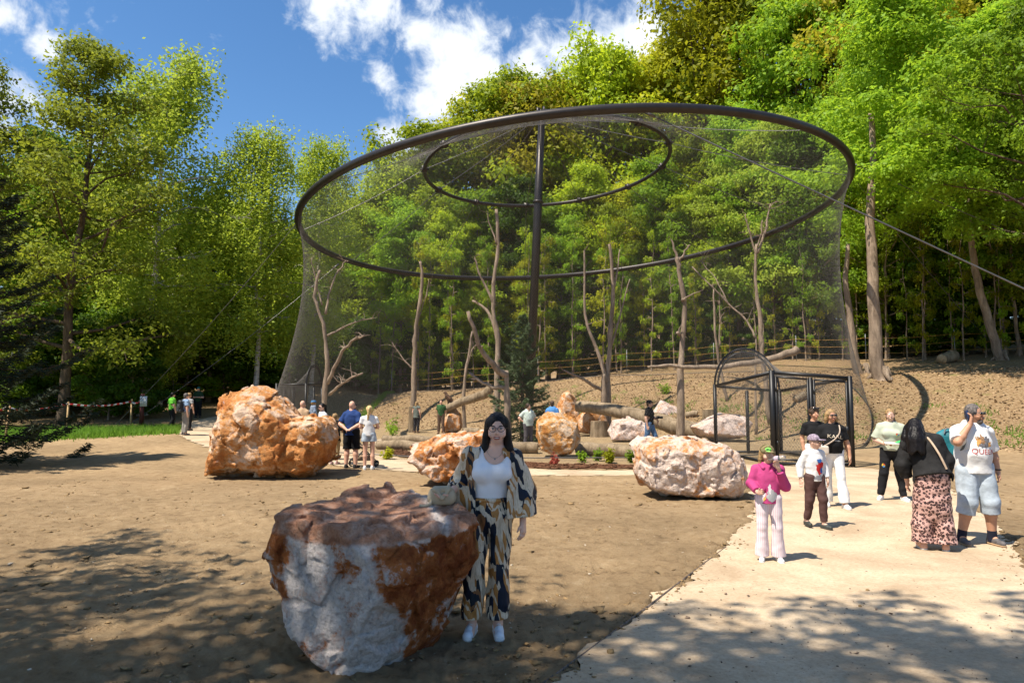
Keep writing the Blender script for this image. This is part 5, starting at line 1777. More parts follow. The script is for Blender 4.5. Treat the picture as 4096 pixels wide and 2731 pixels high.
def person(label, x, d, H, rot, skin=SK1, pose=None, top=None, bottom=None, hair=None, shoe=None, g=1.0, face=True, hy=0., eyes='open',
           cap=None, curl=(.5, .5), socks=None, group=None, world=None, hs=1.0, thumbs=(None, None), bust=0, jacket_open=False, lift=0, belly=0, name='person', res=None):
    J = pose or mkpose(); s_ = H / 1.7
    p = stand(x, d) if world is None else np.array(world, float)
    root = empty(name, (p[0], p[1], p[2] + lift), math.radians(rot) - math.atan2(p[0], p[1])); tag(root, label, 'person', group)
    h = res or min(.017, max(.0062, d * .00085)); h /= s_
    root['_s'] = s_
    pts = np.array([v for k, v in J.items() if not k.startswith(('F_', 'h_'))])
    lo = pts.min(0) - [.24 * g, .30, .12]; hi = pts.max(0) + [.24 * g, .26, .16]; lo[2] = min(lo[2], -.03)
    def newf(zlo=None, zhi=None):
        l2, h2 = lo.copy(), hi.copy()
        if zlo is not None: l2[2] = zlo
        if zhi is not None: h2[2] = zhi
        return Field(l2, h2, h)
    yaw = math.radians(hy); Hc = J['H']; hp = lambda v: Hc + rotz(np.asarray(v, float) * hs, yaw)
    # ---- body
    f = newf()
    f.ell(Hc + [0, .012, .02], np.array([.073, .090, .098]) * hs, .0)
    f.cone(hp((0, -.012, -.02)), hp((0, -.030, -.068)), .060 * hs, .040 * hs, .03)
    f.cone(J['N'] - [0, 0, .06], hp((0, .015, -.05)), .056 * (.5 + .5 * g), .050 * (.6 + .4 * g), .02)
    if face:
        f.cone(hp((0, -.083, .012)), hp((0, -.101, -.022)), .009, .014, .012)      # nose
        f.ell(hp((0, -.082, -.058)), (.024, .016, .014), .015)                      # mouth area
        for q in (-1, 1):
            f.ell(hp((q * .030, -.092, .012)), (.016, .012, .010), .010, 's')         # sockets
            f.ell(hp((q * .076, .012, -.008)), (.010, .020, .030), .008)              # ears
            f.ell(hp((q * .036, -.058, -.03)), (.026, .026, .024), .02)
    f.cone(J['P'], J['C'], .118 * g, .125 * g, .05, .72); f.cone(J['C'], J['N'] - [0, 0, .02], .12 * g, .06, .05, .7)
    if bust:
        for q in (-1, 1): f.ell(J['C'] + [q * .07, -.085 * g, -.02], (.06, .05, .06), .04)
    for sd_ in ('l', 'r'):
        S, E, W = J['S_' + sd_], J['E_' + sd_], J['W_' + sd_]
        f.cone(J['N'] + (S - J['N']) * .35 - [0, 0, .02], S, .055, .052 * g, .04)
        f.cone(S, E, .050 * g, .040 * g, .02); f.cone(E, E + (W - E) * .3, .041 * g, .041 * g, .02); f.cone(E + (W - E) * .3, W, .041 * g, .027 * (g * .5 + .5), .02)
        sidev = thumbs[0 if sd_ == 'l' else 1]
        if sidev is None: sidev = (-.35 if sd_ == 'l' else .35, -1, 0)
        hand(f, W, J['h_' + sd_], sidev, curl[0 if sd_ == 'l' else 1], 1.05 * hs ** .5)
        hp_, K, A = J['hip_' + sd_], J['K_' + sd_], J['A_' + sd_]
        f.cone(hp_, K, .082 * g, .056 * g, .03); f.cone(K, K + (A - K) * .35, .056 * g, .058 * g, .02); f.cone(K + (A - K) * .35, A, .058 * g, .036 * g, .02)
        f.cone(A, A + unit(J['F_' + sd_]) * .1 - [0, 0, .04], .036, .03, .02)
    f.build('body', skin, root, s_)
    # ---- top
    out = {'root': root, 's': s_, 'J': J, 'hp': hp}
    if top:
        hem = top.get('hem', .90); w_ = top.get('w', .016); sl = top.get('sl', .55)
        f = newf(zlo=min(hem, J['P'][2], J['W_l'][2], J['W_r'][2]) - .1)
        P, C, Nk = J['P'], J['C'], J['N']
        ax_ = unit(C - P)
        hemp = P - ax_ * max(.02, (P[2] - hem)) if hem < P[2] else P + ax_ * (hem - P[2])
        f.cone(C + (Nk - C) * .35, C - ax_ * .05, .140 * g + w_, .150 * g + w_, .05, .70)
        f.cone(C - ax_ * .05, P + ax_ * .10, .150 * g + w_, .128 * g + w_ + .5 * belly, .05, .72 + belly)
        f.cone(P + ax_ * .10, hemp, .130 * g + w_ + .5 * belly, .150 * g + w_ + top.get('flare', 0), .05, .76 + belly)
        if bust:
            for q in (-1, 1): f.ell(C + [q * .072, -.088 * g - w_, -.025], (.066 + w_ / 2, .055, .064), .05)
        if belly: f.ell(P + ax_ * .16 + [0, -.07, 0], (.13 * g, .09 + belly, .15), .05)
        f.cone((J['S_l'] * .35 + J['N'] * .65) * [1, 1, 0] + [0, 0, J['S_l'][2] + .012], (J['S_r'] * .35 + J['N'] * .65) * [1, 1, 0] + [0, 0, J['S_r'][2] + .012], .058 * (.6 + .4 * g), .058 * (.6 + .4 * g), .04)
        for sd_ in ('l', 'r'):
            S, E, W = J['S_' + sd_], J['E_' + sd_], J['W_' + sd_]
            f.cone(Nk + (S - Nk) * .4 - [0, 0, .025], S, .050 * g, .050 * g + w_ * .5, .04)
            t1 = min(1, sl); sw = top.get('sw', .012)
            f.cone(S, S + (E - S) * t1, .051 * g + w_ * .5, .044 * g + w_ * .6 + sw, .03)
            if sl > 1: f.cone(E, E + (W - E) * (sl - 1), .047 * g + w_ + sw * .6, (.032 * g + w_ * .6 + sw * .6), .02)
        f.disp(folds(sum(map(ord, label)) % 17, top.get('fold', .006)))
        # neckline and cut ends
        nd = top.get('neck', 'crew')
        if nd == 'crew': f.ell(J['N'] + [0, -.012, .045], (.074, .078, .05), .01, 's')
        elif nd == 'v': f.cone(J['N'] + [0, -.03, .06], J['N'] + [0, -.15, -.07], .07, .012, .01, op='s')
        elif nd == 'scoop': f.ell(J['N'] + [0, -.07, .02], (.088, .11, .10), .01, 's')
        sl_, X, Y, Z = f.sub(f.lo, f.lo + f.h * f.n)
        cut = (X - hemp[0]) * ax_[0] + (Y - hemp[1]) * ax_[1] + (Z - hemp[2]) * ax_[2]
        nearp = np.sqrt((X - hemp[0]) ** 2 + (Y - hemp[1]) ** 2) < (.205 * g + belly)
        f.D = np.where(nearp & (cut < .12), np.maximum(f.D, -cut), f.D)
        for sd_ in ('l', 'r'):
            S, E, W = J['S_' + sd_], J['E_' + sd_], J['W_' + sd_]
            a_, b_, tt_ = (S, E, sl) if sl <= 1 else (E, W, sl - 1)
            e = a_ + (b_ - a_) * tt_; n_ = unit(b_ - a_)
            cc = (X - e[0]) * n_[0] + (Y - e[1]) * n_[1] + (Z - e[2]) * n_[2]
            near_ = (X - e[0]) ** 2 + (Y - e[1]) ** 2 + (Z - e[2]) ** 2 < (.12 + .03 * g) ** 2
            f.D = np.where(near_, np.maximum(f.D, cc), f.D)
        out['top'] = f.build(top.get('name', 'shirt'), top['m'], root, s_)
    # ---- bottoms
    if bottom:
        ln = bottom.get('len', 1.97); w_ = bottom.get('w', .014); wz = bottom.get('waist', 1.02)
        f = newf(zhi=max(wz + .08, J['P'][2] + .15))
        f.ell(J['P'] + [0, .012, -.02], (.150 * g + w_ * .6, .108 * g + belly * .6, .125), .03)
        f.cone(J['P'] + [0, 0, .02], J['P'] + unit(J['C'] - J['P']) * (wz - J['P'][2]), .140 * g, .126 * g + w_ * .5 + belly * .3, .03, .76 + belly)
        for sd_ in ('l', 'r'):
            hp_, K, A = J['hip_' + sd_], J['K_' + sd_], J['A_' + sd_]
            r0_, r1_, r2_ = .088 * g + w_, bottom.get('knee', .060 * g + w_), bottom.get('ank', .046 * g + w_)
            if ln <= 1: f.cone(hp_, hp_ + (K - hp_) * ln, r0_, r0_ + (r1_ - r0_) * ln + bottom.get('cuff', .012), .025)
            else:
                f.cone(hp_, K, r0_, r1_, .025); e = K + (A - K) * (ln - 1)
                f.cone(K, e, r1_, r1_ + (r2_ - r1_) * (ln - 1), .02)
        if bottom.get('skirt'):
            f.cone((0, J['P'][1], .80), (0, J['P'][1] + .02, .52), .165 * g, .17 * g, .05, .75)
        f.disp(folds(sum(map(ord, label)) % 23 + 3, bottom.get('fold', .006), 22, 6))
        sl_, X, Y, Z = f.sub(f.lo, f.lo + f.h * f.n)
        ax_ = unit(J['C'] - J['P']); wp = J['P'] + ax_ * (wz - J['P'][2])
        f.D = np.maximum(f.D, (X - wp[0]) * ax_[0] + (Y - wp[1]) * ax_[1] + (Z - wp[2]) * ax_[2])
        for sd_ in ('l', 'r'):
            hp_, K, A = J['hip_' + sd_], J['K_' + sd_], J['A_' + sd_]
            a_, b_, tt_ = (hp_, K, ln) if ln <= 1 else (K, A, ln - 1)
            e = a_ + (b_ - a_) * tt_; n_ = unit(b_ - a_)
            cc = (X - e[0]) * n_[0] + (Y - e[1]) * n_[1] + (Z - e[2]) * n_[2]
            near_ = ((X - e[0]) ** 2 + (Y - e[1]) ** 2 + (Z - e[2]) ** 2 < .2 ** 2) & (np.sign(X * 1.0 + 0 * Y + 0 * Z) == np.sign(A[0] + 1e-6) if abs(A[0] - J['A_' + ('r' if sd_ == 'l' else 'l')][0]) > .1 else True)
            f.D = np.where(near_, np.maximum(f.D, cc), f.D)
        f.D = np.maximum(f.D, -(Z - .012) + 0 * X + 0 * Y)
        out['bottom'] = f.build(bottom.get('name', 'trousers'), bottom['m'], root, s_)
    # ---- shoes
    for sd_ in ('l', 'r'):
        A = J['A_' + sd_]; fd = unit(J['F_' + sd_]); sole = A[2] - .085
        if socks is not None:
            f = Field(A - [.09, .09, .06], A + [.09, .09, .14], max(.006, h)); f.cone(A - [0, 0, .03], A + unit(J['K_' + sd_] - A) * .075, .044 * g, .045 * g, 0)
            f.build('sock', socks, root, s_)
        if shoe is not None:
            lo2 = A - [.26, .26, .12]; hi2 = A + [.26, .26, .09]
            f = Field(lo2, hi2, max(.006, h * .8)); heel = A - fd * .035; toe = A + fd * .15
            f.cone([heel[0], heel[1], sole + .042], [toe[0], toe[1], sole + .036], .040, .036, 0); f.cone([heel[0], heel[1], sole + .05], [heel[0], heel[1], sole + .085], .038, .034, .02)
            f.cone([A[0], A[1], sole + .07], [A[0] + fd[0] * .07, A[1] + fd[1] * .07, sole + .055], .036, .034, .02)
            f.half((0, 0, -1), -(sole + .004))
            sh = f.build('shoe', shoe[0], root, s_)
            f = Field(lo2, hi2, max(.006, h * .8)); f.cone([heel[0], heel[1], sole + .03], [toe[0], toe[1], sole + .03], .046, .042, 0)
            f.half((0, 0, -1), -(sole)); f.half((0, 0, 1), sole + .024); f.build('sole', shoe[1], sh, s_)
    # ---- hair
    hh = max(.006, h * .8)
    if hair:
        st, hm = hair
        lo2 = Hc - np.array([.2, .26, .62]); hi2 = Hc + np.array([.2, .3, .2])
        f = Field(lo2, hi2, hh)
        f.ell(hp((0, .022, .030)), np.array([.086, .098, .100]) * hs, 0)
        if st == 'short':
            f.cone(hp((0, .05, -.03)), hp((0, .045, -.055)), .062, .05, .02)
            f.ell(hp((0, -.085, -.050)), (.085, .075, .098), .01, 's'); f.ell(hp((0, -.112, .035)), (.075, .062, .055), .01, 's')
        elif st in ('bobshort', 'long', 'straight'):
            zl = {'bobshort': -.13, 'long': -.30, 'straight': -.22}[st]
            for q in (-1, 1):
                f.path([hp((q * .070, .01, .03)), hp((q * .088, .02, -.06)), hp((q * .085, .03, zl))], [.035, .034, .028], .03)
            f.path([hp((0, .07, .0)), hp((0, .085, -.1)), hp((0, .085, zl * 1.05))], [.06, .062, .055], .03)
            f.ell(hp((0, -.10, -.045)), (.066, .085, .115), .012, 's')
        elif st in ('pony', 'braid', 'bun', 'tied'):
            f.cone(hp((0, .05, -.03)), hp((0, .05, -.06)), .058, .045, .02)
            f.ell(hp((0, -.080, -.040)), (.078, .078, .100), .01, 's')
            if st == 'pony': f.path([hp((0, .105, .07)), hp((0, .15, .04)), hp((0.02, .15, -.12)), hp((.03, .12, -.34))], [.026, .036, .036, .014], .015)
            if st == 'braid': f.path([hp((0.0, .10, -.03)), hp((.03, .11, -.12)), hp((.05, .09, -.26))], [.03, .03, .016], .015)
            if st == 'tied':
                for q in (-1, 1): f.path([hp((q * .05, .07, -.05)), hp((q * .075, .05, -.13)), hp((q * .07, .04, -.2))], [.03, .03, .018], .015)
        elif st == 'curly':
            f.ell(hp((0, .02, .045)), (.096, .105, .09), .02); f.ell(hp((0, -.095, -.05)), (.085, .08, .092), .01, 's')
        elif st == 'stubble':
            f.D[:] = .3; f.cone(hp((0, -.045, -.068)), hp((0, -.03, -.075)), .042, .05, .02); f.ell(hp((0, -.05, .0)), (.09, .1, .06), .01, 's')
        am = .012 if st == 'curly' else .004
        f.disp(lambda P: am * fbm(P * ([60, 60, 60] if st == 'curly' else [70, 70, 9]), 2), .05)
        out['hair'] = f.build('hair', hm, root, s_)
    if cap:
        cm, bd = cap[:2]
        f = Field(Hc - [.2, .28, .1], Hc + [.2, .28, .2], hh)
        f.ell(hp((0, .014, .045)), np.array([.092, .108, .092]) * hs, 0); f.half((0, 0, -1), -(Hc[2] + .035 * hs))
        f.ell(hp((0, bd * -.115, .045)), (.072, .085, .012), .012)
        out['cap'] = f.build('cap', cm, root, s_)
    if face and eyes == 'open' and d < 16:
        for q in (-1, 1):
            e = MB(); ev, ef = ico(.0115, hp((q * .030, -.0795, .011))); e.add(ev * s_, ef); eo = e.build('eye', EYEW, root)
            ev, ef = ico(.0062, hp((q * .030, -.0880, .011))); MB().add(ev * s_, ef).build('iris', EYED, eo)
        f = Field(hp((0, -.09, -.058)) - .06, hp((0, -.09, -.058)) + .06, .005); f.cone(hp((-.018, -.092, -.056)), hp((.018, -.092, -.056)), .0065, .0065, 0); f.build('mouth', LIP, root, s_)
    if face and eyes in ('sun', 'sunup', 'specs'):
        dz_ = .012 if eyes != 'sunup' else .105; yy = -.098 if eyes != 'sunup' else -.075
        gl = MB()
        for q in (-1, 1):
            if eyes == 'specs':
                a_ = np.linspace(0, 2 * np.pi, 15)
                ring = np.array([hp((q * .031 + .024 * math.cos(t_), yy, dz_ + .018 * math.sin(t_))) for t_ in a_]) * s_
                gl.tube(ring, .0026 * s_, 5, False)
            else:
                c_ = hp((q * .032, yy, dz_)) * s_; gl.box(c_, np.array((.052, .012, .034)) * s_, rz=yaw)
            gl.tube(np.array([hp((q * .058, yy + .004, dz_ + .006)), hp((q * .082, -.02, dz_ + .006)), hp((q * .082, .02, dz_))]) * s_, .0035 * s_, 4, False)
        gl.tube(np.array([hp((-.01, yy, dz_ + .006)), hp((.01, yy, dz_ + .006))]) * s_, .003 * s_, 4, False)
        gl.build('glasses' if eyes == 'specs' else 'sunglasses', LENS, root)
        if eyes != 'specs':
            f = Field(hp((0, -.09, -.058)) - .06, hp((0, -.09, -.058)) + .06, .006); f.cone(hp((-.018, -.092, -.056)), hp((.018, -.092, -.056)), .006, .006, 0); f.build('mouth', LIP, root, s_)
    return out


def ico(r, c, sub=1):
    bm = bmesh.new(); bmesh.ops.create_uvsphere(bm, u_segments=8, v_segments=6, radius=r)
    bmesh.ops.triangulate(bm, faces=bm.faces)
    V = np.array([v.co[:] for v in bm.verts]); F = [[v.index for v in f.verts] for f in bm.faces]; bm.free()
    F = np.array([[a, b, c2, c2] for a, b, c2 in F])
    F = np.array([[a, b, c2] for a, b, c2, _ in F])
    # quads expected by MB: pad triangles by inserting an edge midpoint
    mids = (V[F[:, 0]] + V[F[:, 2]]) / 2; n = len(V)
    V = np.concatenate([V, mids]); F = np.stack([F[:, 0], F[:, 1], F[:, 2], n + np.arange(len(F))], 1)
    return V + np.asarray(c, float), F


def bvh_of(o):
    me = o.data; n = len(me.vertices); co = np.empty(n * 3, np.float32); me.vertices.foreach_get('co', co)
    return BVHTree.FromPolygons([tuple(v) for v in co.reshape(-1, 3)], [tuple(p.vertices) for p in me.polygons])


def wrap_print(V, F, shirt, mt, name, dy=1):
    """lay a flat drawing (x,z) on the front (dy=1) of a garment"""
    tree_ = bvh_of(shirt); out = []; last = -.12
    for x_, z_ in V:
        hit = tree_.ray_cast(Vector((x_, -1 * dy, z_)), Vector((0, dy, 0)))
        y_ = hit[0].y if hit[0] is not None else last
        last = y_; out.append((x_, y_ - .004 * dy, z_))
    me = bpy.data.meshes.new(name); me.from_pydata(out, [], [tuple(f_) for f_ in F]); me.update()
    return obj(name, me, mt, shirt)


def text_flat(body, size, cx, cz, rot=0, sx=1.0):
    cu = bpy.data.curves.new('txt', 'FONT'); cu.body = body; cu.size = size; cu.align_x = 'CENTER'; cu.resolution_u = 3
    o = bpy.data.objects.new('txt', cu); COL.objects.link(o)
    dg = bpy.context.evaluated_depsgraph_get(); me = bpy.data.meshes.new_from_object(o.evaluated_get(dg))
    bm = bmesh.new(); bm.from_mesh(me); bmesh.ops.triangulate(bm, faces=bm.faces)
    bmesh.ops.subdivide_edges(bm, edges=[e for e in bm.edges if e.calc_length() > size * .35], cuts=2)
    bmesh.ops.triangulate(bm, faces=bm.faces)
    V = [(v.co.x * sx, v.co.y) for v in bm.verts]; F = [[v.index for v in f_.verts] for f_ in bm.faces]; bm.free()
    bpy.data.objects.remove(o); bpy.data.curves.remove(cu); bpy.data.meshes.remove(me)
    ca, sa = math.cos(rot), math.sin(rot)
    return [(cx + a * ca - b_ * sa, cz + a * sa + b_ * ca) for a, b_ in V], F


def blob_flat(cx, cz, rx, rz_, seed=0, n=26, rough=.25):
    r = np.random.default_rng(seed); a = np.linspace(0, 2 * np.pi, n, endpoint=False)
    k = 1 + rough * r.normal(size=n); ring = [(cx + rx * math.cos(t_) * q, cz + rz_ * math.sin(t_) * q) for t_, q in zip(a, k)]
    mid = [(cx + (x_ - cx) * .5, cz + (z_ - cz) * .5) for x_, z_ in ring]
    V = ring + mid + [(cx, cz)]
    F = [[i_, (i_ + 1) % n, n + (i_ + 1) % n, n + i_] for i_ in range(n)] + [[n + i_, n + (i_ + 1) % n, 2 * n] for i_ in range(n)]
    return V, F


WHITE = cloth('white', (.72, .71, .70)); BLACK = cloth('black', (.012, .012, .013)); DENIM = cloth('pale_denim', (.42, .48, .54), .7, .9, .18, 6)
SH_W = (mat('white_shoe', (.72, .71, .69), .6, .04), mat('white_sole', (.62, .60, .56), .7, .05)); SH_B = (mat('black_shoe', (.02, .02, .021), .6, .1), mat('grey_sole', (.10, .09, .085), .8))
SH_G = (mat('grey_shoe', (.12, .11, .11), .7, .2, 20), mat('tan_sole', (.42, .28, .16), .8)); SH_BR = (mat('brown_boot', (.22, .13, .08), .8, .2), mat('dark_sole', (.06, .05, .04), .9))
GA = 'visitors at the aviary'

# ---- right-hand group
down = dict()
o = person('child in magenta hoodie and striped trousers drinking from a bottle', 1757, 8.15, 1.34, 8, SK3,
           mkpose(H=(0, -.02, 1.57), E_l=(.235, -.05, 1.12), W_l=(.12, -.20, 1.40), h_l=(-.35, -.15, .9), E_r=(-.235, .0, 1.14), W_r=(-.17, -.18, 1.03), h_r=(.5, -.6, .2),
                  A_l=(.115, .035, .085), A_r=(-.105, .035, .085), K_l=(.105, -.02, .5), K_r=(-.10, -.02, .5)),
           dict(m=cloth('magenta', (.55, .045, .24), .8), sl=1.82, hem=.86, w=.034, sw=.022, fold=.009, name='hoodie'),
           dict(m=None, len=1.99, w=.018, knee=.088, ank=.125, fold=.005), ('straight', H_DBLOND), SH_W, 1.0, True, 6, 'none', cap=(None, 1), curl=(1.1, 1.0), thumbs=((-1, -.2, 0), (.2, -.4, 1)), hs=1.14) if False else None
stripem, t, b, c = newmat('striped_knit', .9, .1)
wv = N(t, 'ShaderNodeTexWave', i_Scale=15.0, i_Distortion=1.2, i_Detail=2.0); wv.bands_direction = 'X'; L(t, c, wv.inputs['Vector'])
rs = rampnode(t, [(.15, (.63, .44, .50)), (.4, (.66, .57, .59)), (.62, (.56, .57, .61)), (.85, (.68, .62, .62))]); L(t, wv.outputs['Fac'], rs.inputs[0]); L(t, rs.outputs[0], b.inputs['Base Color'])
camo, t, b, c = newmat('camouflage_cap', .9, .1)
rs = rampnode(t, [(.4, (.10, .08, .035)), (.5, (.24, .19, .10)), (.6, (.14, .13, .06))], 'CONSTANT'); L(t, noise(t, c, 22, 3), rs.inputs[0]); L(t, rs.outputs[0], b.inputs['Base Color'])
o = person('child in magenta hoodie and pink striped trousers drinking from a bottle', 1757, 8.15, 1.34, 8, SK3,
           mkpose(H=(0, -.02, 1.57), E_l=(.235, -.05, 1.12), W_l=(.12, -.20, 1.40), h_l=(-.35, -.15, .9), E_r=(-.235, .0, 1.14), W_r=(-.17, -.18, 1.03), h_r=(.5, -.6, .2),
                  A_l=(.125, .035, .085), A_r=(-.105, .035, .085), K_l=(.11, -.02, .5), K_r=(-.10, -.02, .5)),
           dict(m=cloth('magenta2', (.44, .055, .18), .8), sl=1.82, hem=.86, w=.024, sw=.016, fold=.008, name='hoodie'),
           dict(m=stripem, len=1.99, w=.018, knee=.074, ank=.105, fold=.005), ('straight', H_DBLOND), SH_W, 1.0, True, 6, 'none', cap=(camo, 1), curl=(1.1, 1.0), thumbs=((-1, -.2, 0), (.2, -.4, 1)), hs=1.16)
pk = o; s_ = o['s']
hd = MB(); V_, F_ = None, None
f = Field((-.2, -.12, 1.28), (.2, .2, 1.52), .008); f.path([(-.10, .0, 1.42), (-.06, .085, 1.43), (.06, .085, 1.43), (.10, .0, 1.42), (.07, -.08, 1.38)], [.035, .045, .045, .035, .03], .03); f.path([(-.10, .0, 1.42), (-.07, -.08, 1.38)], [.035, .03], .03)
f.build('hood', cloth('magenta2', (0, 0, 0)), o['root'], s_)
for (cx_, cz_, rx_, rz__, m_, sd_) in ((.03, .98, .075, .085, cloth('print_grey', (.36, .36, .37)), 1), (-.09, .97, .045, .07, cloth('print_yellow', (.60, .36, .08)), 2), (.005, 1.08, .02, .08, cloth('print_pale', (.66, .60, .62)), 3)):
    V_, F_ = blob_flat(cx_ * s_, cz_ * s_, rx_ * s_, rz__ * s_, sd_, 20, .12); wrap_print(V_, F_, o['top'], m_, 'print')
V_, F_ = blob_flat(.0 * s_, 1.66 * s_, .042 * s_, .028 * s_, 5, 20, .03); bd_ = wrap_print(V_, F_, o['cap'], mat('neon_badge', (.20, .75, .10), .7, .05), 'badge')
V_, F_ = blob_flat(.0 * s_, 1.656 * s_, .030 * s_, .014 * s_, 6, 14, .2); q = wrap_print(V_, F_, o['cap'], mat('badge_dark', (.02, .06, .02), .7), 'badge_mark')
for v in q.data.vertices: v.co.y -= .003

# clear bottle held to the child's mouth
R0 = o['root']
wl = R0.location; ang = R0.rotation_euler.z
def local_to_world(o_, v):
    r = o_['root']; v = rotz(np.asarray(v, float) * o_['s'], r.rotation_euler.z); return v + np.array(r.location)
bm_a = local_to_world(o, (.0, -.155, 1.515)); bm_b = local_to_world(o, (.20, -.30, 1.56))
bt = empty('water_bottle', tuple(bm_b)); tag(bt, 'clear plastic water bottle tipped to the mouth of the child in magenta', 'bottle')
q = np.linspace(0, 1, 9)[:, None]; pts = bm_a * (1 - q) + bm_b * q - bm_b
gl_m, t, b, c = newmat('clear_plastic', .08, .5)
b.inputs['Transmission Weight'].default_value = .85; b.inputs['Base Color'].default_value = (.85, .88, .9, 1); b.inputs['IOR'].default_value = 1.2; b.inputs['Alpha'].default_value = .75
MB().tube(pts, [.011, .013, .02, .030, .032, .029, .032, .031, .028], 12).build('bottle', gl_m, bt)
MB().tube(pts[3:6] * 1.0, [.0308, .0328, .0300], 12, False).build('label', mat('bottle_label', (.62, .30, .28), .5, .4, 30, col2=(.3, .42, .6)), bt)

o = person('boy in white long-sleeved shirt, dark cap and brown trousers walking', 1863, 10.3, 1.36, 36, SK3,
           mkpose(H=(0, -.03, 1.57), E_r=(-.235, .10, 1.12), W_r=(-.25, .06, .90), h_r=(0, -.1, -1), E_l=(.22, .02, 1.12), W_l=(.21, -.08, .9),
                  K_l=(.09, -.10, .52), A_l=(.095, -.10, .085), K_r=(-.09, .03, .50), A_r=(-.095, .14, .11)),
           dict(m=cloth('white_jersey', (.70, .69, .69), .8), sl=1.92, hem=.86, w=.022, sw=.012, fold=.007), dict(m=cloth('brown_cargo', (.085, .045, .04), .9), len=1.9, w=.022, knee=.085, ank=.062, fold=.010),
           None, (mat('sport_shoe', (.045, .05, .045), .6, .2), mat('dark_sole2', (.05, .05, .045), .8)), 1.0, True, 38, 'sun', cap=(mat('print_cap', (.03, .025, .05), .9, .2, 40, col2=(.45, .35, .42)), 1), hs=1.16, curl=(.4, .3))
s_ = o['s']
for (cx_, cz_, rx_, rz__, m_, sd_) in ((.03, 1.12, .075, .13, cloth('print_red', (.50, .03, .03)), 11), (.01, 1.24, .05, .035, cloth('print_blue', (.03, .12, .38)), 12), (.06, 1.06, .03, .05, cloth('print_blue', (0, 0, 0)), 13), (.02, .93, .10, .04, cloth('print_grey2', (.22, .22, .24)), 14)):
    V_, F_ = blob_flat(cx_ * s_, cz_ * s_, rx_ * s_, rz__ * s_, sd_, 22, .16); q = wrap_print(V_, F_, o['top'], m_, 'print')
    if sd_ > 11:
        for v in q.data.vertices: v.co.y -= .002
for sd_ in 'lr':
    pass

o = person('blond woman in black lettered T-shirt and white trousers walking', 1905, 12.1, 1.70, 14, SK2,
           mkpose(E_l=(.255, .04, 1.10), W_l=(.28, -.02, .87), h_l=(.05, -.2, -1), E_r=(-.25, .04, 1.11), W_r=(-.20, -.10, .93), K_l=(.10, -.11, .52), A_l=(.14, -.16, .085), K_r=(-.09, .02, .5), A_r=(-.08, .10, .085)),
           dict(m=BLACK, sl=.72, hem=.94, w=.012, sw=.02, fold=.005), dict(m=cloth('white_jeans', (.72, .71, .70), .6), len=1.96, w=.012, knee=.072, ank=.092, fold=.006), ('bobshort', H_DBLOND), SH_W, 1.14, True, 10, 'sun', bust=1, belly=.03)
s_ = o['s']
V_, F_ = text_flat('KARL', .085 * s_, .01 * s_, 1.205 * s_, -.10, 1.25); wrap_print(V_, F_, o['top'], mat('print_cream', (.66, .56, .42), .7, .25, 60), 'lettering')
V_, F_ = text_flat('LAGERFELD', .026 * s_, .03 * s_, 1.155 * s_, -.10, 1.0); wrap_print(V_, F_, o['top'], mat('print_white', (.72, .72, .72), .7), 'lettering')
kw = o
# her cream shoulder bag
pb = local_to_world(o, (-.20, -.20, 1.0)); bag = empty('shoulder_bag', tuple(pb)); tag(bag, 'cream shoulder bag carried by the blond woman in black', 'bag')
cream = mat('cream_leather', (.64, .55, .45), .55, .08)
f = Field((-.14, -.08, -.12), (.14, .08, .12), .01); f.box((0, 0, 0), (.10, .035, .075), .025); f.disp(folds(2, .004)); f.build('body', cream, bag)
stp = np.array([local_to_world(o, v) for v in ((-.19, -.18, 1.06), (-.02, -.195, 1.17), (.09, -.16, 1.30), (.11, -.07, 1.42), (.11, .05, 1.42))]) - pb
MB().tube(wob(stp, 3, 0), .012, 6, False).build('strap', mat('patterned_strap', (.60, .50, .40), .7, .4, 60, col2=(.25, .17, .12)), bag)

person('dark-haired boy in black T-shirt behind the blond woman', 1866, 13.5, 1.72, 20, SK2, mkpose(E_r=(-.22, .05, 1.12), W_r=(-.21, .0, .88)),
       dict(m=BLACK, sl=.75, hem=.86, w=.02, sw=.02), dict(m=cloth('white_shorts', (.66, .64, .62)), len=1.1, w=.03), ('curly', H_BROWN), SH_W, .92, True, 10, 'sunup', hs=1.02)

mint = cloth('sage', (.42, .45, .35), .7)
o = person('young woman in sage T-shirt and black trousers holding a clipboard', 2040, 12.9, 1.70, 6, SK3,
           mkpose(E_r=(-.26, .02, 1.12), W_r=(-.13, -.20, 1.06), h_r=(.7, -.5, .1), E_l=(.25, .0, 1.12), W_l=(.13, -.20, 1.07), h_l=(-.6, -.6, .05), K_r=(-.14, -.01, .51), A_r=(-.20, .03, .085), K_l=(.12, -.02, .50), A_l=(.17, -.02, .085), F_r=(-.35, -1, 0), F_l=(.4, -1, 0)),
           dict(m=mint, sl=.88, hem=.93, w=.03, sw=.03, fold=.008), dict(m=cloth('black_cargo', (.016, .016, .018), .8), len=1.97, w=.022, knee=.082, ank=.058, fold=.010), ('tied', H_DBLOND), SH_W, 1.05, True, 0, 'specs', bust=1, curl=(.7, .9))
s_ = o['s']; sg = o
for (cx_, cz_, rr__, m_) in ((.085, 1.235, .022, mat('emblem_red', (.5, .05, .03), .7)), (.10, 1.222, .014, mat('emblem_blue', (.05, .2, .45), .7)), (.082, 1.216, .012, mat('emblem_yellow', (.65, .45, .05), .7))):
    V_, F_ = blob_flat(cx_ * s_, cz_ * s_, rr__ * s_, rr__ * s_, 9, 12, .15); q = wrap_print(V_, F_, o['top'], m_, 'emblem')
    if rr__ < .02:
        for v in q.data.vertices: v.co.y -= .002
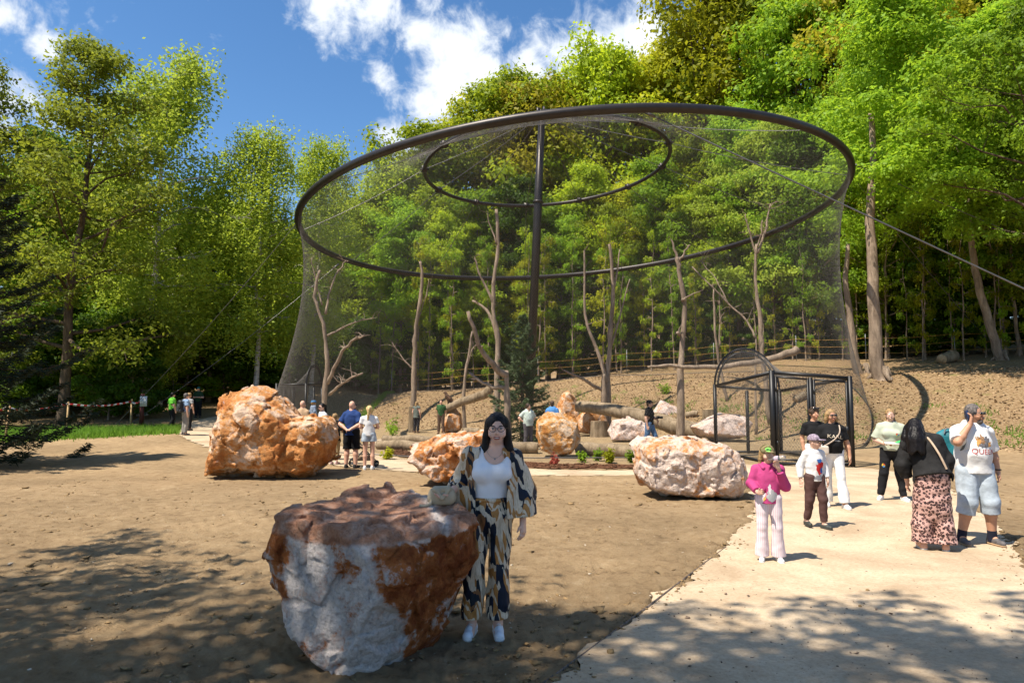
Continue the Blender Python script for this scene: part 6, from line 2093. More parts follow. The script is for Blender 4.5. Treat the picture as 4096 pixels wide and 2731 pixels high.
for (cx_, cz_, rr__, m_) in ((-.15, .66, .028, _M['emblem_yellow']), (-.14, .672, .016, _M['emblem_red']), (-.145, .632, .018, _M['emblem_blue'])):
    V_, F_ = blob_flat(cx_ * s_, cz_ * s_, rr__ * s_, rr__ * s_, 9, 12, .15); q = wrap_print(V_, F_, o['bottom'], m_, 'emblem')
    if rr__ < .02:
        for v in q.data.vertices: v.co.y -= .002
pc_ = local_to_world(o, (.0, -.30, 1.08)); cb_ = empty('clipboard', tuple(pc_), o['root'].rotation_euler.z); tag(cb_, 'clipboard with papers and a bright green slip in the young woman\'s hands', 'clipboard')
tilt = np.array(Matrix.Rotation(.12, 3, 'X'))
MB().box((0, 0, 0), (.30, .22, .006), rot=tilt).build('board', mat('board_brown', (.30, .20, .11), .6), cb_, False)
MB().box((-.01, -.005, .006), (.26, .19, .003), rot=tilt).build('paper', mat('paper_white', (.70, .69, .66), .7, .03), cb_, False)
f = Field((-.02, -.12, -.02), (.24, .12, .12), .008); f.cone((.05, 0, .015), (.20, .02, .05), .016, .036, 0, 2.2); f.build('green_slip', mat('green_card', (.05, .55, .12), .6, .1), cb_)

leo, t, b, c = newmat('leopard_satin', .45, .3)
vo = N(t, 'ShaderNodeTexVoronoi', feature='F1', i_Scale=30.0, i_Randomness=.9); L(t, c, vo.inputs['Vector'])
vn = MATH(t, 'ADD', vo.outputs['Distance'], MATH(t, 'MULTIPLY_ADD', noise(t, c, 40, 3), .5, -.25))
rs = rampnode(t, [(.0, (.22, .10, .09)), (.20, (.22, .10, .09)), (.24, (.02, .012, .012)), (.46, (.02, .012, .012)), (.52, (.46, .27, .23)), (1, (.50, .31, .26))]); L(t, vn, rs.inputs[0]); L(t, rs.outputs[0], b.inputs['Base Color'])
o = person('black-haired woman in black jacket and leopard print trousers leaning forward, seen from behind', 2128, 8.85, 1.72, 188, SK1,
           mkpose(P=(0, .0, .96), C=(.04, -.10, 1.23), N=(.09, -.15, 1.37), H=(.14, -.18, 1.50), S_l=(.25, -.12, 1.31), S_r=(-.09, -.12, 1.36), E_l=(.29, -.12, 1.04), E_r=(-.19, -.14, 1.10), W_l=(.25, -.16, .82), W_r=(-.20, -.24, .90),
                  A_l=(.13, .035, .085), A_r=(-.12, .035, .085), K_l=(.11, -.01, .5), K_r=(-.10, -.01, .5)),
           dict(m=cloth('black_denim', (.022, .021, .021), 1.0, .8, .25), sl=1.78, hem=.90, w=.040, sw=.02, flare=.03, fold=.009, name='jacket'), dict(m=leo, len=2.0, w=.03, knee=.115, ank=.125, skirt=True, fold=.012), ('long', H_BLACK), (SK1, SH_W[1]), 1.05, False, 0, 'none')
lw_ = o
f = Field((-.1, -.4, 1.05), (.45, .2, 1.68), .008); f.path([(.14, -.13, 1.55), (.15, -.04, 1.46), (.155, .01, 1.36), (.15, .03, 1.22)], [.088, .098, .108, .105], .02); f.path([(.22, -.16, 1.5), (.25, -.10, 1.38), (.26, -.08, 1.22)], [.05, .06, .05], .03)
f.disp(lambda P: .005 * fbm(P * [70, 70, 4], 2), .04); f.D = np.maximum(f.D, (1.20 + .03 * np.sin(f.ax[0] * 50)[:, None, None] - f.ax[2][None, None, :]) + 0 * f.ax[1][None, :, None]); f.build('hair', H_BLACK, o['root'], o['s'])
stp = np.array([local_to_world(o, v) for v in ((.06, -.10, 1.44), (.0, .02, 1.36), (-.08, .115, 1.20), (-.15, .13, 1.02))])
sb = empty('shoulder_strap', tuple(stp[-1])); tag(sb, 'beige bag strap across the back of the black jacket', 'strap')
MB().tube(wob(stp - stp[-1], 4, 0), .014, 6, False).build('strap', mat('beige_strap', (.50, .37, .26), .7), sb)

o = person('man in white printed T-shirt and pale denim shorts on the phone', 2226, 9.2, 1.84, 26, SK2,
           mkpose(H=(.01, -.05, 1.575), E_r=(-.25, -.17, 1.24), W_r=(-.095, -.155, 1.46), h_r=(.25, .05, .9), S_r=(-.175, .0, 1.365), S_l=(.175, .02, 1.36), E_l=(.27, .10, 1.11), W_l=(.29, .04, .86), h_l=(0, -.35, -1),
                  K_l=(.13, -.06, .52), A_l=(.16, -.02, .085), K_r=(-.12, -.06, .50), A_r=(-.19, -.02, .085), F_l=(.25, -1, 0), F_r=(.0, -1, 0)),
           dict(m=WHITE, sl=.90, hem=.86, w=.024, sw=.022, flare=.01, fold=.009), dict(m=DENIM, len=1.32, w=.03, knee=.105, ank=.105, fold=.006, waist=.98, name='shorts'), ('short', H_GREY), SH_G, 1.15, True, 40, 'sun', belly=.04, socks=mat('navy_sock', (.012, .014, .03), .9), curl=(.9, .9), thumbs=(None, (.3, .5, .2)))
qm = o; s_ = o['s']
f = Field(o['hp']((0, -.04, -.07)) - .1, o['hp']((0, -.04, -.07)) + .1, .007); f.cone(o['hp']((0, -.055, -.085)), o['hp']((0, -.05, -.09)), .036, .036, 0); f.cone(o['hp']((-.018, -.098, -.045)), o['hp']((.018, -.098, -.045)), .008, .008, .01); f.build('beard', H_GREY, o['root'], s_)
V_, F_ = text_flat('QUEEN', .088 * s_, .04 * s_, 1.10 * s_, -.06, 1.0); wrap_print(V_, F_, o['top'], mat('print_crimson', (.45, .08, .07), .8, .2), 'lettering')
for k_, (cx_, cz_, rx_, rz__, m_) in enumerate([(.03, 1.27, .05, .045, mat('print_brown', (.30, .17, .09), .8, .3, 40)), (.085, 1.25, .03, .055, mat('print_grey3', (.16, .15, .16), .8, .3, 40)), (-.02, 1.25, .025, .05, mat('print_orange', (.52, .26, .08), .8, .3, 40)), (.04, 1.20, .06, .02, mat('print_grey3', (0, 0, 0))), (.11, 1.21, .02, .03, mat('print_orange', (0, 0, 0)))]):
    V_, F_ = blob_flat(cx_ * s_, cz_ * s_, rx_ * s_, rz__ * s_, 30 + k_, 18, .35); q = wrap_print(V_, F_, o['top'], m_, 'print')
    for v in q.data.vertices: v.co.y -= .0012 * k_
MB().tube(np.array([(.29 + .034 * math.cos(a_), .045 + .034 * math.sin(a_), .895) for a_ in np.linspace(0, 6.28, 13)]) * s_, .009, 6, False).build('watch', mat('black_strap', (.012, .012, .012), .5), o['root'])
ph_ = local_to_world(o, (-.105, -.115, 1.555)); phn = empty('mobile_phone', tuple(ph_), o['root'].rotation_euler.z); tag(phn, 'dark blue phone held to the ear of the man in white', 'phone')
MB().box((0, 0, 0), (.012, .07, .145), rot=np.array(Matrix.Rotation(-.35, 3, 'X'))).build('case', mat('phone_blue', (.02, .03, .07), .3, .1), phn, False)
# teal rucksack
def rucksack(o_, label, m1, m2, m3, w_=.30, dp=.16, hg=.46, off=(0, .24, 1.14), tilt=0, straps=True):
    pb = local_to_world(o_, off); r = empty('rucksack', tuple(pb), o_['root'].rotation_euler.z + tilt); tag(r, label, 'rucksack'); s_ = o_['s']
    f = Field((-.25, -.2, -.32), (.25, .26, .34), .012); f.box((0, 0, 0), (w_ / 2, dp / 2, hg / 2), .06); f.ell((0, .02, hg * .46), (w_ * .42, dp * .5, .07), .04); f.disp(folds(4, .006)); f.build('pack', m1, r)
    f = Field((-.25, -.2, -.32), (.25, .26, .2), .012); f.box((0, dp * .5, -.09), (w_ * .40, .05, .12), .035); f.box((0, 0, -.18), (w_ / 2 + .008, dp / 2 + .008, .07), .04); f.build('pocket', m2, r)
    for q in ((-1, 1) if straps else ()):
        pts = np.array([(q * .09, -dp / 2, hg * .42), (q * .10, -dp / 2 - .10, hg * .50), (q * .11, -dp / 2 - .27, hg * .34), (q * .12, -dp / 2 - .26, .02), (q * .12, -dp / 2, -hg * .38)])
        MB().tube(wob(pts, 4, 0), .017, 6, False).build('shoulder_strap', m2, r)
    MB().tube(wob(np.array([(-.05, -dp / 2, hg * .48), (-.03, -dp / 2 + .01, hg * .62), (.03, -dp / 2 + .01, hg * .62), (.05, -dp / 2, hg * .48)]), 3, 0), .010, 6, False).build('grab_loop', m3, r)
    for zz in (.08, -.02):
        MB().box((0, dp / 2 + .006, zz), (w_ * .96, .006, .022)).build('band', m3, r, False)


rucksack(o, 'teal and grey rucksack on the back of the man on the phone', mat('teal_nylon', (.015, .16, .20), .6, .15, 6, .2), mat('slate_nylon', (.11, .13, .14), .7, .15, 6, .2), mat('grey_webbing', (.16, .17, .18), .8), off=(-.20, .19, 1.12), tilt=-.25, straps=False)
MB().tube(wob(np.array([(-.11, .14, 1.36), (-.115, .06, 1.425), (-.12, -.06, 1.40), (-.135, -.125, 1.30), (-.165, -.10, 1.16), (-.19, .06, 1.06)]) * qm['s'], 4, 0), .016, 6, False).build('rucksack_strap', _M['slate_nylon'], qm['root'])

# ---- group by the pushchair
o = person('bald man in navy T-shirt and black shorts with hands clasped behind his back', 810, 18.8, 1.82, 158, SK1,
           mkpose(E_l=(.27, .10, 1.12), W_l=(.05, .20, .98), h_l=(-1, .1, -.2), E_r=(-.27, .10, 1.12), W_r=(-.05, .20, 1.0), h_r=(.8, .15, -.3), A_l=(.12, .035, .085), A_r=(-.13, .035, .085), K_l=(.115, -.01, .5), K_r=(-.115, -.01, .5)),
           dict(m=cloth('navy', (.022, .05, .16), .8), sl=.80, hem=.84, w=.026, sw=.02, fold=.008), dict(m=BLACK, len=1.05, w=.032, cuff=.012, name='shorts'), ('stubble', H_BROWN), SH_B, 1.16, True, -48, 'sun', curl=(.9, .9))
o = person('blond woman with long ponytail in white T-shirt and denim shorts, back turned', 850, 18.5, 1.70, 176, SK1,
           mkpose(E_l=(.235, -.02, 1.13), W_l=(.16, -.14, 1.10), E_r=(-.235, -.02, 1.13), W_r=(-.16, -.14, 1.10), h_l=(-.6, -.7, .2), h_r=(.6, -.7, .2)),
           dict(m=WHITE, sl=.55, hem=.90, w=.02, sw=.02), dict(m=DENIM, len=.42, w=.022, cuff=.02, name='shorts', waist=1.0), ('pony', H_BLOND), SH_W, 1.0, False, 0, 'none')
o = person('girl with blond braid in black T-shirt half hidden by the big orange boulder', 772, 19.6, 1.42, 150, SK3, mkpose(E_l=(.2, .1, 1.12), W_l=(.22, .02, .9), E_r=(-.26, -.05, 1.13), W_r=(-.38, -.12, .98), h_r=(-.6, -.3, -.6)),
       dict(m=BLACK, sl=.9, hem=.80, w=.05, sw=.03, flare=.02), dict(m=cloth('khaki', (.40, .30, .16)), len=1.7, w=.03), ('braid', H_DBLOND), (mat('pink_shoe', (.62, .44, .44), .7), SH_W[1]), 1.0, False, 0, 'none', hs=1.12)
person('woman with long blond hair whose head shows above the big boulder', 668, 21.5, 1.66, 190, SK1, None, dict(m=cloth('grey_top', (.3, .3, .3))), dict(m=BLACK), ('long', H_BLOND), SH_B, 1.0, False)
person('bald man in tan shirt showing above the big boulder', 697, 21.3, 1.79, 150, SK1, mkpose(E_l=(.25, -.05, 1.15), W_l=(.12, -.2, 1.2), h_l=(-.5, -.3, .3)), dict(m=cloth('tan', (.42, .28, .17)), sl=.9), dict(m=BLACK), None, SH_B, 1.22, True, -20, 'none')
person('small child in blue cap and checked jacket carried beside the bald man in tan', 722, 21.0, .92, 120, SK3, mkpose(H=(0, -.02, 1.55)), dict(m=mat('check_blue', (.30, .36, .44), .9, .3, 30, col2=(.05, .07, .12)), sl=1.8, w=.03, name='jacket'), dict(m=cloth('navy2', (.03, .05, .1))), ('short', H_DBLOND), SH_B, 1.1, True, 20, 'none', cap=(cloth('cap_blue', (.05, .16, .32)), 1), hs=1.5, lift=.86)
person('dark-haired woman in sunglasses with high ponytail behind the big boulder', 742, 21.0, 1.70, 300, SK3, None, dict(m=WHITE, sl=.6), dict(m=BLACK), ('pony', H_BLACK), SH_B, 1.0, True, 10, 'sun')

# pushchair
pp = stand(838, 19.4); pr_ = empty('pushchair', tuple(pp), math.radians(10)); tag(pr_, 'beige pushchair with black wheels in front of the couple', 'pushchair')
beige = cloth('pram_beige', (.34, .25, .17), .8); blk = mat('pram_black', (.015, .015, .016), .5)
for x_, y_, r_ in ((-.28, -.22, .115), (-.28, .22, .115), (.36, -.16, .075), (.36, .16, .075)):
    wh = MB().tube(np.array([(x_ + (r_ - .02) * math.cos(a_), y_, r_ + (r_ - .02) * math.sin(a_)) for a_ in np.linspace(0, 2 * np.pi, 19)]), .02, 8, False).build('wheel', blk, pr_)
    sp_ = MB()
    for k_ in range(5):
        a_ = k_ * 1.2566; sp_.tube([(x_, y_, r_), (x_ + (r_ - .03) * math.cos(a_), y_, r_ + (r_ - .03) * math.sin(a_))], [.012, .009], 4)
    sp_.build('spokes', galv, wh)
for y_ in (-.2, .2):
    MB().tube([(.36, y_, .12), (.0, y_, .48), (-.30, y_, .78), (-.48, y_, 1.02)], .016, 6).build('frame_bar', blk, pr_)
    MB().tube([(-.28, y_, .13), (.02, y_, .46)], .016, 6).build('rear_leg', blk, pr_)
MB().tube([(-.48, -.2, 1.02), (-.50, 0, 1.04), (-.48, .2, 1.02)], .02, 6).build('handle', blk, pr_)
f = Field((-.5, -.3, .1), (.5, .3, 1.2), .02); f.box((.05, 0, .55), (.25, .17, .035), .03); f.cone((-.12, -.1, .56), (-.30, -.1, .92), .07, .06, .03); f.cone((-.12, .1, .56), (-.30, .1, .92), .07, .06, .03); f.build('seat', beige, pr_)
f = Field((-.5, -.3, .6), (.35, .3, 1.2), .02); f.ell((-.12, 0, .86), (.24, .2, .22), 0); f.ell((.0, 0, .78), (.26, .17, .22), .02, 's'); f.build('hood', beige, pr_)
f = Field((-.4, -.3, .05), (.4, .3, .45), .02); f.box((0, 0, .24), (.26, .17, .08), .05); f.build('basket', beige, pr_)

# ---- inside the aviary
person('woman in grey vest and lime sleeves turned away beside the straight dead trunk', 958, 36.0, 1.64, 150, SK1, None, dict(m=cloth('vest_grey', (.13, .15, .13)), sl=.1, hem=.82, w=.04), dict(m=cloth('dark_trousers', (.02, .02, .025)), w=.02), ('straight', H_DBLOND), SH_BR, 1.08, False)
o = person('keeper in green polo and brown work trousers standing before the boulder', 1014, 35.6, 1.76, -8, SK1, mkpose(E_l=(.22, .12, 1.12), W_l=(.12, .16, .93), E_r=(-.22, .12, 1.12), W_r=(-.12, .16, .93), A_l=(.13, .03, .085), A_r=(-.13, .03, .085)), dict(m=cloth('polo_green', (.035, .10, .03)), sl=.7, w=.02), dict(m=cloth('work_brown', (.13, .08, .055)), w=.02, knee=.075, ank=.07), ('short', H_BROWN), SH_BR, 1.05, True)
person('woman in mint T-shirt and grey trousers standing hands on hips', 1213, 24.8, 1.67, 28, SK1, mkpose(E_l=(.32, .10, 1.16), W_l=(.17, .04, 1.02), h_l=(-.6, .1, -.4), E_r=(-.32, .10, 1.16), W_r=(-.17, .0, 1.02), h_r=(.6, .1, -.4), A_l=(.11, .0, .085), A_r=(-.11, .06, .085)),
       dict(m=cloth('mint', (.50, .57, .50)), sl=.75, hem=.88, w=.03, sw=.02, neck='v'), dict(m=cloth('trouser_grey', (.09, .08, .085), .9), w=.02, knee=.08, ank=.07), ('short', H_BROWN), SH_BR, 1.14, True, 40, 'open', belly=.02, curl=(.3, .3))
person('person in blue shirt seen from behind the rounded boulder', 1268, 26.0, 1.72, 175, SK2, None, dict(m=cloth('sky_blue', (.08, .24, .52)), sl=.7, w=.03), dict(m=BLACK), ('short', H_BROWN), SH_B, 1.2, False)
o = person('man in black T-shirt, cap and jeans walking right with a camera', 1490, 24.2, 1.80, 70, SK1, mkpose(E_r=(-.22, .04, 1.12), W_r=(-.21, .0, .87), E_l=(.22, -.06, 1.13), W_l=(.16, -.22, 1.06), K_l=(.09, -.16, .53), A_l=(.09, -.10, .085), K_r=(-.09, .06, .50), A_r=(-.09, .34, .16)),
           dict(m=BLACK, sl=.7, w=.025, sw=.02), dict(m=cloth('jeans', (.10, .19, .34), .8, .9, .25), w=.015), ('short', H_BROWN), SH_B, 1.08, True, 10, 'none', cap=(BLACK, 1))
pc_ = local_to_world(o, (.10, -.26, 1.14)); cm_ = empty('photo_camera', tuple(pc_), o['root'].rotation_euler.z); tag(cm_, 'black camera hanging at the chest of the man in black', 'camera')
MB().box((0, 0, 0), (.15, .07, .10)).build('body', blk, cm_, False); MB().tube([(0, -.03, 0), (0, -.17, 0)], [.04, .045], 12).build('lens', blk, cm_)

# ---- far left
person('person in bright green T-shirt and black trousers on the left path', 399, 32.0, 1.70, 118, SK1, mkpose(K_l=(.1, -.08, .5), A_l=(.1, -.12, .085), A_r=(-.1, .16, .085), W_l=(.22, -.02, .86), W_r=(-.22, -.04, .86)), dict(m=cloth('lime', (.13, .45, .04)), sl=.7, w=.03, sw=.02), dict(m=BLACK, w=.02), ('short', H_BLACK), SH_B, 1.12, True)
o = person('man in blue checked shirt and grey trousers with a rucksack on the left path', 430, 29.0, 1.76, 112, SK1, mkpose(W_r=(-.23, .02, .86)), dict(m=mat('check_shirt', (.30, .42, .58), .9, .3, 26, col2=(.08, .12, .2)), sl=.7, w=.03, sw=.02), dict(m=cloth('stone_grey', (.26, .24, .21)), w=.022), ('short', H_GREY), SH_G, 1.05, True)
rucksack(o, 'black rucksack on the man in the blue checked shirt', mat('black_nylon', (.015, .015, .017), .6, .15), mat('dark_nylon', (.03, .03, .032), .6), mat('grey_webbing', (0, 0, 0)), off=(0, .22, 1.16))
person('fair-haired person mostly hidden behind the man in the checked shirt', 437, 31.2, 1.70, 140, SK1, None, dict(m=cloth('grey_top', (.3, .3, .3))), dict(m=BLACK), ('curly', H_DBLOND), SH_B, 1.0, True)
person('person in dark green shirt and teal cap with folded arms on the left path', 458, 38.5, 1.70, -15, SK1, mkpose(E_l=(.25, -.02, 1.12), W_l=(-.02, -.17, 1.13), E_r=(-.25, -.02, 1.12), W_r=(.04, -.19, 1.15), h_l=(-1, 0, .1), h_r=(1, 0, .1)), dict(m=cloth('bottle_green', (.02, .05, .022)), sl=.75, w=.03), dict(m=BLACK, w=.03), ('short', H_BROWN), SH_B, 1.1, True, 0, 'none', cap=(cloth('teal_cap', (.03, .16, .15)), 1))

# ---- eagle on the slanting log
pe = at(1031, 931, 36.15); eg = empty('eagle', tuple(pe)); tag(eg, 'brown eagle perched on the slanting log, facing left', 'bird')
brownf = mat('eagle_feathers', (.115, .062, .035), .8, .35, 18, .6, 60)
f = Field((-.4, -.3, -.1), (.6, .3, .95), .016)
f.path([(-.16, 0, .62), (-.10, 0, .50), (.02, 0, .36), (.16, 0, .22)], [.075, .12, .15, .11], .05)
f.path([(.14, 0, .20), (.36, 0, .03)], [.07, .035], .04, .8)
f.ell((-.20, 0, .70), (.085, .06, .062), .04); f.cone((-.27, 0, .69), (-.33, 0, .665), .024, .010, .02)
for q in (-1, 1): f.cone((-.02, q * .06, .26), (-.04, q * .06, .08), .06, .03, .03)
f.build('body', brownf, eg)
for q in (-1, 1):
    f = Field((-.4, -.4, -.1), (.6, .4, .9), .016); f.path([(-.10, q * .12, .54), (.06, q * .15, .36), (.30, q * .07, .10)], [.06, .075, .03], .03); f.build('wing', brownf, eg)
    MB().tube([(-.04, q * .06, .10), (-.05, q * .06, -.01)], [.022, .02], 6).build('leg', mat('eagle_leg', (.55, .38, .06), .6), eg)

# ------------------------------------------------------------------ the woman in the foreground
def leafprint():
    m, t, b, c = newmat('painted_leaf_print', .6, .25)
    mp = N(t, 'ShaderNodeMapping'); mp.inputs['Rotation'].default_value = (.15, .55, .3); mp.inputs['Scale'].default_value = (1.9, 1.0, .50); L(t, c, mp.inputs['Vector'])
    wn = N(t, 'ShaderNodeTexNoise', i_Scale=5.0, i_Detail=3.0); L(t, mp.outputs[0], wn.inputs['Vector'])
    ad = N(t, 'ShaderNodeVectorMath', operation='MULTIPLY_ADD'); L(t, wn.outputs['Color'], ad.inputs[0]); ad.inputs[1].default_value = (.07, .07, .16); L(t, mp.outputs[0], ad.inputs[2])
    vo = N(t, 'ShaderNodeTexVoronoi', feature='F1', i_Scale=12.0, i_Randomness=1.0); L(t, ad.outputs[0], vo.inputs['Vector'])
    sp = N(t, 'ShaderNodeSeparateColor'); L(t, vo.outputs['Color'], sp.inputs[0])
    wv = N(t, 'ShaderNodeTexWave', i_Scale=6.0, i_Distortion=6.0, i_Detail=2.0); wv.bands_direction = 'DIAGONAL'; L(t, ad.outputs[0], wv.inputs['Vector'])
    k = MATH(t, 'ADD', MATH(t, 'MULTIPLY', sp.outputs[0], .86), MATH(t, 'MULTIPLY', MATH(t, 'GREATER_THAN', wv.outputs['Fac'], .75), .14))
    r_ = rampnode(t, [(0, (.010, .016, .035)), (.20, (.64, .54, .42)), (.40, (.42, .20, .06)), (.56, (.62, .52, .40)), (.72, (.012, .020, .032)), (.82, (.24, .115, .05)), (.90, (.66, .57, .46))], 'CONSTANT'); L(t, k, r_.inputs[0])
    st = noise(t, ad.outputs[0], 46, 4, .7); br_ = rampnode(t, [(.35, (.72, .68, .62)), (.65, (1.12, 1.1, 1.08))]); L(t, st, br_.inputs[0])
    ml = N(t, 'ShaderNodeMix', data_type='RGBA', blend_type='MULTIPLY'); ml.inputs[0].default_value = 1; L(t, r_.outputs[0], ml.inputs[6]); L(t, br_.outputs[0], ml.inputs[7])
    L(t, ml.outputs[2], b.inputs['Base Color'])
    bumpn(t, b, noise(t, c, 12, 4), .12, .02)
    return m


PRINT = leafprint()
WY = 5.50; WX = (486 - 512) / FPX * WY
wr = empty('person', (WX, WY, gz(WX, WY))); wr.scale = (1.035,) * 3; tag(wr, 'smiling dark-haired woman in glasses and patterned jacket beside the big boulder', 'person')
h = .0058
Hc = np.array([.088, -.02, 1.552]); Nk = np.array([.072, .0, 1.395]); Ch = np.array([.05, .0, 1.24]); Pe = np.array([.03, .0, .94])
Sl = np.array([.225, .01, 1.345]); El = np.array([.290, .035, 1.08]); Wl = np.array([.285, -.02, .855])
Sr = np.array([-.115, .01, 1.345]); Er = np.array([-.195, .10, 1.125]); Wr = np.array([-.265, -.10, 1.085])
HipL, KL, AL = np.array([.11, 0, .91]), np.array([.105, -.02, .48]), np.array([.095, .03, .085])
HipR, KR, AR_ = np.array([-.05, 0, .91]), np.array([-.085, -.02, .48]), np.array([-.105, .03, .085])
f = Field((-.45, -.32, -.02), (.42, .2, 1.72), h)
f.ell(Hc + [0, .012, .022], (.074, .092, .100), 0)
f.cone(Hc + [0, -.015, -.02], Hc + [0, -.032, -.072], .063, .040, .035)
f.cone(Nk - [0, 0, .08], Hc + [0, .015, -.05], .056, .050, .02)
f.cone(Hc + [0, -.086, .012], Hc + [0, -.103, -.022], .0085, .0125, .012)
f.cone(Hc + [-.008, -.094, -.026], Hc + [.008, -.094, -.026], .009, .009, .008)
f.ell(Hc + [0, -.083, -.060], (.028, .016, .016), .015)
for q in (-1, 1):
    f.ell(Hc + [q * .031, -.096, .012], (.018, .013, .011), .010, 's')
    f.ell(Hc + [q * .038, -.062, -.035], (.028, .028, .024), .025)
    f.ell(Hc + [q * .077, .012, -.010], (.010, .020, .030), .008)
f.ell(Hc + [0, -.092, -.0605], (.026, .012, .0055), .004, 's')
f.cone(Pe, Ch, .12, .125, .05, .72); f.cone(Ch, Nk - [0, 0, .02], .125, .06, .05, .7)
for S, E, W, dv, sd_, cu in ((Sl, El, Wl, (.02, -.25, -1), (-.5, -1, 0), .55), (Sr, Er, Wr, (-.75, -.45, -.28), (.4, -.9, -.1), .75)):
    f.cone(Nk + (S - Nk) * .3 - [0, 0, .03], S, .055, .05, .04); f.cone(S, E, .048, .04, .02); f.cone(E, W, .039, .025, .02)
    hand(f, W, dv, sd_, cu, 1.0)
for a_, k_, e_ in ((HipL, KL, AL), (HipR, KR, AR_)):
    f.cone(a_, k_, .085, .055, .03); f.cone(k_, e_, .055, .034, .02); f.cone(e_, e_ + [0, -.1, -.045], .034, .028, .02)
f.build('body', skinmat('skin_woman', (.74, .45, .34)), wr)
# white top
f = Field((-.22, -.28, .88), (.32, .2, 1.42), h)
f.cone(Ch + [0, 0, .05], Ch - [0, 0, .06], .138, .148, .05, .72); f.cone(Ch - [0, 0, .06], Pe + [0, 0, .10], .146, .128, .05, .74); f.cone(Pe + [0, 0, .1], Pe + [0, 0, 0], .13, .14, .04, .76)
for q in (-1, 1):
    f.ell(Ch + [q * .075, -.098, -.01], (.072, .062, .068), .05); f.cone(Ch + [q * .10, -.05, .06], Ch + [q * .085, .0, .155], .045, .03, .03)
f.ell(Nk + [0, -.09, -.005], (.092, .12, .098), .012, 's')
f.disp(lambda P: .002 * fbm(P * 14, 2), .03); f.half((0, 0, -1), -.955)
f.build('white_top', cloth('top_white', (.80, .79, .82), .25), wr)
# trousers
f = Field((-.30, -.25, .06), (.34, .25, 1.06), h)
f.cone(Pe + [0, 0, .08], Pe + [0, 0, -.03], .145, .165, .04, .78)
for a_, k_, e_ in ((HipL, KL, AL), (HipR, KR, AR_)):
    f.cone(a_, k_, .096, .078, .02); f.cone(k_, e_ + [0, -.01, .05], .078, .080, .01)
f.disp(folds(5, .011, 13, 22)); f.half((0, 0, 1), 1.035)
f.half((0, 0, -1), -.13)
sl_, X, Y, Z = f.sub(f.lo, f.lo + f.h * f.n)
tr_o = f.build('trousers', PRINT, wr)
MB().tube(np.array([Pe + [.143 * math.cos(a_), .112 * math.sin(a_), .085] for a_ in np.linspace(0, 6.283, 40)]), .018, 8, False).build('waistband', PRINT, tr_o)
# open jacket
f = Field((-.50, -.34, .74), (.52, .3, 1.46), h)
f.cone(Ch + [0, .01, .08], Ch + [0, .0, -.1], .145, .175, .05, .74); f.cone(Ch - [0, 0, .1], [.06, .0, .76], .185, .220, .05, .70)
for q, S in ((1, Sl), (-1, Sr)):
    f.cone(Nk + (S - Nk) * .35 - [0, 0, .02], S, .054, .055, .045)
f.cone(Sl, El, .058, .086, .04); f.cone(El, Wl + [.01, 0, .03], .092, .105, .03)
f.cone(Sr, Er, .058, .078, .04); f.cone(Er, Er + (Wr - Er) * .60 + [.01, .0, -.02], .078, .072, .03); f.cone(Er + (Wr - Er) * .2, Er + (Wr - Er) * .45 + [.03, 0, -.13], .06, .045, .05)
f.disp(folds(9, .011, 11, 15))
X, Y, Z = f.ax[0][:, None, None], f.ax[1][None, :, None], f.ax[2][None, None, :]
# hollow so that the top shows in the opening
hw = .118 - .035 * np.clip((Z - 1.25) / .15, 0, 1) + .0 * X; xc = .045 + 0 * Z
gap = np.maximum(np.maximum(np.abs(X - xc) - hw, Y + .0), -(1.5 - Z) * 0 - .5)
f.D = np.maximum(f.D, -gap)
f.ell(Nk + [0, -.03, .055], (.075, .085, .06), .01, 's')
e = Wl + [.01, 0, .045]; f.D = np.where((Z < e[2] + .05) & (X > .16), np.maximum(f.D, -(Z - e[2]) + .12 * (X - .28)), f.D)
n_ = unit(Wr - Er); e = Er + (Wr - Er) * .62; cc = (X - e[0]) * n_[0] + (Y - e[1]) * n_[1] + (Z - e[2]) * n_[2]
f.D = np.where((X < -.15), np.maximum(f.D, cc), f.D)
f.half((-.10, 0, -1), -.775 / math.hypot(1, .1))
f.build('jacket', PRINT, wr)
# shoes
for A, fx in ((AL, .10), (AR_, -.16)):
    fd = unit((fx, -1, 0)); heel = A - fd * .035; toe = A + fd * .145
    f = Field(A - [.12, .24, .1], A + [.12, .12, .08], .005)
    f.cone([heel[0], heel[1], .042], [toe[0], toe[1], .036], .038, .036, 0); f.cone([heel[0], heel[1], .05], [heel[0], heel[1], .072], .034, .031, .02); f.cone([A[0], A[1], .062], A + fd * .07 + [0, 0, -.03], .033, .033, .02)
    f.ell([A[0], A[1] + .0, .105], (.030, .045, .03), .01, 's')
    f.half((0, 0, -1), -.004); sh = f.build('shoe', mat('canvas_white', (.72, .73, .77), .75, .04, 30, .15, 200), wr)
    f = Field(A - [.12, .24, .1], A + [.12, .12, .08], .005); f.cone([heel[0], heel[1], .03], [toe[0], toe[1], .03], .043, .041, 0); f.half((0, 0, -1), 0.0); f.half((0, 0, 1), .024); f.build('sole', SH_W[1], sh)
    lc = MB()
    for k_ in range(4):
        p_ = A + fd * (.035 + .02 * k_) + [0, 0, .012 - .007 * k_]; sd_ = np.array([-fd[1], fd[0], 0]); lc.tube([p_ - sd_ * .018, p_ + [0, 0, .008], p_ + sd_ * .018], .003, 4)
    lc.build('lace', SH_W[0], sh)
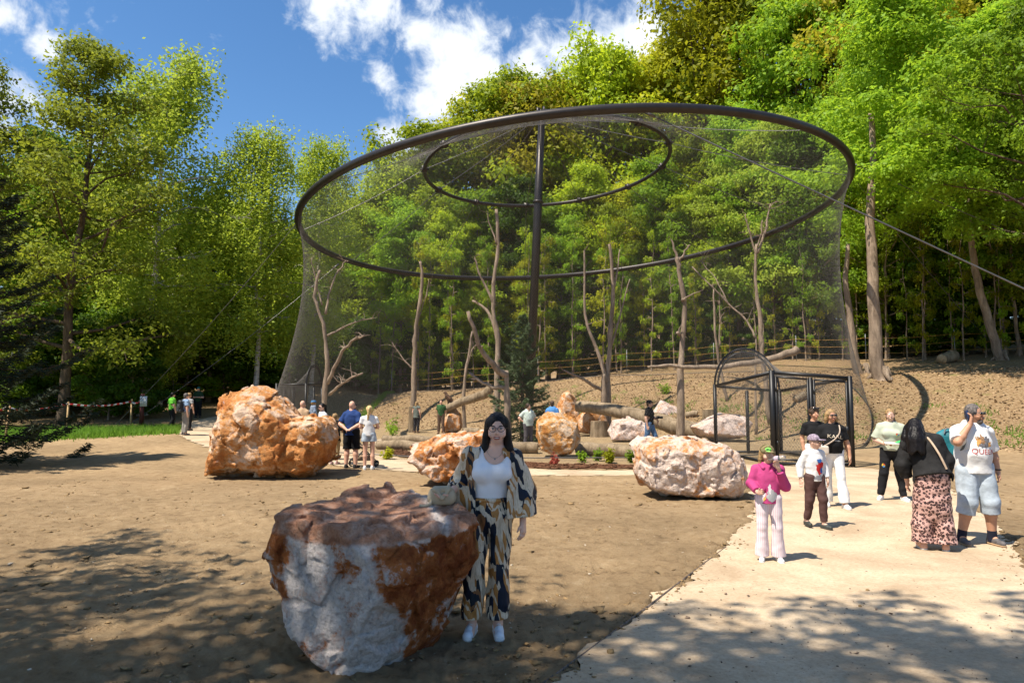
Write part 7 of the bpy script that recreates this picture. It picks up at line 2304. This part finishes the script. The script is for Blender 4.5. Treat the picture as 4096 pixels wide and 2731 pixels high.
# hair: straight shoulder-length bob, side parted
f = Field(Hc - [.2, .2, .32], Hc + [.2, .2, .18], .005)
f.ell(Hc + [0, .022, .034], (.087, .102, .099), 0)
for q in (-1, 1):
    f.path([Hc + [q * .060, -.01, .05], Hc + [q * .080, .0, -.05], Hc + [q * .090, .005, -.14], Hc + [q * .094, -.01, -.205]], [.032, .031, .033, .026], .03)
f.path([Hc + [0, .075, .0], Hc + [0, .09, -.1], Hc + [0, .085, -.20]], [.07, .075, .07], .04)
f.half((.08, 0, -1), -(Hc[2] - .175) / 1.0032 + .08 * Hc[0])
f.ell(Hc + [.006, -.105, -.045], (.066, .088, .122), .010, 's')
f.ell(Hc + [.004, -.10, -.17], (.058, .10, .10), .02, 's')
f.disp(lambda P: .0035 * fbm(P * [90, 90, 7], 2), .04)
f.build('hair', H_BLACK, wr)
for q in (-1, 1):
    V_, F_ = ico(.0118, Hc + [q * .031, -.0815, .011]); eo = MB().add(V_, F_).build('eye', EYEW, wr)
    V_, F_ = ico(.0062, Hc + [q * .031, -.0900, .0105]); MB().add(V_, F_).build('iris', EYED, eo)
    MB().tube([Hc + [q * .016, -.098, .028], Hc + [q * .031, -.099, .034], Hc + [q * .048, -.089, .029]], [.003, .0035, .002], 5, False).build('eyebrow', H_BROWN, wr)
    MB().tube([Hc + [q * .018, -.0925, .017], Hc + [q * .031, -.0945, .0205], Hc + [q * .045, -.087, .016]], [.0018, .0024, .0015], 5, False).build('eyelash', EYED, wr)
    MB().tube([Hc + [q * .081, .0, -.045], Hc + [q * .082, -.002, -.062]], [.004, .004], 6).build('earring', galv, wr)
sm = lambda x_, z_: Hc + [x_, -.0965 + 6.0 * x_ * x_, z_]
MB().tube(np.array([sm(x_, -.0515 + 3.0 * x_ * x_ - .0025 * math.exp(-(x_ / .005) ** 2)) for x_ in np.linspace(-.027, .027, 11)]), np.array([.001] + [.0032] * 9 + [.001]), 6).build('upper_lip', LIP, wr)
MB().tube(np.array([sm(x_, -.0685 + 14.0 * x_ * x_) for x_ in np.linspace(-.027, .027, 11)]), np.array([.001] + [.0038] * 9 + [.001]), 6).build('lower_lip', LIP, wr)
f = Field(Hc + [-.04, -.12, -.09], Hc + [.04, -.06, -.03], .003); f.ell(Hc + [0, -.083, -.0595], (.021, .012, .0062), 0); f.build('teeth', TEETH, wr)
gl = MB()
for q in (-1, 1):
    a_ = np.linspace(0, 2 * np.pi, 25); gl.tube(np.array([Hc + [q * .033 + .0265 * math.cos(t_), -.108 + .012 * (abs(q * .033 + .0265 * math.cos(t_)) / .06) ** 2, .008 + .021 * math.sin(t_) + .003 * (math.cos(t_) * q > .3)] for t_ in a_]), .0022, 6, False)
    gl.tube([Hc + [q * .060, -.096, .014], Hc + [q * .084, -.04, .013], Hc + [q * .084, .02, .004]], .0022, 5, False)
gl.tube([Hc + [-.008, -.107, .012], Hc + [0, -.110, .014], Hc + [.008, -.107, .012]], .0022, 5, False)
gl.build('glasses', mat('frame_navy', (.012, .016, .026), .25, .05, spec=.6), wr)
nk = np.array([Nk + [.062 * math.cos(a_), -.03 - .062 * math.sin(a_) * 1.3, .02 - .075 * math.sin(a_)] for a_ in np.linspace(.15, math.pi - .15, 19)])
bv = BVHTree.FromPolygons(*(lambda me_: ([tuple(v.co) for v in me_.vertices], [tuple(p_.vertices) for p_ in me_.polygons]))(wr.children[0].data))
nk2 = []
for p_ in nk:
    hit = bv.ray_cast(Vector((p_[0], -.6, p_[2])), Vector((0, 1, 0))); nk2.append((p_[0], (hit[0].y if hit[0] else p_[1]) - .003, p_[2]))
MB().tube(np.array(nk2), .0012, 4, False).build('necklace', galv, wr)
V_, F_ = ico(.006, np.array(nk2[9]) + [0, -.003, -.008]); MB().add(V_, F_).build('pendant', galv, wr)

# beige handbag on the boulder under her right hand
bgm = mat('beige_leather', (.46, .37, .25), .5, .06, 10, .06, 160)
bx_, by_ = WX - .335, WY - .13
hit = bvh_of(B0).ray_cast(Vector((bx_, by_, 3)) - B0.location, Vector((0, 0, -1)))
zt = (hit[0].z + B0.location.z) if hit[0] is not None else 1.0
print('bag at', zt)
bg = empty('handbag', (bx_, by_, zt - .01), .15); tag(bg, 'beige leather saddle handbag standing on the big boulder under her hand', 'handbag')
f = Field((-.13, -.09, -.02), (.13, .09, .2), .006); f.path([(-.055, 0, .055), (.055, 0, .055)], [.055, .055], 0, .75); f.path([(-.045, 0, .11), (.045, 0, .11)], [.035, .035], .05, .75); f.half((0, 0, -1), -.002); f.build('pouch', bgm, bg)
f = Field((-.14, -.1, -.02), (.14, .1, .2), .006); f.path([(-.052, -.012, .125), (.052, -.012, .125)], [.026, .026], 0, 1.2); f.path([(-.05, -.04, .12), (.0, -.055, .06), (.05, -.04, .12)], [.014, .014, .014], .03); f.build('flap', bgm, bg)
MB().tube(wob(np.array([(-.062, -.01, .10), (-.078, -.02, .06), (-.09, -.04, .02), (-.14, -.06, .006), (-.17, -.05, .012)]), 4, 0), .013, 8, False).build('strap', bgm, bg)
MB().tube([(-.066, -.025, .10), (-.070, -.03, .075), (-.073, -.03, .065)], .004, 6, False).build('buckle', mat('brass', (.55, .38, .12), .3, .1, metal=.9), bg)
bpy.context.view_layer.update()
